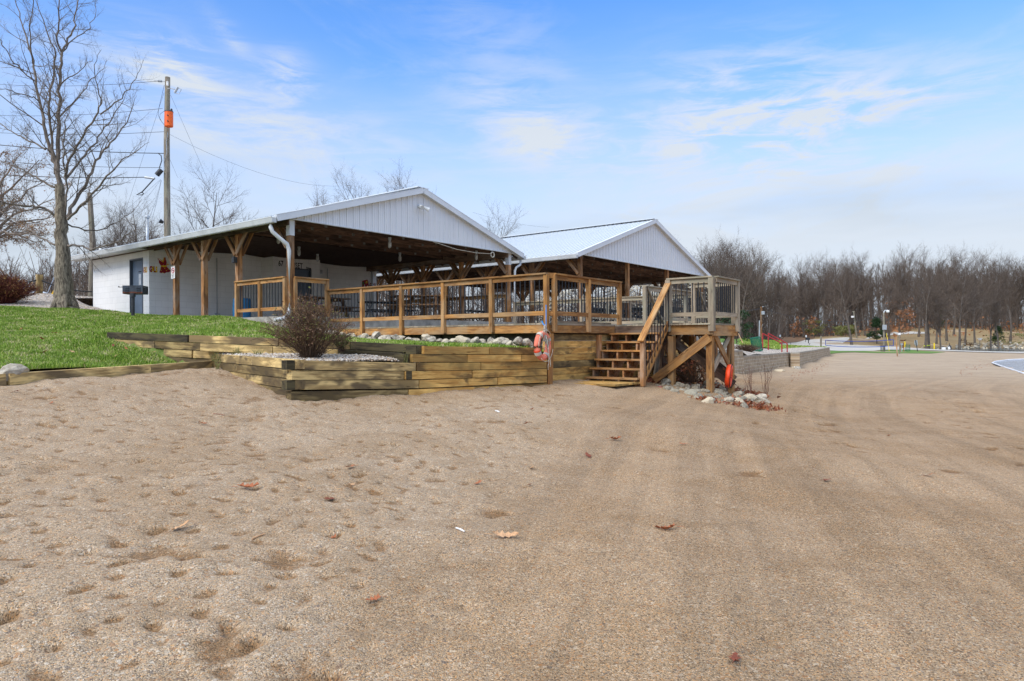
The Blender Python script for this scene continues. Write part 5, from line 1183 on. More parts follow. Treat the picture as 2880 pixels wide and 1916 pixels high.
# the mass of the wood further back: one object
def mass(name, specs, label, kind='stuff', mat='twig_far'):
    mb = MB()
    for x, y, z, H in specs:
        rng = np.random.RandomState(R.randrange(10 ** 6)); pts = np.array([[x, y, z - .3], [x + rng.normal() * .2, y, z + H * .5], [x + rng.normal() * .5, y, z + H * .95]]); mb.tube(pts, [H * .012, H * .008, H * .003], 4, caps=False)
        for k in range(26):
            f = rng.uniform(.12, .95); a = rng.uniform(0, 6.28); l = H * rng.uniform(.1, .25) * (1.15 - f * .6); q = np.array([x, y, z + H * f * .95]); e = q + [math.cos(a) * l * .7, math.sin(a) * l * .7, l * rng.uniform(.4, .9)]
            m_ = (q + e) / 2 + rng.normal(size=3) * l * .08; mb.tube([q, m_, e], [H * .0035, H * .0026, H * .001], 3, caps=False)
            for kk in range(4):
                g = rng.uniform(.2, 1); q2 = q + (e - q) * g; e2 = q2 + rng.normal(size=3) * l * .25 + [0, 0, l * .25]; mb.tube([q2, e2], [H * .0016, H * .0007], 3, caps=False)
    o = mb.build(name, M[mat]); return tag(o, label, kind=kind)
sp = []
for i in range(230):
    px = 1850 + 1300 * R.random(); d = R.uniform(150, 175) if px < 2190 else R.uniform(240, 300); x = ray(px, 900)[0] * d; z = float(base_h([x], [d])[0]) + E; a, b = ray(px, top_at(px) + 22 + R.uniform(0, 30)); sp.append((x, d, z, b * d + E - z))
mass('distant_wood', sp, 'hazy mass of bare trees deep in the wood')
sp = []
for i in range(170):
    px = -450 + 2300 * R.random(); d = R.uniform(84, 108); x = ray(px, 900)[0] * d; z = float(base_h([x], [d])[0]) + E; a, b = ray(px, top_l(px) + 40 + R.uniform(0, 60)); sp.append((x, d, z, max(5, b * d + E - z)))
mass('woodland_backdrop', sp, 'mass of bare trees beyond the building')
# brush at the feet of the trees: many fine upright twigs
def brush(name, region, n, hgt, mat, label, spread=.3, leaves=None):
    mb = MB(); lf = MB(); rng = np.random.RandomState(len(name))
    for i in range(n):
        x, y, z = region(rng); h = hgt * rng.uniform(.4, 1.1); d = unit([rng.normal() * spread, rng.normal() * spread, 1]); q = np.array([x, y, z]); e = q + d * h; m_ = (q + e) / 2 + rng.normal(size=3) * h * .06
        mb.tube([q, m_, e], [h * .008, h * .006, h * .003], 3, caps=False)
        for k in range(4):
            g = rng.uniform(.3, .95); a = q + (e - q) * g; mb.tube([a, a + rng.normal(size=3) * h * .16 + [0, 0, h * .14]], [h * .004, h * .002], 3, caps=False)
    return tag(mb.build(name, M[mat]), label, kind='stuff')
def reg(px0, px1, d0, d1):
    def f(rng):
        px = rng.uniform(px0, px1); d = rng.uniform(*((d0, d1) if not callable(d0) else d0(px))); x = ray(px, 900)[0] * d; return x, d, float(base_h([x], [d])[0]) + E
    return f
brush('underbrush', reg(1850, 3200, lambda px: (112, 140) if px < 2190 else (170, 200) if px < 2330 else (200, 250), 0), 3200, 8, 'twig_far', 'brown brush at the foot of the far wood')
brush('thicket', reg(-450, 1900, lambda px: (46, 70) if px < 1200 else (62, 80), 0), 2300, 4.5, 'twig_far', 'brown thicket behind the pavilions')
mb = MB(); rng = np.random.RandomState(9)
for i in range(1500):                           # red-brown leaves low in the wood
    px = rng.uniform(2150, 3000); d = rng.uniform(168, 235); x = ray(px, 900)[0] * d; z = float(base_h([x], [d])[0]) + E + rng.uniform(.3, 5.5) * rng.rand(); s_ = rng.uniform(.15, .4); a = rng.normal(size=(3, 3)) * s_; mb.add(a + [x, d, z], [[0, 1, 2]], None, rng.rand())
tag(mb.build('clinging_leaves', M['orange_leaf']), 'scattered dry orange leaves low in the wood', kind='stuff')
def leaf_cloud(lf, c, rad, n, size, rng, squash=1.0, hollow=.3):
    d = rng.normal(size=(n, 3)); d /= np.linalg.norm(d, axis=1)[:, None]; rr_ = rng.uniform(hollow, 1, n) ** .5; p = d * rr_[:, None] * np.array(rad) + c
    tri = rng.normal(size=(n, 3, 3)) * size * .6; v = (p[:, None, :] + tri).reshape(-1, 3); lf.add(v, np.arange(n * 3).reshape(-1, 3), None, np.repeat(rng.rand(n), 3))
def leaved_tree(name, label, cat, px, foot_py, d, H, W, mat, n, size, z0=.15, group=None, trunk=True, cone=False, z=None):
    q = P(px, foot_py, d); q[2] = float(base_h([q[0]], [q[1]])[0]) + E if z is None else z; root = thing(name, label, cat, q, group=group); rng = np.random.RandomState(int(px)); tr = MB(); lf = MB()
    tr.tube([q - [0, 0, .2], q + [0, 0, H * .5], q + [.05 * H, 0, H * .9]], [H * .02, H * .013, .01], 5, caps=False)
    for k in range(26):
        f = rng.uniform(.12, .9); a = rng.uniform(0, 6.28); l = W * .5 * (1.05 - f if cone else math.sqrt(max(.05, 1 - (2 * f - 1) ** 2))) * rng.uniform(.6, 1); e = q + [math.cos(a) * l, math.sin(a) * l, H * min(.97, f + .06)]
        tr.tube([q + [0, 0, H * f * .85], e], [H * .006, .006], 3, caps=False); leaf_cloud(lf, e, (W * .14, W * .14, H * .07), n // 26, size, rng)
    tr.build('trunk' if cat == 'tree' else 'stem', M['twig_far'], root); lf.build('crown' if cat == 'tree' else 'foliage', M[mat], root); return root
leaved_tree('oak_sapling', 'small tree with clinging orange leaves behind the street lamp', 'tree', 2530, 935, 165, 10, 6.5, 'orange_leaf', 1300, .22)
leaved_tree('oak_sapling', 'low dry orange-leaved sapling at the edge of the wood near the mailbox', 'tree', 2262, 956, 158, 5, 6, 'orange_leaf', 420, .26)
leaved_tree('cedar_tree', 'dark green cedar left of the street lamp', 'tree', 2466, 952, 135, 5.2, 4.2, 'evergreen', 3600, .16, cone=True)
leaved_tree('cedar_tree', 'dark green cedar near the right end of the leafy bank', 'tree', 2808, 950, 150, 4.5, 3.2, 'evergreen', 1800, .15, cone=True)
leaved_tree('cedar_tree', 'slim dark cedar standing among the bare trunks on the leafy bank', 'tree', 2645, 945, 180, 8, 2.6, 'evergreen', 700, .2, cone=True)
for px, d, H, W in ((2290, 160, 4.2, 4.5), (2378, 158, 3, 4), (2365, 164, 2.6, 3.5)): leaved_tree('spring_shrub', 'round shrub with fresh yellow-green leaves %s' % {2290: 'behind the mailbox', 2378: 'left of the spreading oak by the road', 2365: 'smallest, in the gap between the road shrubs'}[px], 'shrub', px, 955, d, H, W, 'green_leaf', 1300, .2)
leaved_tree('spring_shrub', 'wide pale olive shrub at the far right end of the bank', 'shrub', 2838, 955, 150, 3, 9, 'green_leaf', 1100, .15)
leaved_tree('evergreen_shrub', 'dark green shrub seen just right of the deck platform', 'shrub', 2072, 955, 62, 3.4, 3.2, 'evergreen', 2200, .10)
for px, d, H, W, k in ((1700, 56, 7.5, 8, 'behind the middle of the far pavilion'), (1800, 60, 8, 9, 'behind the right half of the far pavilion'), (1610, 58, 7, 8, 'behind the left half of the far pavilion'), (1900, 66, 7, 7, 'behind the right end of the far pavilion')):
    leaved_tree('blossoming_tree', 'pale blossoming tree ' + k, 'tree', px, 960, d, H, W, 'blossom', 2600, .10)

# ============================================================ the large bare tree on the lawn
ht = thing('large_bare_tree', 'large bare tree with a thick ridged trunk on the lawn at the left', 'tree', P(182, 872, 20.6)); rng = np.random.RandomState(11)
TD = 20.6
def limb(l, rads, doff=0, k=8):
    n = len(l); pts = []
    for i, (px, py) in enumerate(l): pts.append(P(px, py, TD + doff * i / (n - 1)))
    pts = np.array(pts); t = np.linspace(0, 1, n); tt = np.linspace(0, 1, n * 3)
    sp = np.stack([np.interp(tt, t, pts[:, j]) for j in range(3)], 1)
    for _ in range(2): sp[1:-1] = (sp[:-2] + 2 * sp[1:-1] + sp[2:]) / 4
    sp[1:-1] += rng.normal(size=sp[1:-1].shape) * .018; return sp, np.interp(tt, np.linspace(0, 1, len(rads)), rads)
trk = MB(); crn = MB()
pts, rad = limb([(184, 884), (182, 860), (181, 830), (178, 780), (176, 720), (174, 670), (172, 620), (170, 560), (166, 520)], [.36, .30, .265, .225, .195, .165, .16, .135, .12]); trk.tube(pts, rad, 14, caps=False)
for a in range(6): an = a * 1.05; q = P(183, 858, TD); trk.tube([q + [math.cos(an) * .12, math.sin(an) * .12, .35], q + [math.cos(an) * .27, math.sin(an) * .27, .02], q + [math.cos(an) * .42, math.sin(an) * .42, -.25]], [.10, .10, .05], 6, caps=False)
HP_ = dict(seg=[6, 5, 4, 3], wob=[.08, .12, .16, .2], up=[.05, .05, .05, .03], taper=[.8, .85, .8, .7], k=[5, 4, 3, 3], kids=[10, 9, 7], start=[.10, .12, .15], ang=[(28, 60), (30, 60), (30, 65)], lift=[.3, .25, .1], len=[.34, .42, .5], rr=[.5, .6, .8])
limbs = [([(167, 530), (163, 470), (164, 400), (166, 330), (168, 250), (172, 180), (174, 148)], [.12, .095, .085, .075, .065, .055, .05], 0, 6),
         ([(173, 150), (190, 120), (207, 75), (213, 30), (228, -40), (236, -120)], [.048, .04, .034, .026, .016, .008], .3, 8), ([(173, 150), (160, 110), (166, 60), (168, 10), (165, -60), (160, -140)], [.044, .036, .03, .024, .016, .008], -.6, 8),
         ([(158, 490), (150, 450), (135, 400), (122, 340), (112, 290), (98, 220), (92, 170), (75, 110), (60, 60), (40, 0), (25, -80)], [.10, .085, .075, .066, .058, .05, .042, .034, .026, .018, .008], .8, 9),
         ([(92, 180), (84, 120), (84, 60), (95, 0), (100, -70)], [.035, .03, .022, .016, .008], -.8, 6),
         ([(160, 470), (148, 420), (138, 330), (136, 280), (150, 210), (160, 150), (135, 90), (108, 30), (104, -40)], [.065, .055, .05, .045, .04, .032, .024, .016, .008], -1.0, 9),
         ([(182, 500), (200, 440), (230, 385), (270, 330), (288, 290), (272, 250), (262, 190), (285, 140)], [.06, .052, .045, .038, .03, .022, .015, .007], -1.5, 8), ([(283, 322), (320, 295), (350, 270), (372, 240), (392, 205), (404, 170)], [.035, .028, .022, .017, .011, .005], -1.7, 6),
         ([(184, 505), (210, 470), (245, 430), (275, 390), (310, 340), (345, 290), (360, 250)], [.058, .05, .042, .034, .026, .016, .007], 1.4, 8),
         ([(190, 612), (212, 570), (232, 530), (255, 490), (280, 440), (300, 410), (340, 375), (370, 310), (385, 270)], [.085, .075, .068, .06, .052, .042, .03, .018, .007], .6, 9),
         ([(190, 618), (225, 585), (262, 545), (300, 500), (330, 470), (355, 440), (395, 420), (420, 400)], [.06, .052, .046, .038, .03, .022, .014, .006], -1.2, 8),
         ([(158, 610), (130, 588), (95, 580), (60, 580), (20, 570), (-30, 562), (-80, 565)], [.065, .055, .05, .044, .036, .026, .012], -1.0, 7), ([(155, 528), (120, 510), (85, 488), (65, 478), (30, 465), (0, 452), (-40, 440)], [.05, .044, .036, .03, .026, .018, .01], .8, 7),
         ([(128, 420), (90, 400), (60, 385), (30, 370), (0, 345), (-30, 330)], [.042, .036, .03, .024, .018, .009], 1.2, 7), ([(100, 230), (60, 200), (30, 165), (5, 120), (-20, 90)], [.035, .028, .022, .016, .008], -.8, 6),
         ([(160, 690), (120, 674), (90, 655), (60, 630), (20, 605), (-30, 575)], [.05, .042, .036, .030, .022, .012], 1.4, 6), ([(188, 690), (215, 688), (235, 698), (270, 700), (310, 690), (350, 668), (383, 645)], [.048, .04, .036, .032, .026, .018, .008], -1.3, 6),
         ([(186, 628), (215, 642), (255, 650), (300, 645), (345, 615), (380, 590), (400, 560)], [.04, .034, .03, .025, .018, .012, .006], 1.5, 7), ([(183, 600), (188, 520), (182, 470), (178, 420), (182, 350), (195, 300)], [.045, .04, .034, .028, .02, .01], -.9, 7),
         ([(167, 330), (195, 300), (225, 270), (250, 230), (285, 205), (300, 170)], [.04, .034, .026, .02, .013, .006], 1.0, 8), ([(170, 240), (200, 215), (240, 190), (262, 165)], [.03, .022, .015, .006], -1, 7), ([(166, 300), (140, 270), (118, 245), (100, 205)], [.03, .024, .016, .008], 1, 6),
         ([(112, 290), (85, 270), (50, 265), (20, 250), (-10, 252)], [.03, .025, .02, .014, .006], -1, 7), ([(172, 150), (215, 105), (250, 80), (272, 40), (268, -30)], [.03, .024, .018, .012, .006], .7, 8)]
for l, rads, doff, nk in limbs:
    pts, rad = limb(l, [a * .66 for a in rads], doff); L = np.linalg.norm(np.diff(pts, axis=0), axis=1).sum(); crn.tube(pts, rad, 7, caps=False)
    kids(crn, pts, rad, L * .95, 0, rng, dict(HP_, rmax=.02), nk=nk + 6)
trk.build('trunk', M['bark'], ht, smooth=True); crn.build('crown', M['twig'], ht, smooth=True)

# russet budding tree behind it
rt = thing('budding_tree', 'low spreading tree with russet buds behind the large bare tree', 'tree', P(-40, 845, 27)); rng = np.random.RandomState(4); tr = MB(); cr = MB(); tips = []
b0 = P(-110, 845, 27.5); tr.tube([b0, b0 + [.2, 0, 1.5], b0 + [.6, 0, 2.4]], [.2, .16, .13], 8, caps=False)
HB_ = dict(seg=[7, 5, 4, 4], wob=[.07, .12, .16, .2], up=[.0, -.02, -.01, .0], taper=[.75, .8, .8, .7], k=[5, 4, 3, 3], kids=[11, 8, 6], start=[.12, .1, .1], ang=[(22, 50), (25, 55), (25, 60)], lift=[.1, 0, 0], len=[.42, .42, .45], rr=[.45, .55, .6], rmax=.03)
for (px, py), dd_ in zip([(140, 660), (150, 610), (155, 560), (140, 500), (110, 450), (60, 430), (10, 425), (100, 660), (60, 672), (-40, 440), (-100, 470), (-160, 560)], [0, 2, -2, 1, -1, 2, 0, -2, 1, -2, 1, 0]):
    e = P(px, py, 27 + dd_); a = b0 + [.4, 0, 2.0]; m_ = (a + e) / 2 + [0, 0, .35]; q = np.array([a + (m_ - a) * f * 2 if f < .5 else m_ + (e - m_) * (f * 2 - 1) for f in np.linspace(0, 1, 9)]); q[1:-1] += rng.normal(size=(7, 3)) * .05
    L = np.linalg.norm(e - a); rd = np.linspace(.075, .012, 9); cr.tube(q, rd, 5, caps=False); kids(cr, q, rd, L, 0, rng, HB_, tips, nk=12)
tr.build('trunk', M['bark'], rt, smooth=True); cr.build('crown', M['twig'], rt)
tips = np.array(tips); lf = MB(); nn = len(tips); tips = tips[rng.rand(nn) < .42]; nn = len(tips); rp_ = np.repeat(tips, 2, 0) + rng.normal(size=(nn * 2, 3)) * .05; tri = rng.normal(size=(len(rp_), 3, 3)) * .020
lf.add((rp_[:, None] + tri).reshape(-1, 3), np.arange(len(rp_) * 3).reshape(-1, 3), None, np.repeat(rng.rand(len(rp_)), 3)); lf.build('buds', M['bud'], rt)

def twig_bush(name, label, c, rx, H, n, mat, leafmat, seed, leafn=0, lsize=.02, sub=5, lean=.9, rr0=.006, curve=.3):
    root = thing(name, label, 'shrub', c); rng = np.random.RandomState(seed); mb = MB(); tips = []
    for i in range(n):
        a = rng.uniform(0, 6.28); q = c + [math.cos(a) * rx * .22 * rng.rand(), math.sin(a) * rx * .22 * rng.rand(), -.03]; ln = rng.rand() ** .7 * lean
        e = c + [math.cos(a) * rx * ln, math.sin(a) * rx * ln, H * (math.sqrt(max(.04, 1 - (ln * .86) ** 2))) * rng.uniform(.75, 1.03)]
        L = np.linalg.norm(e - q); m_ = (q + e) / 2 + [math.cos(a) * -rx * .06, math.sin(a) * -rx * .06, H * .10 * curve] + rng.normal(size=3) * L * .04; pts = np.array([q, (q + m_) / 2 + rng.normal(size=3) * L * .02, m_, (m_ + e) / 2 + rng.normal(size=3) * L * .03, e])
        mb.tube(pts, np.array([1, .85, .7, .5, .3]) * rr0 * rng.uniform(.7, 1.4), 4, caps=False)
        for k in range(sub):
            f = rng.uniform(.3, .95); j = min(3, int(f * 4)); b = pts[j] + (pts[j + 1] - pts[j]) * (f * 4 - j); d = unit(unit(e - q) + rng.normal(size=3) * .5 + [0, 0, .2]); l = L * rng.uniform(.12, .3); e2 = b + d * l
            mb.tube([b, (b + e2) / 2 + rng.normal(size=3) * l * .07, e2], np.array([.5, .4, .2]) * rr0, 3, caps=False); tips += [e2, (b + e2) / 2, b + (e2 - b) * .8]
            for kk in range(2): b3 = b + (e2 - b) * rng.uniform(.3, .9); e3 = b3 + unit(d + rng.normal(size=3) * .6) * l * .4; mb.tube([b3, e3], [.3 * rr0, .15 * rr0], 3, caps=False); tips.append(e3)
    mb.build('stems', M[mat], root)
    if leafn:
        tp = np.array(tips)[rng.randint(0, len(tips), leafn)] + rng.normal(size=(leafn, 3)) * .012; lf = MB(); tri = rng.normal(size=(leafn, 3, 3)) * lsize * .6; lf.add((tp[:, None] + tri).reshape(-1, 3), np.arange(leafn * 3).reshape(-1, 3), None, np.repeat(rng.rand(leafn), 3)); lf.build('leaves', M[leafmat], root)
    return root
M['bushleaf'] = leafy('bush_leaves', [(.16, .08, .045), (.22, .12, .07), (.26, .16, .10), (.15, .12, .05), (.20, .24, .03)])
q = P(873, 1000, 11.0); twig_bush('brown_bush', 'leafless brown bush in the pebbled timber planter', q, .76, .88, 230, 'bushtwig', 'bushleaf', 1, 5200, .016, sub=7, rr0=.0050, lean=1.08)
q = P(960, 985, 11.8); twig_bush('green_shoots', 'tuft of fresh yellow-green shoots right of the brown bush', q, .22, .30, 60, 'bushtwig', 'green_leaf', 2, 900, .022, sub=4, rr0=.003)
q = P(5, 853, 22.5); twig_bush('burgundy_bush', 'dense burgundy-brown bush on the gravel bank at the left edge', q - [0, 0, .05], 1.05, .98, 420, 'redtwig', 'bud', 3, 3600, .035, sub=7, rr0=.009, lean=1.0)
M['bud2'] = M['bud']
for (px, py), lb_ in (((2110, 1130), 'bare thin saplings rising from the rocks by the hanging orange ring'), ((2152, 1120), 'bare thin saplings on the sand right of the rock pile')):
    twig_bush('bare_sapling', lb_, G(px, py), .28, .85, 9, 'redtwig', None, px, 0, sub=3, lean=.6, rr0=.004)
twig_bush('dead_brush', 'tangle of dead stems among the rocks below the stairs', P(1940, 1060, 16.3) - [0, 0, .1], .9, .55, 120, 'bushtwig', 'leaf_mix', 8, 500, .035, sub=3, rr0=.005)
q = P(2098, 990, 41); twig_bush('dry_grass_clump', 'clump of dry tan grass in the gravel bed above the block wall', q - [0, 0, .1], 1.0, .6, 260, 'bushtwig', None, 9, 0, sub=1, rr0=.012)
# ============================================================ grass: too many blades to count
def blades(name, poly, hf, n, h0, h1, label, mat='grass', excl=None, wfun=None, seed=1, wid=.0048, off=0):
    rng = np.random.RandomState(seed); poly = [(float(a), float(b)) for a, b in poly]; xs = [p[0] for p in poly]; ys = [p[1] for p in poly]
    X = rng.uniform(min(xs), max(xs), n * 3); Y = rng.uniform(min(ys), max(ys), n * 3); ok = inside(X, Y, poly) & (Y > 5)
    px = CX + F * X / np.maximum(Y, 1); ok &= (px > -250); X, Y = X[ok][:n], Y[ok][:n]
    if wfun is not None: k = wfun(X, Y) > rng.rand(len(X)); X, Y = X[k], Y[k]
    m = len(X); Z = hf(X, Y) + E + off; cl = np.sin(X * 3.1 + np.sin(Y * 2.3) * 2) * np.sin(Y * 2.7 + np.sin(X * 1.9)) * .5 + .5
    H = rng.uniform(h0, h1, m) * (.65 + .6 * cl); a = rng.uniform(0, 6.28, m); w = wid * (1 + (Y - 8) * .07) * rng.uniform(.7, 1.4, m); le = H * rng.uniform(.1, .7, m); b = rng.uniform(0, 6.28, m)
    base = np.stack([X, Y, Z - .01], 1); s_ = np.stack([np.cos(a) * w, np.sin(a) * w, 0 * w], 1); tip = base + np.stack([np.cos(b) * le, np.sin(b) * le, H], 1)
    mid = base + np.stack([np.cos(b) * le * .3, np.sin(b) * le * .3, H * .6], 1)
    v = np.stack([base - s_, base + s_, mid + s_ * .7, mid - s_ * .7, tip], 1).reshape(-1, 3); i = np.arange(m)[:, None] * 5
    r = np.clip(rng.beta(1.6, 3.2, m) * (.75 + .6 * (1 - cl)) + (rng.rand(m) < .10) * .4 + .42 * np.clip(sample(TF2, X, Y) - .55, 0, 1) * (rng.rand(m) < .7), 0, 1)
    mb = MB(); mb.add(v, i + np.array([[0, 1, 2, 3]]), None, np.repeat(r, 5)); mb.F.append(i + np.array([[3, 2, 4]]))
    return tag(mb.build(name, M[mat]), label, kind='stuff')
blades('lawn_grass', lawn_poly, lawn_h2, 320000, .035, .085, 'blades of green grass on the lawn')
blades('verge_grass', pxpoly([(2080, 975, 51.8), (2180, 984, 59.8), (2325, 978, 73), (2290, 978, 86), (2184, 977, 84), (2200, 960, 108), (2080, 960, 104)]), fl_h, 26000, .06, .12, 'grass beyond the block wall', wid=.012, off=.05, seed=3)
wd = MB(); rng = np.random.RandomState(2)
for px, py, d in ((660, 998, 12.4), (672, 995, 12.4), (730, 1001, 11.9), (612, 1030, 12.3), (615, 1010, 12.4), (600, 1008, 12.6), (1140, 1012, 11.4), (720, 998, 12.1)):
    c = P(px, py, d)
    for k in range(16): e = c + [rng.normal() * .06, rng.normal() * .06, rng.uniform(.05, .16)]; wd.tube([c + [rng.normal() * .03, 0, -.05], (c + e) / 2, e], [.003, .0025, .001], 3, caps=False)
tag(wd.build('weed_tufts', M['green_leaf']), 'thin weeds sprouting from the timber steps', kind='stuff')
# leaf litter and small twigs among the rocks
mb = MB()
for (px, py, sp_, n) in ((2085, 1142, .18, 130), (2108, 1148, .24, 220), (2125, 1158, .16, 110), (2140, 1158, .2, 60), (2060, 1150, .15, 60), (2000, 1138, .16, 150), (2095, 1112, .3, 200), (1950, 1075, .5, 260), (1850, 1080, .35, 160), (2020, 1100, .4, 180)):
    c = G(px, py)
    for k in range(n):
        x, y = c[0] + R.gauss(0, sp_), c[1] + R.gauss(0, sp_ * .8); z = float(base_h([x], [y])[0]) + E + R.uniform(.01, .10); a = np.array([R.gauss(0, 1) for _ in range(12)]).reshape(4, 3) * .03; mb.add(a + [x, y, z], [[0, 1, 2], [0, 2, 3]], None, R.random())
tag(mb.build('leaf_litter', M['leaf_mix']), 'dead brown leaves gathered among the rocks', kind='stuff')
mb = MB()
for k in range(900):
    px = R.uniform(180, 300); c = P(px, 868 + (px - 180) * .08, 21 + R.uniform(-.3, .8)); z = float(gr_h([c[0]], [c[1]])[0]) + E + .03; a = np.array([R.gauss(0, 1) for _ in range(9)]).reshape(3, 3) * .03; mb.add(a + [c[0], c[1], z], [[0, 1, 2]], None, R.random())
tag(mb.build('leaf_litter', M['leaf_mix']), 'dead leaves on the gravel against the building', kind='stuff')
mb = MB()
for k in range(700):
    px, py = (R.uniform(2225, 2330), 0) if k < 350 else (R.uniform(2700, 2830), 0)
    py = (1064 - (px - 2225) * .36 + R.gauss(0, 3) * (1 + 3 * R.random())) if k < 350 else 1018 + abs(px - 2795) * .32 + R.gauss(0, 3) * (1 + 3 * R.random()); c = G(px, py, .02); a = np.array([R.gauss(0, 1) for _ in range(9)]).reshape(3, 3) * .022; mb.add(a + c, [[0, 1, 2]], None, R.random())
tag(mb.build('leaf_litter', M['leaf_mix']), 'thin line of dead leaves across the beach sand', kind='stuff')

# single fallen leaves
def leaf_mesh(seed, mat):
    rg = np.random.RandomState(seed); pts = []; n = 5
    prof = [(0, .012), (.10, .05), (.20, .30), (.27, .10), (.40, .36), (.48, .12), (.62, .30), (.70, .10), (.85, .16), (1.0, .0)]
    up = [(x - .5, w * rg.uniform(.8, 1.15) * .8) for x, w in prof]; lo = [(x - .5, -w * rg.uniform(.8, 1.15) * .8) for x, w in prof[::-1]]
    cl = 8; V = []; Fc = []; k = len(up)
    for (x, w) in up: V.append([x, w, 0])
    for (x, w) in lo[::-1]: V.append([x, w, 0])
    for (x, w) in up: V.append([x, 0, 0])
    V = np.array(V); V[:, 2] = .16 * np.abs(V[:, 1]) ** 1.0 * rg.uniform(-1, 3) + .30 * V[:, 0] ** 2 * rg.uniform(.3, 2) + rg.normal(size=len(V)) * .02
    for i in range(k - 1): Fc += [[2 * k + i, 2 * k + i + 1, i + 1, i], [k + i, k + i + 1, 2 * k + i + 1, 2 * k + i]]
    mb = MB(); mb.add(V, np.array(Fc), None, .5); mb.tube([[-.5, 0, .03], [-.66, .02, .05], [-.8, .06, .02]], [.012, .01, .008], 4); o = mb.build('fallen_leaf', mat); o.location = (0, 0, 0); return o
def gpt(px, py):
    q = G(px, py); x, y = np.array([q[0]]), np.array([q[1]]); q[2] = base_h(x, y)[0] + fine_h(x, y)[0] + E; return q
LM = [leaf_mesh(i, M[k]) for i, k in enumerate(['leaf_brown', 'leaf_tan', 'leaf_red', 'leaf_brown'])]
shown = []
big = [(1410, 1521, .17, 1, 'tan lobed oak leaf on the sand, nearest the middle of the picture', .1), (1883, 1491, .16, 0, 'reddish oak leaf on open sand right of the tan one', 2.6), (2067, 1884, .10, 2, 'dark red-brown leaf on the sand at the bottom edge', 1.2), (1725, 1247, .17, 0, 'curled red-brown leaf on the sand below the stairs', .4), (1656, 1282, .14, 2, 'small upright curled leaf below and left of the curled red-brown one', 1.8),
       (497, 1500, .13, 1, 'pale tan three-lobed leaf beside a footprint hollow on the left', .8), (932, 1511, .14, 0, 'pinkish-brown leaf on the sand, left of the pale stick', 2.9), (690, 1385, .17, 0, 'long reddish leaf on the left half of the sand', 0)]
small = [(574, 1190), (990, 1372), (928, 1411), (988, 1328), (1348, 1355), (1497, 1313), (1490, 1356), (1480, 1206), (1495, 1166), (1400, 1162), (2322, 1356), (2614, 1354), (2500, 1232), (2380, 1168), (45, 1116), (146, 1146), (1058, 1686), (2062, 1225), (2420, 1155), (2250, 1135), (2560, 1095), (2330, 1110), (2650, 1165), (1925, 1258)]
for i, (px, py, sz, k, lb_, az) in enumerate(big):
    src = LM[k]; o = src if k not in shown else clone(src); shown.append(k); o.location = tuple(gpt(px, py) + [0, 0, .012]); o.rotation_euler = (R.uniform(-.2, .3), R.uniform(-.3, .3), az); o.scale = (sz,) * 3; tag(o, lb_, 'leaf')
for j, (px, py) in enumerate(small):
    k = j % 4; src = LM[k]; o = src if k not in shown else clone(src); shown.append(k); o.location = tuple(gpt(px, py) + [0, 0, .012]); o.rotation_euler = (R.uniform(-.3, .4), R.uniform(-.3, .4), R.uniform(0, 6)); o.scale = (R.uniform(.07, .12),) * 3; tag(o, 'small brown dead leaf lying on the sand', 'leaf', 'small dead leaves on the sand')
for px, py, d in ((120, 975, 13.2), (128, 1000, 12.0), (205, 990, 12.4), (230, 905, 17), (318, 962, 13.3), (352, 968, 13.2), (282, 1008, 11.9), (325, 992, 12.6), (384, 1012, 12.2), (60, 940, 15), (155, 955, 14.2), (425, 983, 13.2), (470, 905, 18), (690, 935, 14.4)):
    q = P(px, py, d); k = int(px) % 4; o = clone(LM[k]); o.location = (q[0], q[1], float(lawn_h2([q[0]], [q[1]])[0]) + E + .06); o.rotation_euler = (R.uniform(-.5, .6), R.uniform(-.5, .5), R.uniform(0, 6)); o.scale = (R.uniform(.09, .14),) * 3; tag(o, 'small dead brown leaf caught in the lawn grass', 'leaf', 'dead leaves on the lawn')
for px, py, px2, py2, r_, mt, lb_ in ((709, 1524, 746, 1514, .005, 'leaf_tan', 'thin tan stick on the sand between two hollows'), (1283, 1500, 1306, 1512, .006, 'white', 'short white stick on the sand'), (1394, 1166, 1404, 1170, .012, 'white', 'small scrap of white litter on the sand'), (600, 1165, 632, 1168, .004, 'leaf_red', 'thin dark twig on the sand at the left')):
    mb = MB(); a, b = gpt(px, py) + [0, 0, .008], gpt(px2, py2) + [0, 0, .01]; mb.tube([a, (a + b) / 2 + [0, 0, .003], b], [r_, r_ * 1.1, r_ * .7], 5); tag(mb.build('stick', M[mt]), lb_, 'stick' if 'stick' in lb_ else 'twig' if 'twig' in lb_ else 'litter')

# ============================================================ grill
q = P(374, 893, 18.4); gr = thing('park_grill', 'black charcoal grill on a post in front of the grey door', 'grill', q, SROT * 0 + .10); fg = frame_at(q, .10)
mb = MB(); mb.tube(fg([[0, 0, -.2], [0, 0, .56]]), .045, 10); mb.tube(fg([[0, 0, .54], [0, 0, .64]]), .065, 10); mb.build('post', M['dark_metal'], gr)
mb = MB(); b0, b1 = .635, .845
mb.box(-.255, .255, -.02, -.01, b0, b1, fr=fg); mb.box(-.255, .255, .33, .34, b0, b1 - .02, fr=fg); mb.box(-.255, -.247, -.01, .33, b0, b1, fr=fg); mb.box(.247, .255, -.01, .33, b0, b1, fr=fg); mb.box(-.255, .255, -.01, .33, b0 - .012, b0, fr=fg)
for sx in (-1, 1):
    for k in range(3): mb.beam(fg([[sx * .20, -.03, b0 + .05 + k * .05]])[0], fg([[sx * .09, -.03, b0 + .05 + k * .05]])[0], .03, .016, r=.9)
mb.build('firebox', plain('dark_blue_grey_iron', (.035, .045, .06), .5, 0, .35, .4), gr)
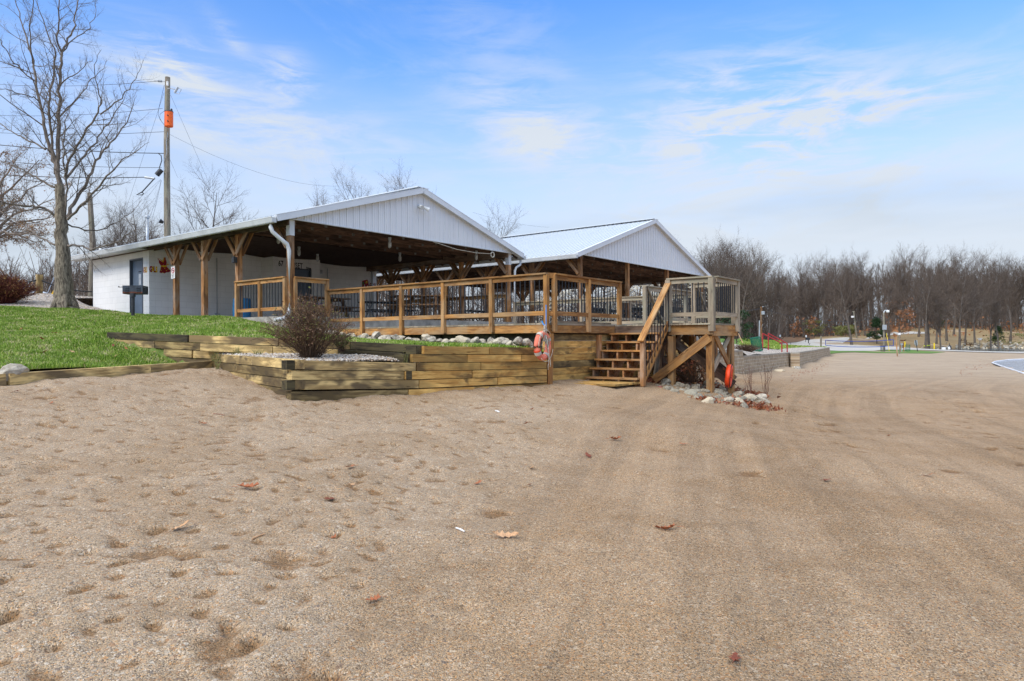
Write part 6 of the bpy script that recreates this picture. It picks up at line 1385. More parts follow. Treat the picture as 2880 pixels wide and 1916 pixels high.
mb = MB(); mb.box(-.25, .25, -.024, -.0205, b0, b0 + .045, fr=fg); mb.build('rust_stain', plain('rust', (.13, .05, .03), .9, 0, .4), gr)
for sx in (-1, 1): mb = MB(); mb.tube(fg([[sx * .25, .0, b1 - .04], [sx * .33, -.01, b1 - .045], [sx * .355, -.01, b1 - .03]]), [.009, .009, .022], 7); mb.build('handle', M['dark_metal'], gr)
mb = MB()
for k in range(12): mb.tube(fg([[-.24 + k * .044, .0, b1 - .03], [-.24 + k * .044, .32, b1 - .03]]), .005, 4)
mb.build('grate', M['dark_metal'], gr)

# ============================================================ life rings
def ring_pts(c, ax1, ax2, r, n=28): return np.array([c + (ax1 * math.cos(a) + ax2 * math.sin(a)) * r for a in np.linspace(0, 2 * math.pi, n + 1)])
c = P(1526, 973, 13.72); nv = unit([-VV[0] * .25 + .0, -VV[1], 0]); a1 = unit(np.cross(nv, [0, 0, 1])); a2 = np.array([0, 0, 1.]); a2 = unit(a2 - nv * .08)
a1 = unit(np.array([.50, .87, 0])); lr = thing('life_ring', 'faded orange life ring tangled with white rope, hanging beside the stairs post', 'life ring', c - [0, 0, .3])
mb = MB(); mb.tube(ring_pts(c, a1, a2, .240), .060, 12, caps=False); mb.build('ring', M['ring_pink'], lr, smooth=True)
for an in (.55, 2.2, 3.75, 5.3):
    mb = MB(); t = np.array([c + (a1 * math.cos(x) + a2 * math.sin(x)) * .245 for x in (an - .13, an, an + .13)]); mb.tube(t, .069, 12, caps=False); mb.build('band', M['tape'], lr, smooth=True)
mb = MB(); t = np.array([c + (a1 * math.cos(x) + a2 * math.sin(x)) * .245 for x in (3.50, 3.6)]); mb.tube(t, .0695, 12, caps=False); mb.build('bright_band', M['ring_orange'], lr, smooth=True)
rp_ = thing('rope', 'white rope bundled over the faded life ring', 'rope', c + [0, 0, .5]); rng = np.random.RandomState(6); mb = MB(); hk = P(1524, 912, 13.78); fw = np.array([a1[1], -a1[0], 0.]) * 1.0
for k in range(7):
    ph = rng.uniform(0, 6.28); t = np.linspace(0, 6.28, 14); w = rng.uniform(.035, .075); h = rng.uniform(.08, .15); cc = hk - [0, 0, .10 + .02 * k] + fw * .05
    mb.tube([cc + a1 * w * math.cos(x + ph) + np.array([0, 0, h]) * math.sin(x) * .6 + fw * rng.uniform(0, .04) for x in t], .0075, 5)
for k, (dx, dz) in enumerate([(-.10, -.30), (-.20, -.42), (.02, -.45), (.06, -.38), (.14, -.34)]):
    p0 = hk - [0, 0, .16] + fw * .07; p1 = hk + a1 * dx + [0, 0, dz] + fw * .10; p2 = hk + a1 * (dx * .5 + .03) + [0, 0, dz - .10] + fw * .10; mb.tube([p0, (p0 + p1) / 2 + a1 * .02, p1, p2, p0 + a1 * .03], .007, 5)
mb.tube([hk - [0, 0, .2] + fw * .08, c + a1 * .06 + fw * .09, c + a1 * .09 - [0, 0, .22] + fw * .1, c + a1 * .08 - [0, 0, .40] + fw * .08, c + a1 * .085 - [0, 0, .48] + fw * .08], .009, 5)
mb.tube([c + a1 * .12 - [0, 0, .26] + fw * .1, c + a1 * .14 - [0, 0, .38] + fw * .1, c + a1 * .13 - [0, 0, .42] + fw * .1], .009, 5)
oc = c + fw * .075; mb.tube(ring_pts(oc, a1, a2, .31)[4:16], .006, 5); mb.tube(ring_pts(oc, a1, a2, .315)[18:28], .006, 5); mb.build('rope', M['rope'], rp_, smooth=True)
tagrope = None
mb = MB(); a, b = P(1536, 858, 13.95), P(1536, 929, 13.95); mb.beam(a, b, .028, .010, up=fw); mb.beam(b, b + a1 * -.05 + [0, 0, -.01], .03, .010); hb_ = MB()
tag(mb.build('hanging_bracket', M['skyblue']), 'bright blue metal strap on the deck corner post above the life ring', 'bracket')
mb = MB(); mb.tube([hk + [0, 0, .06], hk + [0, 0, 0] + fw * .03, hk + fw * .06 - [0, 0, .03]], .012, 6); tag(mb.build('hook', M['skyblue']), 'small blue hook holding the white rope', 'hook')
c = P(2050, 1058, 15.75); a1 = unit([.38, .92, 0]); a2 = unit(np.array([.10, .0, 1.])); fw = np.array([a1[1], -a1[0], 0]); lr2 = thing('life_ring', 'bright orange life ring hanging low from the platform corner post', 'life ring', c - [0, 0, .3])
mb = MB(); mb.tube(ring_pts(c, a1, a2, .20), .068, 12, caps=False); mb.build('ring', M['ring_orange'], lr2, smooth=True)
mb = MB(); mb.tube(ring_pts(c + fw * .05, a1, a2, .275)[5:20], .007, 5); mb.tube([c + a2 * .26, c + a2 * .38 + a1 * .03, c + a2 * .50], .007, 5); mb.tube([c + a2 * .26 + a1 * .1, c + a2 * .42 + a1 * .05, c + a2 * .50], .007, 5); mb.tube([c - a2 * .2 - a1 * .18, c - a2 * .36 - a1 * .22, c - a2 * .44 - a1 * .15, c - a2 * .28 + a1 * .1], .007, 5); mb.build('grab_line', M['black'], lr2, smooth=True)
for z_ in (.04, -.10): mb = MB(); mb.box(-.006, .006, -.02, .02, z_, z_ + .07, fr=frame_at(c + a1 * .135 + fw * .02, 1.2)); mb.build('strap', M['black'], lr2)

# ============================================================ barrel, picnic tables
def barrel(q, label, h=.64, r=.25, mat='blue_barrel'):
    root = thing('plastic_barrel', label, 'barrel', q); z = np.linspace(0, h, 14); rad = [r * (1 - .03 * (k in (0, 13)) + .05 * math.sin(k / 13 * math.pi) + (.02 if k in (4, 9) else 0)) for k in range(14)]
    mb = MB(); mb.tube([q + [0, 0, a] for a in z], rad, 22); mb.build('drum', M[mat], root, smooth=False); mb = MB(); mb.tube([q + [0, 0, h - .01], q + [0, 0, h + .02]], r * .97, 22); mb.build('rim', M[mat], root)
    mb = MB(); f = frame_at(q, 0); mb.box(-.03, .03, -r - .025, -r - .01, h * .45, h * .62, fr=f); mb.build('sticker', M['white'], root); return root
q = S(1.05, 4.0, HS); barrel(q, 'blue plastic barrel used as a trash can behind the left railing')
def picnic_table(t, s, rot, base, label, mats=('table', 'table', 'table'), L=1.83, metal=False):
    q = S(t, s, base); root = thing('picnic_table', label, 'picnic table', q, SROT + rot); f = frame_at(q, SROT + rot); fl = lambda a: f(a)
    mb = MB()
    for k in range(5): mb.box(-L / 2, L / 2, -.37 + k * .15, -.37 + k * .15 + .14, .72, .758, fr=fl)
    mb.build('tabletop', M[mats[0]], root)
    for sy in (-1, 1):
        mb = MB()
        for k in range(2): y = sy * (.58 + k * .145); mb.box(-L / 2, L / 2, y - .068, y + .068, .42, .458, fr=fl)
        mb.build('bench', M[mats[1]], root)
    for sx in (-1, 1):
        x = sx * (L / 2 - .32); mb = MB(); P3 = lambda a: f(np.array([a]))[0]
        if metal:
            mb.tube([P3([x, -.68, .43]), P3([x, -.5, .1]), P3([x, -.3, .0])], .022, 6); mb.tube([P3([x, .68, .43]), P3([x, .5, .1]), P3([x, .3, .0])], .022, 6); mb.tube([P3([x, -.5, .1]), P3([x, .28, .72])], .022, 6); mb.tube([P3([x, .5, .1]), P3([x, -.28, .72])], .022, 6)
        else:
            for sy in (-1, 1): mb.beam(P3([x, sy * .26, .72]), P3([x, sy * .62, .0]), .04, .14)
            mb.beam(P3([x + .045 * sx, -.72, .37]), P3([x + .045 * sx, .72, .37]), .04, .14); mb.beam(P3([x - .045 * sx, -.36, .69]), P3([x - .045 * sx, .36, .69]), .04, .09); mb.beam(P3([x - sx * .05, 0, .40]), P3([x - sx * .45, 0, .70]), .04, .09)
        mb.build('leg_frame', M[mats[2]], root)
    return root
def at_px(px, d): q = P(px, 850, d)[:2] - CC; return float(q @ VV), float(q @ UU)
t, s = at_px(905, 22.3); picnic_table(t, s, .05, HS, 'brown picnic table in front of the second grey door')
t, s = at_px(1083, 25.2); picnic_table(t, s, -.3, HS, 'black metal-framed picnic table near the shirt mural', ('black', 'black', 'galv'), metal=True)
t, s = at_px(1178, 21.6); picnic_table(t, s, -.95, HS, 'brown wooden picnic table turned sideways in the middle of the near pavilion')
t, s = at_px(945, 20.6); picnic_table(t, s, .5, HS - .0, 'small low dark picnic table just behind the brown bush', ('table', 'table', 'table'), L=1.2) if False else None
M['green_metal'] = plain('dark_blue_green_coated_metal', (.012, .03, .04), .5)
for px, d, rt_, lb_ in ((1672, 31, .1, 'dark coated picnic table behind the first bay of deck railing, in the far pavilion'), (1735, 33.5, -.1, 'dark coated picnic table in the middle of the far pavilion'), (1800, 31.5, .2, 'dark coated picnic table near the right side of the far pavilion'), (1865, 36, .0, 'dark coated picnic table at the far right of the far pavilion'), (1345, 33, .1, 'dark coated picnic table seen under the right end of the near pavilion')):
    t, s = at_px(px, d); picnic_table(t, s, rt_, FS, lb_, ('green_metal', 'green_metal', 'green_metal'), L=2.2, metal=True)
q = S(4.9, 4.2, HS) if False else np.array([*P(893, 850, 23.6)[:2], HS + E]); root = barrel(q, 'small royal blue plastic bin standing behind the brown picnic table', .62, .17, 'blue')

# ============================================================ utility poles and wires
def curve_wire(name, a, b, sag, label, r=.010, mat='dark_metal', cat='cable', n=14):
    a = np.array(a, float); b = np.array(b, float); t = np.linspace(0, 1, n); p = a + (b - a) * t[:, None]; p[:, 2] -= sag * 4 * t * (1 - t); mb = MB(); mb.tube(p, r, 4); return tag(mb.build(name, M[mat]), label, cat)
UD = 32.0
up = thing('utility_pole', 'tall grey utility pole with an orange transformer, behind the left end of the roof', 'utility pole', P(469, 850, UD)); base = P(471, 860, UD); top = P(471.5, 218, UD)
mb = MB(); mb.tube([base, P(470.5, 655, UD), P(469, 400, UD), top], [.15, .145, .130, .112], 14); mb.build('pole', M['pole'], up, smooth=False)
u3 = lambda px, py, dd=0.: P(px, py, UD + dd)
mb = MB(); a, b = u3(475, 357, -.32), u3(475, 316, -.32); mb.tube([a, a + [0, 0, .03], b - [0, 0, .03], b], [.17, .182, .182, .182], 18); mb.build('transformer', M['orange'], up)
mb = MB(); mb.tube([b, b + [0, 0, .05]], [.195, .18], 18); mb.tube([b + [.12, 0, .05], b + [.12, 0, .12], b + [.12, 0, .16]], [.05, .05, .025], 8); mb.build('transformer_lid', M['dark_metal'], up)
mb = MB()
mb.tube([a + [.05, -.18, .20], a + [.05, -.24, .20]], .03, 6); mb.build('transformer_lug', M['dark_metal'], up); mb = MB(); mb.tube([a + [.05, -.18, .46], a + [.05, -.24, .46]], .03, 6)
mb.build('transformer_lug', M['dark_metal'], up)
mb = MB(); mb.tube([u3(472, 250, -.2), u3(482, 249, -.3), u3(492, 252, -.3)], .022, 6); mb.tube([u3(491, 262, -.3), u3(500, 246, -.3)], .055, 8); mb.tube([u3(500, 246, -.3), u3(510, 252, -.3), u3(504, 265, -.3), u3(491, 262, -.3)], .018, 5); mb.build('fuse_cutout', M['galv'], up)
mb = MB(); mb.tube([u3(471, 242, -.17), u3(471, 230, -.17)], .05, 8); mb.build('insulator', M['white'], up)
mb = MB(); mb.tube([u3(463, 230), u3(455, 229)], .02, 5)
for k in range(5): mb.tube([u3(455 - k * 2.4, 229 - k * .2), u3(454 - k * 2.4, 229 - k * .2)], .055, 8)
mb.tube([u3(445, 228), u3(434, 227)], .02, 5); mb.build('insulator', M['galv'], up)
mb = MB(); mb.tube([u3(454, 478, -.2), u3(441, 493, -.2)], [.11, .115], 12); mb.build('splice_case', M['dark_metal'], up)
mb = MB(); mb.tube([u3(407, 499, -.2), u3(435, 503, -.2)], .05, 8); mb.build('splice_case', M['galv'], up)
mb = MB(); mb.tube([u3(432, 505, -.2), u3(400, 540, -.2), u3(384, 549, -.2), u3(400, 549, -.2), u3(404, 545, -.2), u3(398, 541, -.2)], .028, 5); mb.tube([u3(448, 473, -.2), u3(455, 452, -.2), u3(453, 438, -.2), u3(444, 431, -.2)], .022, 5)
mb.tube([u3(462, 240), u3(446, 308, -.2), u3(445, 325, -.2), u3(456, 345, -.2)], .008, 4); mb.tube([u3(463, 312, -.2), u3(450, 322, -.2), u3(449, 335, -.2), u3(462, 352, -.2)], .008, 4); mb.build('cable_loop', M['dark_metal'], up)
mb = MB(); mb.tube([u3(472, 372, -.16), u3(468, 400, -.16), u3(469, 430, -.16), u3(461, 455, -.17), u3(462, 480, -.18)], .014, 4); mb.build('conduit', M['galv'], up)
mb = MB(); mb.tube([u3(459, 627, -.1), u3(449, 621, -.2)], [.06, .11], 8); mb.build('floodlight', M['dark_metal'], up)
LX = lambda px, py, d: P(px, py, d)
for a_, b_, sg, lb_ in (((455, 228, UD), (-400, 150, 60), 1.2, 'topmost wire running left from the tall utility pole'), ((457, 306, UD), (-400, 262, 60), 1.0, 'second wire from the top left of the tall utility pole, level with the transformer'), ((463, 371, UD), (-400, 322, 48), .6, 'thin wire crossing behind the large bare tree just below the transformer'), ((460, 432, UD), (-400, 356, 36), .3, 'thick black cable with clamps crossing the crown of the large bare tree'),
                        ((455, 472, UD), (-400, 400, 36), .35, 'cable ending at the dark splice case on the utility pole'), ((408, 499, UD), (-400, 452, 36), .3, 'lowest black cable, ending at the long grey splice case')):
    curve_wire('overhead_wire', P(*a_), P(*b_), sg, lb_, .018 if 'thick' in lb_ or 'lowest' in lb_ else .010)
for a_, b_, sg, lb_ in (((476, 378, UD), (985, 522, 52), .8, 'thin wire sagging to the right from the pole down behind the near roof ridge'), ((480, 268, UD), (590, 520, 45), 0, 'guy wire slanting down to the right from the pole top'), ((461, 262, UD), (338, 640, 45), 0, 'guy wire slanting down to the left from the pole top'), ((476, 445, UD), (500, 500, 45), 0, 'short stay wire right of the pole'), ((452, 505, UD - .2), (300, 640, 24), 0, 'service cable from the pole to the roof, farthest left'), ((452, 507, UD - .2), (345, 645, 26), 0, 'service cable from the pole to the roof, second from the left'), ((453, 508, UD - .2), (412, 628, 27.6), .2, 'black service cable curling to the vent pipe'), ((454, 508, UD - .2), (417, 655, 27.6), .1, 'service cable dropping beside the vent pipe'),
                        ((1330, 598, 50), (1545, 640, 60), .2, 'thin wire passing behind the roof of the far pavilion'), ((2157, 872, 92), (2496, 888, 100), 1.2, 'thin wire between the two poles by the road'), ((1790, 840, 60), (2141, 868, 92), .8, 'thin wire left of the wooden pole by the road')):
    curve_wire('overhead_wire', P(*a_), P(*b_), sg, lb_, .0055 if 'road' not in lb_ else .02)
q = P(255, 860, 40); p2 = thing('utility_pole', 'short plain grey pole behind the left corner of the block building', 'utility pole', q); mb = MB(); mb.tube([q, P(261, 690, 40), P(252, 543, 40)], [.17, .16, .13], 10); mb.build('pole', M['pole'], p2)
mb = MB(); mb.tube([P(256, 549, 39.8), P(256, 553, 39.8)], .07, 6); mb.build('insulator', M['galv'], p2)
for (x0, y0, x1, y1), lb_ in (((160, 762, 133, 826), 'guy wire anchored in the gravel left of the large tree'), ((163, 800, 151, 820), 'guy wire above the yellow guard')): curve_wire('guy_wire', P(x0, y0, 28), P(x1, y1, 26.2), 0, lb_, .012, 'galv', 'wire')
mb = MB(); mb.tube([P(154.5, 815, 26.1), P(147, 829, 26.0)], .035, 7); tag(mb.build('guy_guard', M['yellow_tape']), 'slanting yellow guy wire guard on the gravel bank', 'wire guard')
# wooden post and rope fence
q = P(109, 826, 25.8); z0_ = float(gr_h([q[0]], [q[1]])[0]) + E
fp = thing('rope_fence', 'mossy wooden post with black rope strung either side on the gravel bank', 'fence', q); mb = MB(); mb.beam(q - [0, 0, .3], P(111, 773, 25.8), .19, .19); mb.build('fence_post', M['timber_green'], fp)
for a_, b_ in (((105, 788, 25.75), (-60, 800, 25.5)), ((118, 790, 25.75), (262, 821, 25.9))):
    a, b = P(*a_), P(*b_); t = np.linspace(0, 1, 10); p = a + (b - a) * t[:, None]; p[:, 2] -= .10 * 4 * t * (1 - t); mb = MB(); mb.tube(p, .028, 6); mb.build('rope', M['black'], fp)
# pale vehicle cover / boat tarp glimpsed over the bank
q = P(92, 835, 36); mb = MB(); mb.add(np.array([P(45, 826, 36), P(102, 815, 36), P(140, 826, 36), P(60, 829, 33), P(142, 829, 33), P(45, 840, 36), P(140, 840, 36), P(100, 838, 39)]), [[0, 1, 3], [1, 4, 3], [1, 2, 4], [0, 3, 5], [2, 6, 4], [1, 7, 2], [0, 7, 1]], None, .5); tag(mb.build('shed_roof', M['roof']), 'pale blue-white sloped roof just showing above the gravel bank', 'roof')

# ============================================================ block retaining wall with steps, handrails, bin
def blockwall(name, pts, hb_, label, extra=None):
    mb = MB(); L0 = 0
    for a, b in zip(pts[:-1], pts[1:]):
        L = np.linalg.norm((b - a)[:2]); d = (b - a)[:2] / L; n = np.array([-d[1], d[0]]); ns = max(2, int(L / .42))
        for k in range(ns):
            f0, f1 = k / ns, (k + 1) / ns; p, q = a + (b - a) * f0, a + (b - a) * f1; v = []; g = []
            for pt, l in ((p, L0 + L * f0), (q, L0 + L * f1)):
                for o, z in ((0, pt[2]), (.3, pt[2]), (.3, hb_), (0, hb_)): bt_ = (pt[2] - z) * .10; v.append([pt[0] + n[0] * (o - (bt_ if o == 0 else 0)) + R.uniform(-.006, .006), pt[1] + n[1] * (o - (bt_ if o == 0 else 0)), z]); g.append([l, z - pt[2] + 20, 0])
            mb.add(np.array(v), [[0, 3, 7, 4], [0, 4, 5, 1], [1, 5, 6, 2]] + ([[0, 1, 2, 3]] if k == 0 else []) + ([[4, 7, 6, 5]] if k == ns - 1 else []), np.array(g), .5)
        L0 += L
    root = thing(name, label, 'retaining wall', (pts[0][0], pts[0][1], hb_)); mb.build('block_courses', M['modblock'], root)
    mb = MB()
    for a, b in zip(pts[:-1], pts[1:]): d = (b - a)[:2] / np.linalg.norm((b - a)[:2]); n = np.array([-d[1], d[0], 0]); mb.beam(a + n * .15 + [0, 0, .03], b + n * .15 + [0, 0, .03], .34, .06)
    mb.build('cap_blocks', plain('pale_cap_block', (.36, .32, .26), .9, 0, .2, .2, 3) if 'pale_cap_block' not in bpy.data.materials else bpy.data.materials['pale_cap_block'], root); return root
bw1 = [P(1925, 998, 30), P(2089, 988, 36.3)]; blockwall('block_retaining_wall', bw1, E - 2.3, 'grey block retaining wall behind the stairs, its short upper end by the platform')
blockwall('block_retaining_wall', [P(2091, 1004, 36.5), P(2221, 994, 49)], E - 2.3, 'grey block retaining wall topped with pale gravel, left of the step gap')
blockwall('block_retaining_wall', [P(2224, 993, 53), P(2236, 995, 48), P(2290, 987, 58), P(2333, 979, 70), P(2330, 977, 74)], E - 2.6, 'grey block retaining wall running away to the right of the step gap')
for (x0, x1, lb_) in ((2145, 2199, 'left of the pair of red handrails on the gravel bed'), (2161, 2214, 'right of the pair of red handrails on the gravel bed')):
    d = 50 if x0 == 2145 else 51.5; hr = thing('handrail', lb_.replace('left of the pair of red handrails', 'red pipe handrail, left of the pair,').replace('right of the pair of red handrails', 'red pipe handrail, right of the pair,'), 'handrail', P(x0, 992, d)); mb = MB()
    yb = (938, 966) if x0 == 2145 else (938, 967); mb.tube([P(x0 - .5, yb[0], d), P(x1, yb[1], d)], .045, 7); mb.build('rail', M['red_rail'], hr)
    for xx, yy in ((x0, yb[0]), (x1, yb[1])): mb = MB(); mb.tube([P(xx, yy, d), P(xx, 996, d)], .045, 7); mb.build('rail_post', M['red_rail'], hr)
q = P(2131, 988, 46); ax = unit(P(2124, 950, 46) - q); bn = thing('mesh_trash_bin', 'leaning green wire mesh trash bin by the red handrails', 'trash bin', q); H = np.linalg.norm(P(2124, 950, 46) - q); s1 = unit(np.cross(ax, [0, 1, 0])); s2 = np.cross(ax, s1); mb = MB()
rr_ = .33
for k in range(44):
    a = k / 44 * 6.283; e0 = q + (s1 * math.cos(a) + s2 * math.sin(a)) * rr_; mb.tube([e0, e0 + ax * H], .009, 3, caps=False)
for k in range(13): mb.tube([q + ax * H * k / 12 + (s1 * math.cos(a) + s2 * math.sin(a)) * rr_ for a in np.linspace(0, 6.283, 25)], .010, 3, caps=False)
mb.build('mesh', M['binmesh'], bn)
for f in (0, 1): mb = MB(); mb.tube([q + ax * H * f + (s1 * math.cos(a) + s2 * math.sin(a)) * rr_ for a in np.linspace(0, 6.283, 25)], .022, 5, caps=False); mb.build('rim', M['binmesh'], bn)
mb = MB(); mb.tube([q + ax * .02, q + ax * .05], rr_ * .96, 20); mb.build('base', M['binmesh'], bn)
mb = MB(); a, b = P(2334, 1006, 70), P(2342, 1010, 66); mb.tube([a, b], .16, 10); tag(mb.build('drain_pipe', M['black']), 'short black drain pipe at the end of the block wall', 'pipe')

# ============================================================ far beach furniture
def simple_pole(px, py0, py1, d, r, mat, label, name='pole', cat='pole', px1=None):
    root = thing(name, label, cat, P(px, py0, d)); mb = MB(); mb.tube([P(px, py0 + 6, d), P(px1 or px, py1, d)], [r, r * .8], 8); mb.build('shaft', M[mat], root); return root
r_ = simple_pole(2141, 958, 863, 92, .16, 'post', 'wooden utility pole with small grey transformer left of the far wood', 'utility_pole', 'utility pole'); mb = MB(); mb.tube([P(2146, 885, 91.6), P(2146, 876, 91.6)], .22, 10); mb.build('transformer', M['galv'], r_)
mb = MB(); mb.tube([P(2141, 865, 92), P(2147, 863, 92)], .05, 5); mb.build('bracket', M['galv'], r_)
simple_pole(2136, 948, 902, 92, .10, 'galv', 'thin grey metal pole beside the wooden utility pole', 'metal_pole', 'pole')
curve_wire('guy_wire', P(2077, 939, 60), P(2091, 970, 55), 0, 'yellowish guy wire right of the deck platform', .03, 'leaf_tan', 'wire')
r_ = simple_pole(2487, 989, 880, 99, .15, 'pole', 'wooden street lamp pole with curved arm and white lamp head', 'street_lamp', 'street lamp', 2485.5); mb = MB(); mb.tube([P(2485.5, 884, 99), P(2486, 877, 99), P(2489, 874, 99), P(2495, 873, 99)], .06, 6); mb.build('lamp_arm', M['white_metal'], r_)
mb = MB(); mb.tube([P(2497, 873, 99), P(2497, 875, 99), P(2497, 879, 99)], [.14, .22, .20], 10); mb.build('lamp_head', M['white'], r_); mb = MB(); mb.box(-.28, .28, -.15, .0, -.35, .35, fr=frame_at(P(2487, 921, 98.7), 0)); mb.build('electrical_box', M['galv'], r_)
mb = MB(); mb.tube([P(2493, 938, 99), P(2501, 987, 97)], .035, 5); mb.build('guy_wire', M['bollard'], r_)
r_ = simple_pole(2410, 945, 877, 140, .16, 'pole', 'leaning grey utility pole with small white transformer before the wood', 'utility_pole', 'utility pole', 2401); mb = MB(); mb.tube([P(2398, 894, 139.6), P(2398, 889, 139.6)], .3, 8); mb.build('transformer', M['white'], r_); mb = MB(); mb.tube([P(2397, 877, 140), P(2405, 877, 140)], .07, 4); mb.build('crossarm', M['pole'], r_)
# volleyball court: net and posts
nl, nr_, yl, yr = 2322, 2513, (957, 972), (956, 973)
vn = thing('volleyball_net', 'blue-edged volleyball net strung low across the beach', 'net', P(2418, 990, 74)); dn0, dn1 = 77, 72
C4 = [P(nl, yl[0], dn0), P(nr_, yr[0], dn1), P(nr_, yr[1], dn1), P(nl, yl[1], dn0)]; sagd = np.array([0, 0, -.13])
for a, b, sg in ((C4[0], C4[1], 1), (C4[1], C4[2], 0), (C4[2], C4[3], 1), (C4[3], C4[0], 0)): t = np.linspace(0, 1, 9); p = a + (b - a) * t[:, None]; p[:, 2] -= .16 * 4 * t * (1 - t) * sg; mb = MB(); mb.tube(p, .034, 5); mb.build('net_tape', M['blue'], vn)
mb = MB()
for k in range(1, 60): f = k / 60; dz = np.array([0, 0, -.16 * 4 * f * (1 - f)]); mb.tube([C4[0] + (C4[1] - C4[0]) * f + dz, C4[3] + (C4[2] - C4[3]) * f + dz], .0025, 3, caps=False)
for k in range(1, 8): f = k / 8; a = C4[0] + (C4[3] - C4[0]) * f; b = C4[1] + (C4[2] - C4[1]) * f; mb.tube([a, (a + b) / 2 - [0, 0, .16], b], .0025, 3, caps=False)
mb.build('netting', M['black'], vn)
simple_pole(2309, 1000, 946, 76, .11, 'pole', 'weathered volleyball post at the left end of the net, behind the block wall', 'volleyball_post', 'post')
simple_pole(2524, 1001, 945, 72, .065, 'post', 'thin wooden volleyball post at the right end of the net', 'volleyball_post', 'post', 2520); r_ = simple_pole(2530, 990, 944, 74, .06, 'pole', 'wooden post with white lamp box on top, beside the right volleyball post', 'lamp_post', 'post'); mb = MB(); mb.box(-.10, .10, -.1, .1, 0, .24, fr=frame_at(P(2529, 943, 74), 0)); mb.build('lamp_box', M['white'], r_)
for px, py, d, lb_ in ((2545, 977, 118, 'yellow bollard beyond the road, left of the sign'), (2627.5, 981.5, 112, 'yellow bollard at the lakeside edge of the road')): mb = MB(); mb.tube([P(px, py + 2, d), P(px, py - 15, d), P(px, py - 16, d)], [.10, .10, .05], 10); tag(mb.build('bollard', M['bollard']), lb_, 'bollard')
sg_ = thing('road_sign', 'back of a grey diamond road sign on a leaning post at the grass verge', 'sign', P(2580, 988, 97)); mb = MB(); mb.tube([P(2581, 990, 97), P(2575, 957, 97)], .05, 6); mb.build('sign_post', M['dark_metal'], sg_)
f = lambda px, py, d=97.1: P(px, py, d); mb = MB(); v = np.array([f(2572, 959), f(2576, 957), f(2580, 958), f(2581, 966), f(2580, 973), f(2576, 974), f(2572, 968), f(2571.5, 962)]); v2 = v + [0, .03, 0]; n8 = 8; i8 = np.arange(8); mb.add(np.r_[v, v2, [v.mean(0)], [v2.mean(0)]], np.stack([i8, (i8 + 1) % 8, (i8 + 1) % 8 + 8, i8 + 8], 1), None, .5); mb.F.append(np.stack([np.full(8, 16), i8, (i8 + 1) % 8], 1)); mb.build('sign_panel', M['galv'], sg_)
eb = thing('electrical_board', 'grey electrical box on a small wooden stand in the grass verge', 'electrical box', P(2538, 990, 94)); mb = MB(); [mb.tube([P(x, 990, 94), P(x, 964, 94)], .07, 4) for x in (2532.5, 2542)]; mb.box(-.3, .25, .05, .09, .5, 1.2, fr=frame_at(P(2538, 990, 94), 0)); mb.build('wooden_stand', M['post'], eb)
mb = MB(); mb.box(-.16, .16, -.12, .04, .9, 1.15, fr=frame_at(P(2535.5, 990, 94), 0)); mb.tube([P(2536, 989, 93.9), P(2536, 970, 93.9)], .05, 5); mb.build('meter_box', M['galv'], eb)
def small_bin(px, py, d, label, h=.85, r=.28, mat='binmesh'):
    q = P(px, py, d); root = thing('mesh_trash_bin', label, 'trash bin', q); mb = MB()
    for k in range(16): a = k / 16 * 6.283; mb.tube([q + [math.cos(a) * r, math.sin(a) * r, 0], q + [math.cos(a) * r, math.sin(a) * r, h]], .014, 3, caps=False)
    for k in range(5): mb.tube([q + [math.cos(a) * r, math.sin(a) * r, h * k / 4] for a in np.linspace(0, 6.283, 17)], .016, 3, caps=False)
    mb.build('mesh', M[mat], root)
small_bin(2553, 988, 92, 'small green mesh trash bin on the verge beside the electrical box'); small_bin(2483, 989, 97, 'dark wire bin at the foot of the street lamp', mat='dark_metal')
mbx = thing('mailbox', 'black mailbox on a post by the far road', 'mailbox', P(2274, 964, 118)); mb = MB(); mb.tube([P(2274, 966, 118), P(2274, 955, 118)], .08, 5); mb.build('post', M['dark_metal'], mbx); mb = MB(); mb.box(-.3, .25, -.2, .2, 0, .42, fr=frame_at(P(2272.5, 957, 118), 0)); mb.build('box', M['dark_metal'], mbx)
s4 = thing('small_sign', 'small white sign on a thin post left of the mailbox', 'sign', P(2266, 962, 119)); mb = MB(); mb.tube([P(2266, 963, 119), P(2266, 946, 119)], .04, 5); mb.build('post', M['dark_metal'], s4); mb = MB(); mb.box(-.11, .11, -.05, -.02, 0, .34, fr=frame_at(P(2267, 949, 119), 0)); mb.build('sign_panel', M['white'], s4)
s4 = thing('small_sign', 'small grey sign on a short post beyond the red handrails', 'sign', P(2194, 958, 108)); mb = MB(); mb.tube([P(2194, 960, 108), P(2194, 944, 108)], .05, 5); mb.build('post', M['dark_metal'], s4); mb = MB(); mb.box(-.12, .12, -.05, -.02, 0, .34, fr=frame_at(P(2194, 948, 108), 0)); mb.build('sign_panel', M['galv'], s4)
for (a, b), lb_ in (((( 2223, 964), (2226, 978)), 'dark slanted delineator rod on the road, the left one'), (((2277.5, 966), (2273, 978)), 'dark slanted delineator rod on the road, the right one')): mb = MB(); mb.tube([P(a[0], a[1], 86), P(b[0], b[1], 86)], .03, 5); tag(mb.build('marker_rod', M['dark_metal']), lb_, 'rod')
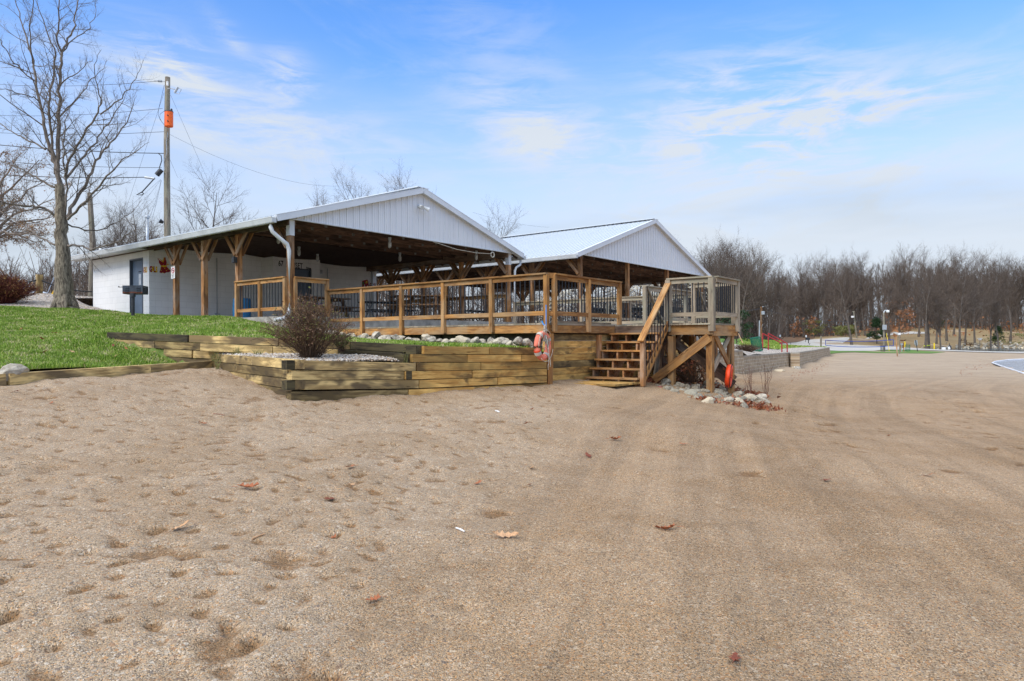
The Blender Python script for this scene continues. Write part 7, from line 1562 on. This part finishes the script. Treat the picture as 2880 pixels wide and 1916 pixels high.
def far_table(px, py, d, label, rot=.3):
    q = P(px, py, d); q[2] = float(base_h([q[0]], [q[1]])[0]) + E + .1; root = thing('picnic_table', label, 'picnic table', q, rot); f = frame_at(q, rot, 1.0); mb = MB(); mb.box(-.95, .95, -.37, .37, .72, .78, fr=f); mb.build('tabletop', M['table'], root)
    for sy in (-1, 1): mb = MB(); mb.box(-.95, .95, sy * .62 - .13, sy * .62 + .13, .42, .47, fr=f); mb.build('bench', M['table'], root)
    for sx in (-1, 1): mb = MB(); [mb.beam(f([[sx * .6, sy * .25, .72]])[0], f([[sx * .6, sy * .65, 0]])[0], .06, .12) for sy in (-1, 1)]; mb.beam(f([[sx * .6, -.72, .38]])[0], f([[sx * .6, .72, .38]])[0], .06, .12); mb.build('leg_frame', M['table'], root)
far_table(2729, 964, 146, 'dark picnic table on the leafy bank nearest the water, at the right'); far_table(2708, 952, 158, 'dark picnic table half hidden by a trunk on the leafy bank', .8); far_table(2537, 930, 190, 'dark picnic table high on the bank above the gravel road', .1)
fr_ = thing('fire_ring', 'low pile of charred logs on the leafy bank', 'fire ring', P(2541, 950, 150)); mb = MB(); q = P(2541, 950, 150); q[2] = float(base_h([q[0]], [q[1]])[0]) + E + .15; [mb.tube([q + [R.uniform(-.9, .9), R.uniform(-.3, .3), .05], q + [R.uniform(-.9, .9), R.uniform(-.3, .3), .25]], .08, 5) for _ in range(8)]; mb.build('logs', M['table'], fr_)
bh = thing('birdhouse', 'small birdhouse on a post on the bank right of the picnic table', 'birdhouse', P(2756, 972, 140)); mb = MB(); mb.tube([P(2755, 973, 140), P(2756, 958, 140)], .07, 5); mb.build('post', M['pole'], bh); mb = MB(); mb.box(-.2, .2, -.2, .2, 0, .3, fr=frame_at(P(2756, 957, 140), 0)); mb.prism([(-.32, -.3), (.32, -.3), (.32, .3), (-.32, .3)], .3, .38, fr=frame_at(P(2756, 957, 140), 0)); mb.build('house', M['white'], bh)
bd = thing('dock_post', 'black dock post with a white float leaning at the water edge', 'dock post', P(2671, 983, 108)); mb = MB(); mb.tube([P(2673, 984, 108), P(2670.5, 973, 108)], .2, 6); mb.tube([P(2670.5, 973, 108), P(2670.5, 966, 108)], .05, 5); mb.build('post', M['dark_metal'], bd); mb = MB(); mb.tube([P(2670, 983, 107.6), P(2668.5, 976, 107.6)], .16, 6); mb.build('float', M['white'], bd)
mb = MB(); mb.box(-.2, .2, -.2, .2, 0, .35, fr=frame_at(P(2654, 983.5, 108), 0)); tag(mb.build('white_bucket', M['white']), 'small white bucket on the road by the water', 'bucket')
for px, py, lb_ in ((2600, 973.5, 'left'), (2608, 972.5, 'middle'), (2613, 972, 'right')): mb = MB(); c = P(px, py, 128); mb.tube([c - [0, 0, .1], c - [0, 0, .06], c, c + [0, 0, .06], c + [0, 0, .1]], [.03, .09, .11, .09, .03], 8); tag(mb.build('buoy', plain('lime_buoy', (.6, .75, .02), .4) if 'lime_buoy' not in bpy.data.materials else bpy.data.materials['lime_buoy']), 'lime yellow buoy on the far shore, %s of the three' % lb_, 'buoy')
# riprap along the far shore
rm = rock_mesh(60, 'shore_rock', 'rock_white', 1)
for i in range(230):
    px = 2560 + 480 * R.random(); lo = 972 if px > 2640 else 974; d = R.uniform(134, 144) if px > 2640 else R.uniform(126, 136); q = P(px, 977, d); z = -2.15 + E + (d - 134) * .13 * R.random() + .1 if px > 2630 else float(base_h([q[0]], [q[1]])[0]) + E + .15
    o = bpy.data.objects.new('shore_rock', rm); COL.objects.link(o); s_ = R.uniform(.5, 1.1) if px > 2630 else R.uniform(.3, .6); o.location = (q[0], d, z); o.scale = (s_, s_, s_ * .8); o.rotation_euler = (R.random(), R.random(), R.random() * 6); tag(o, 'pale rock in the band of stones along the far shore', 'rock', 'stones along the far shore')
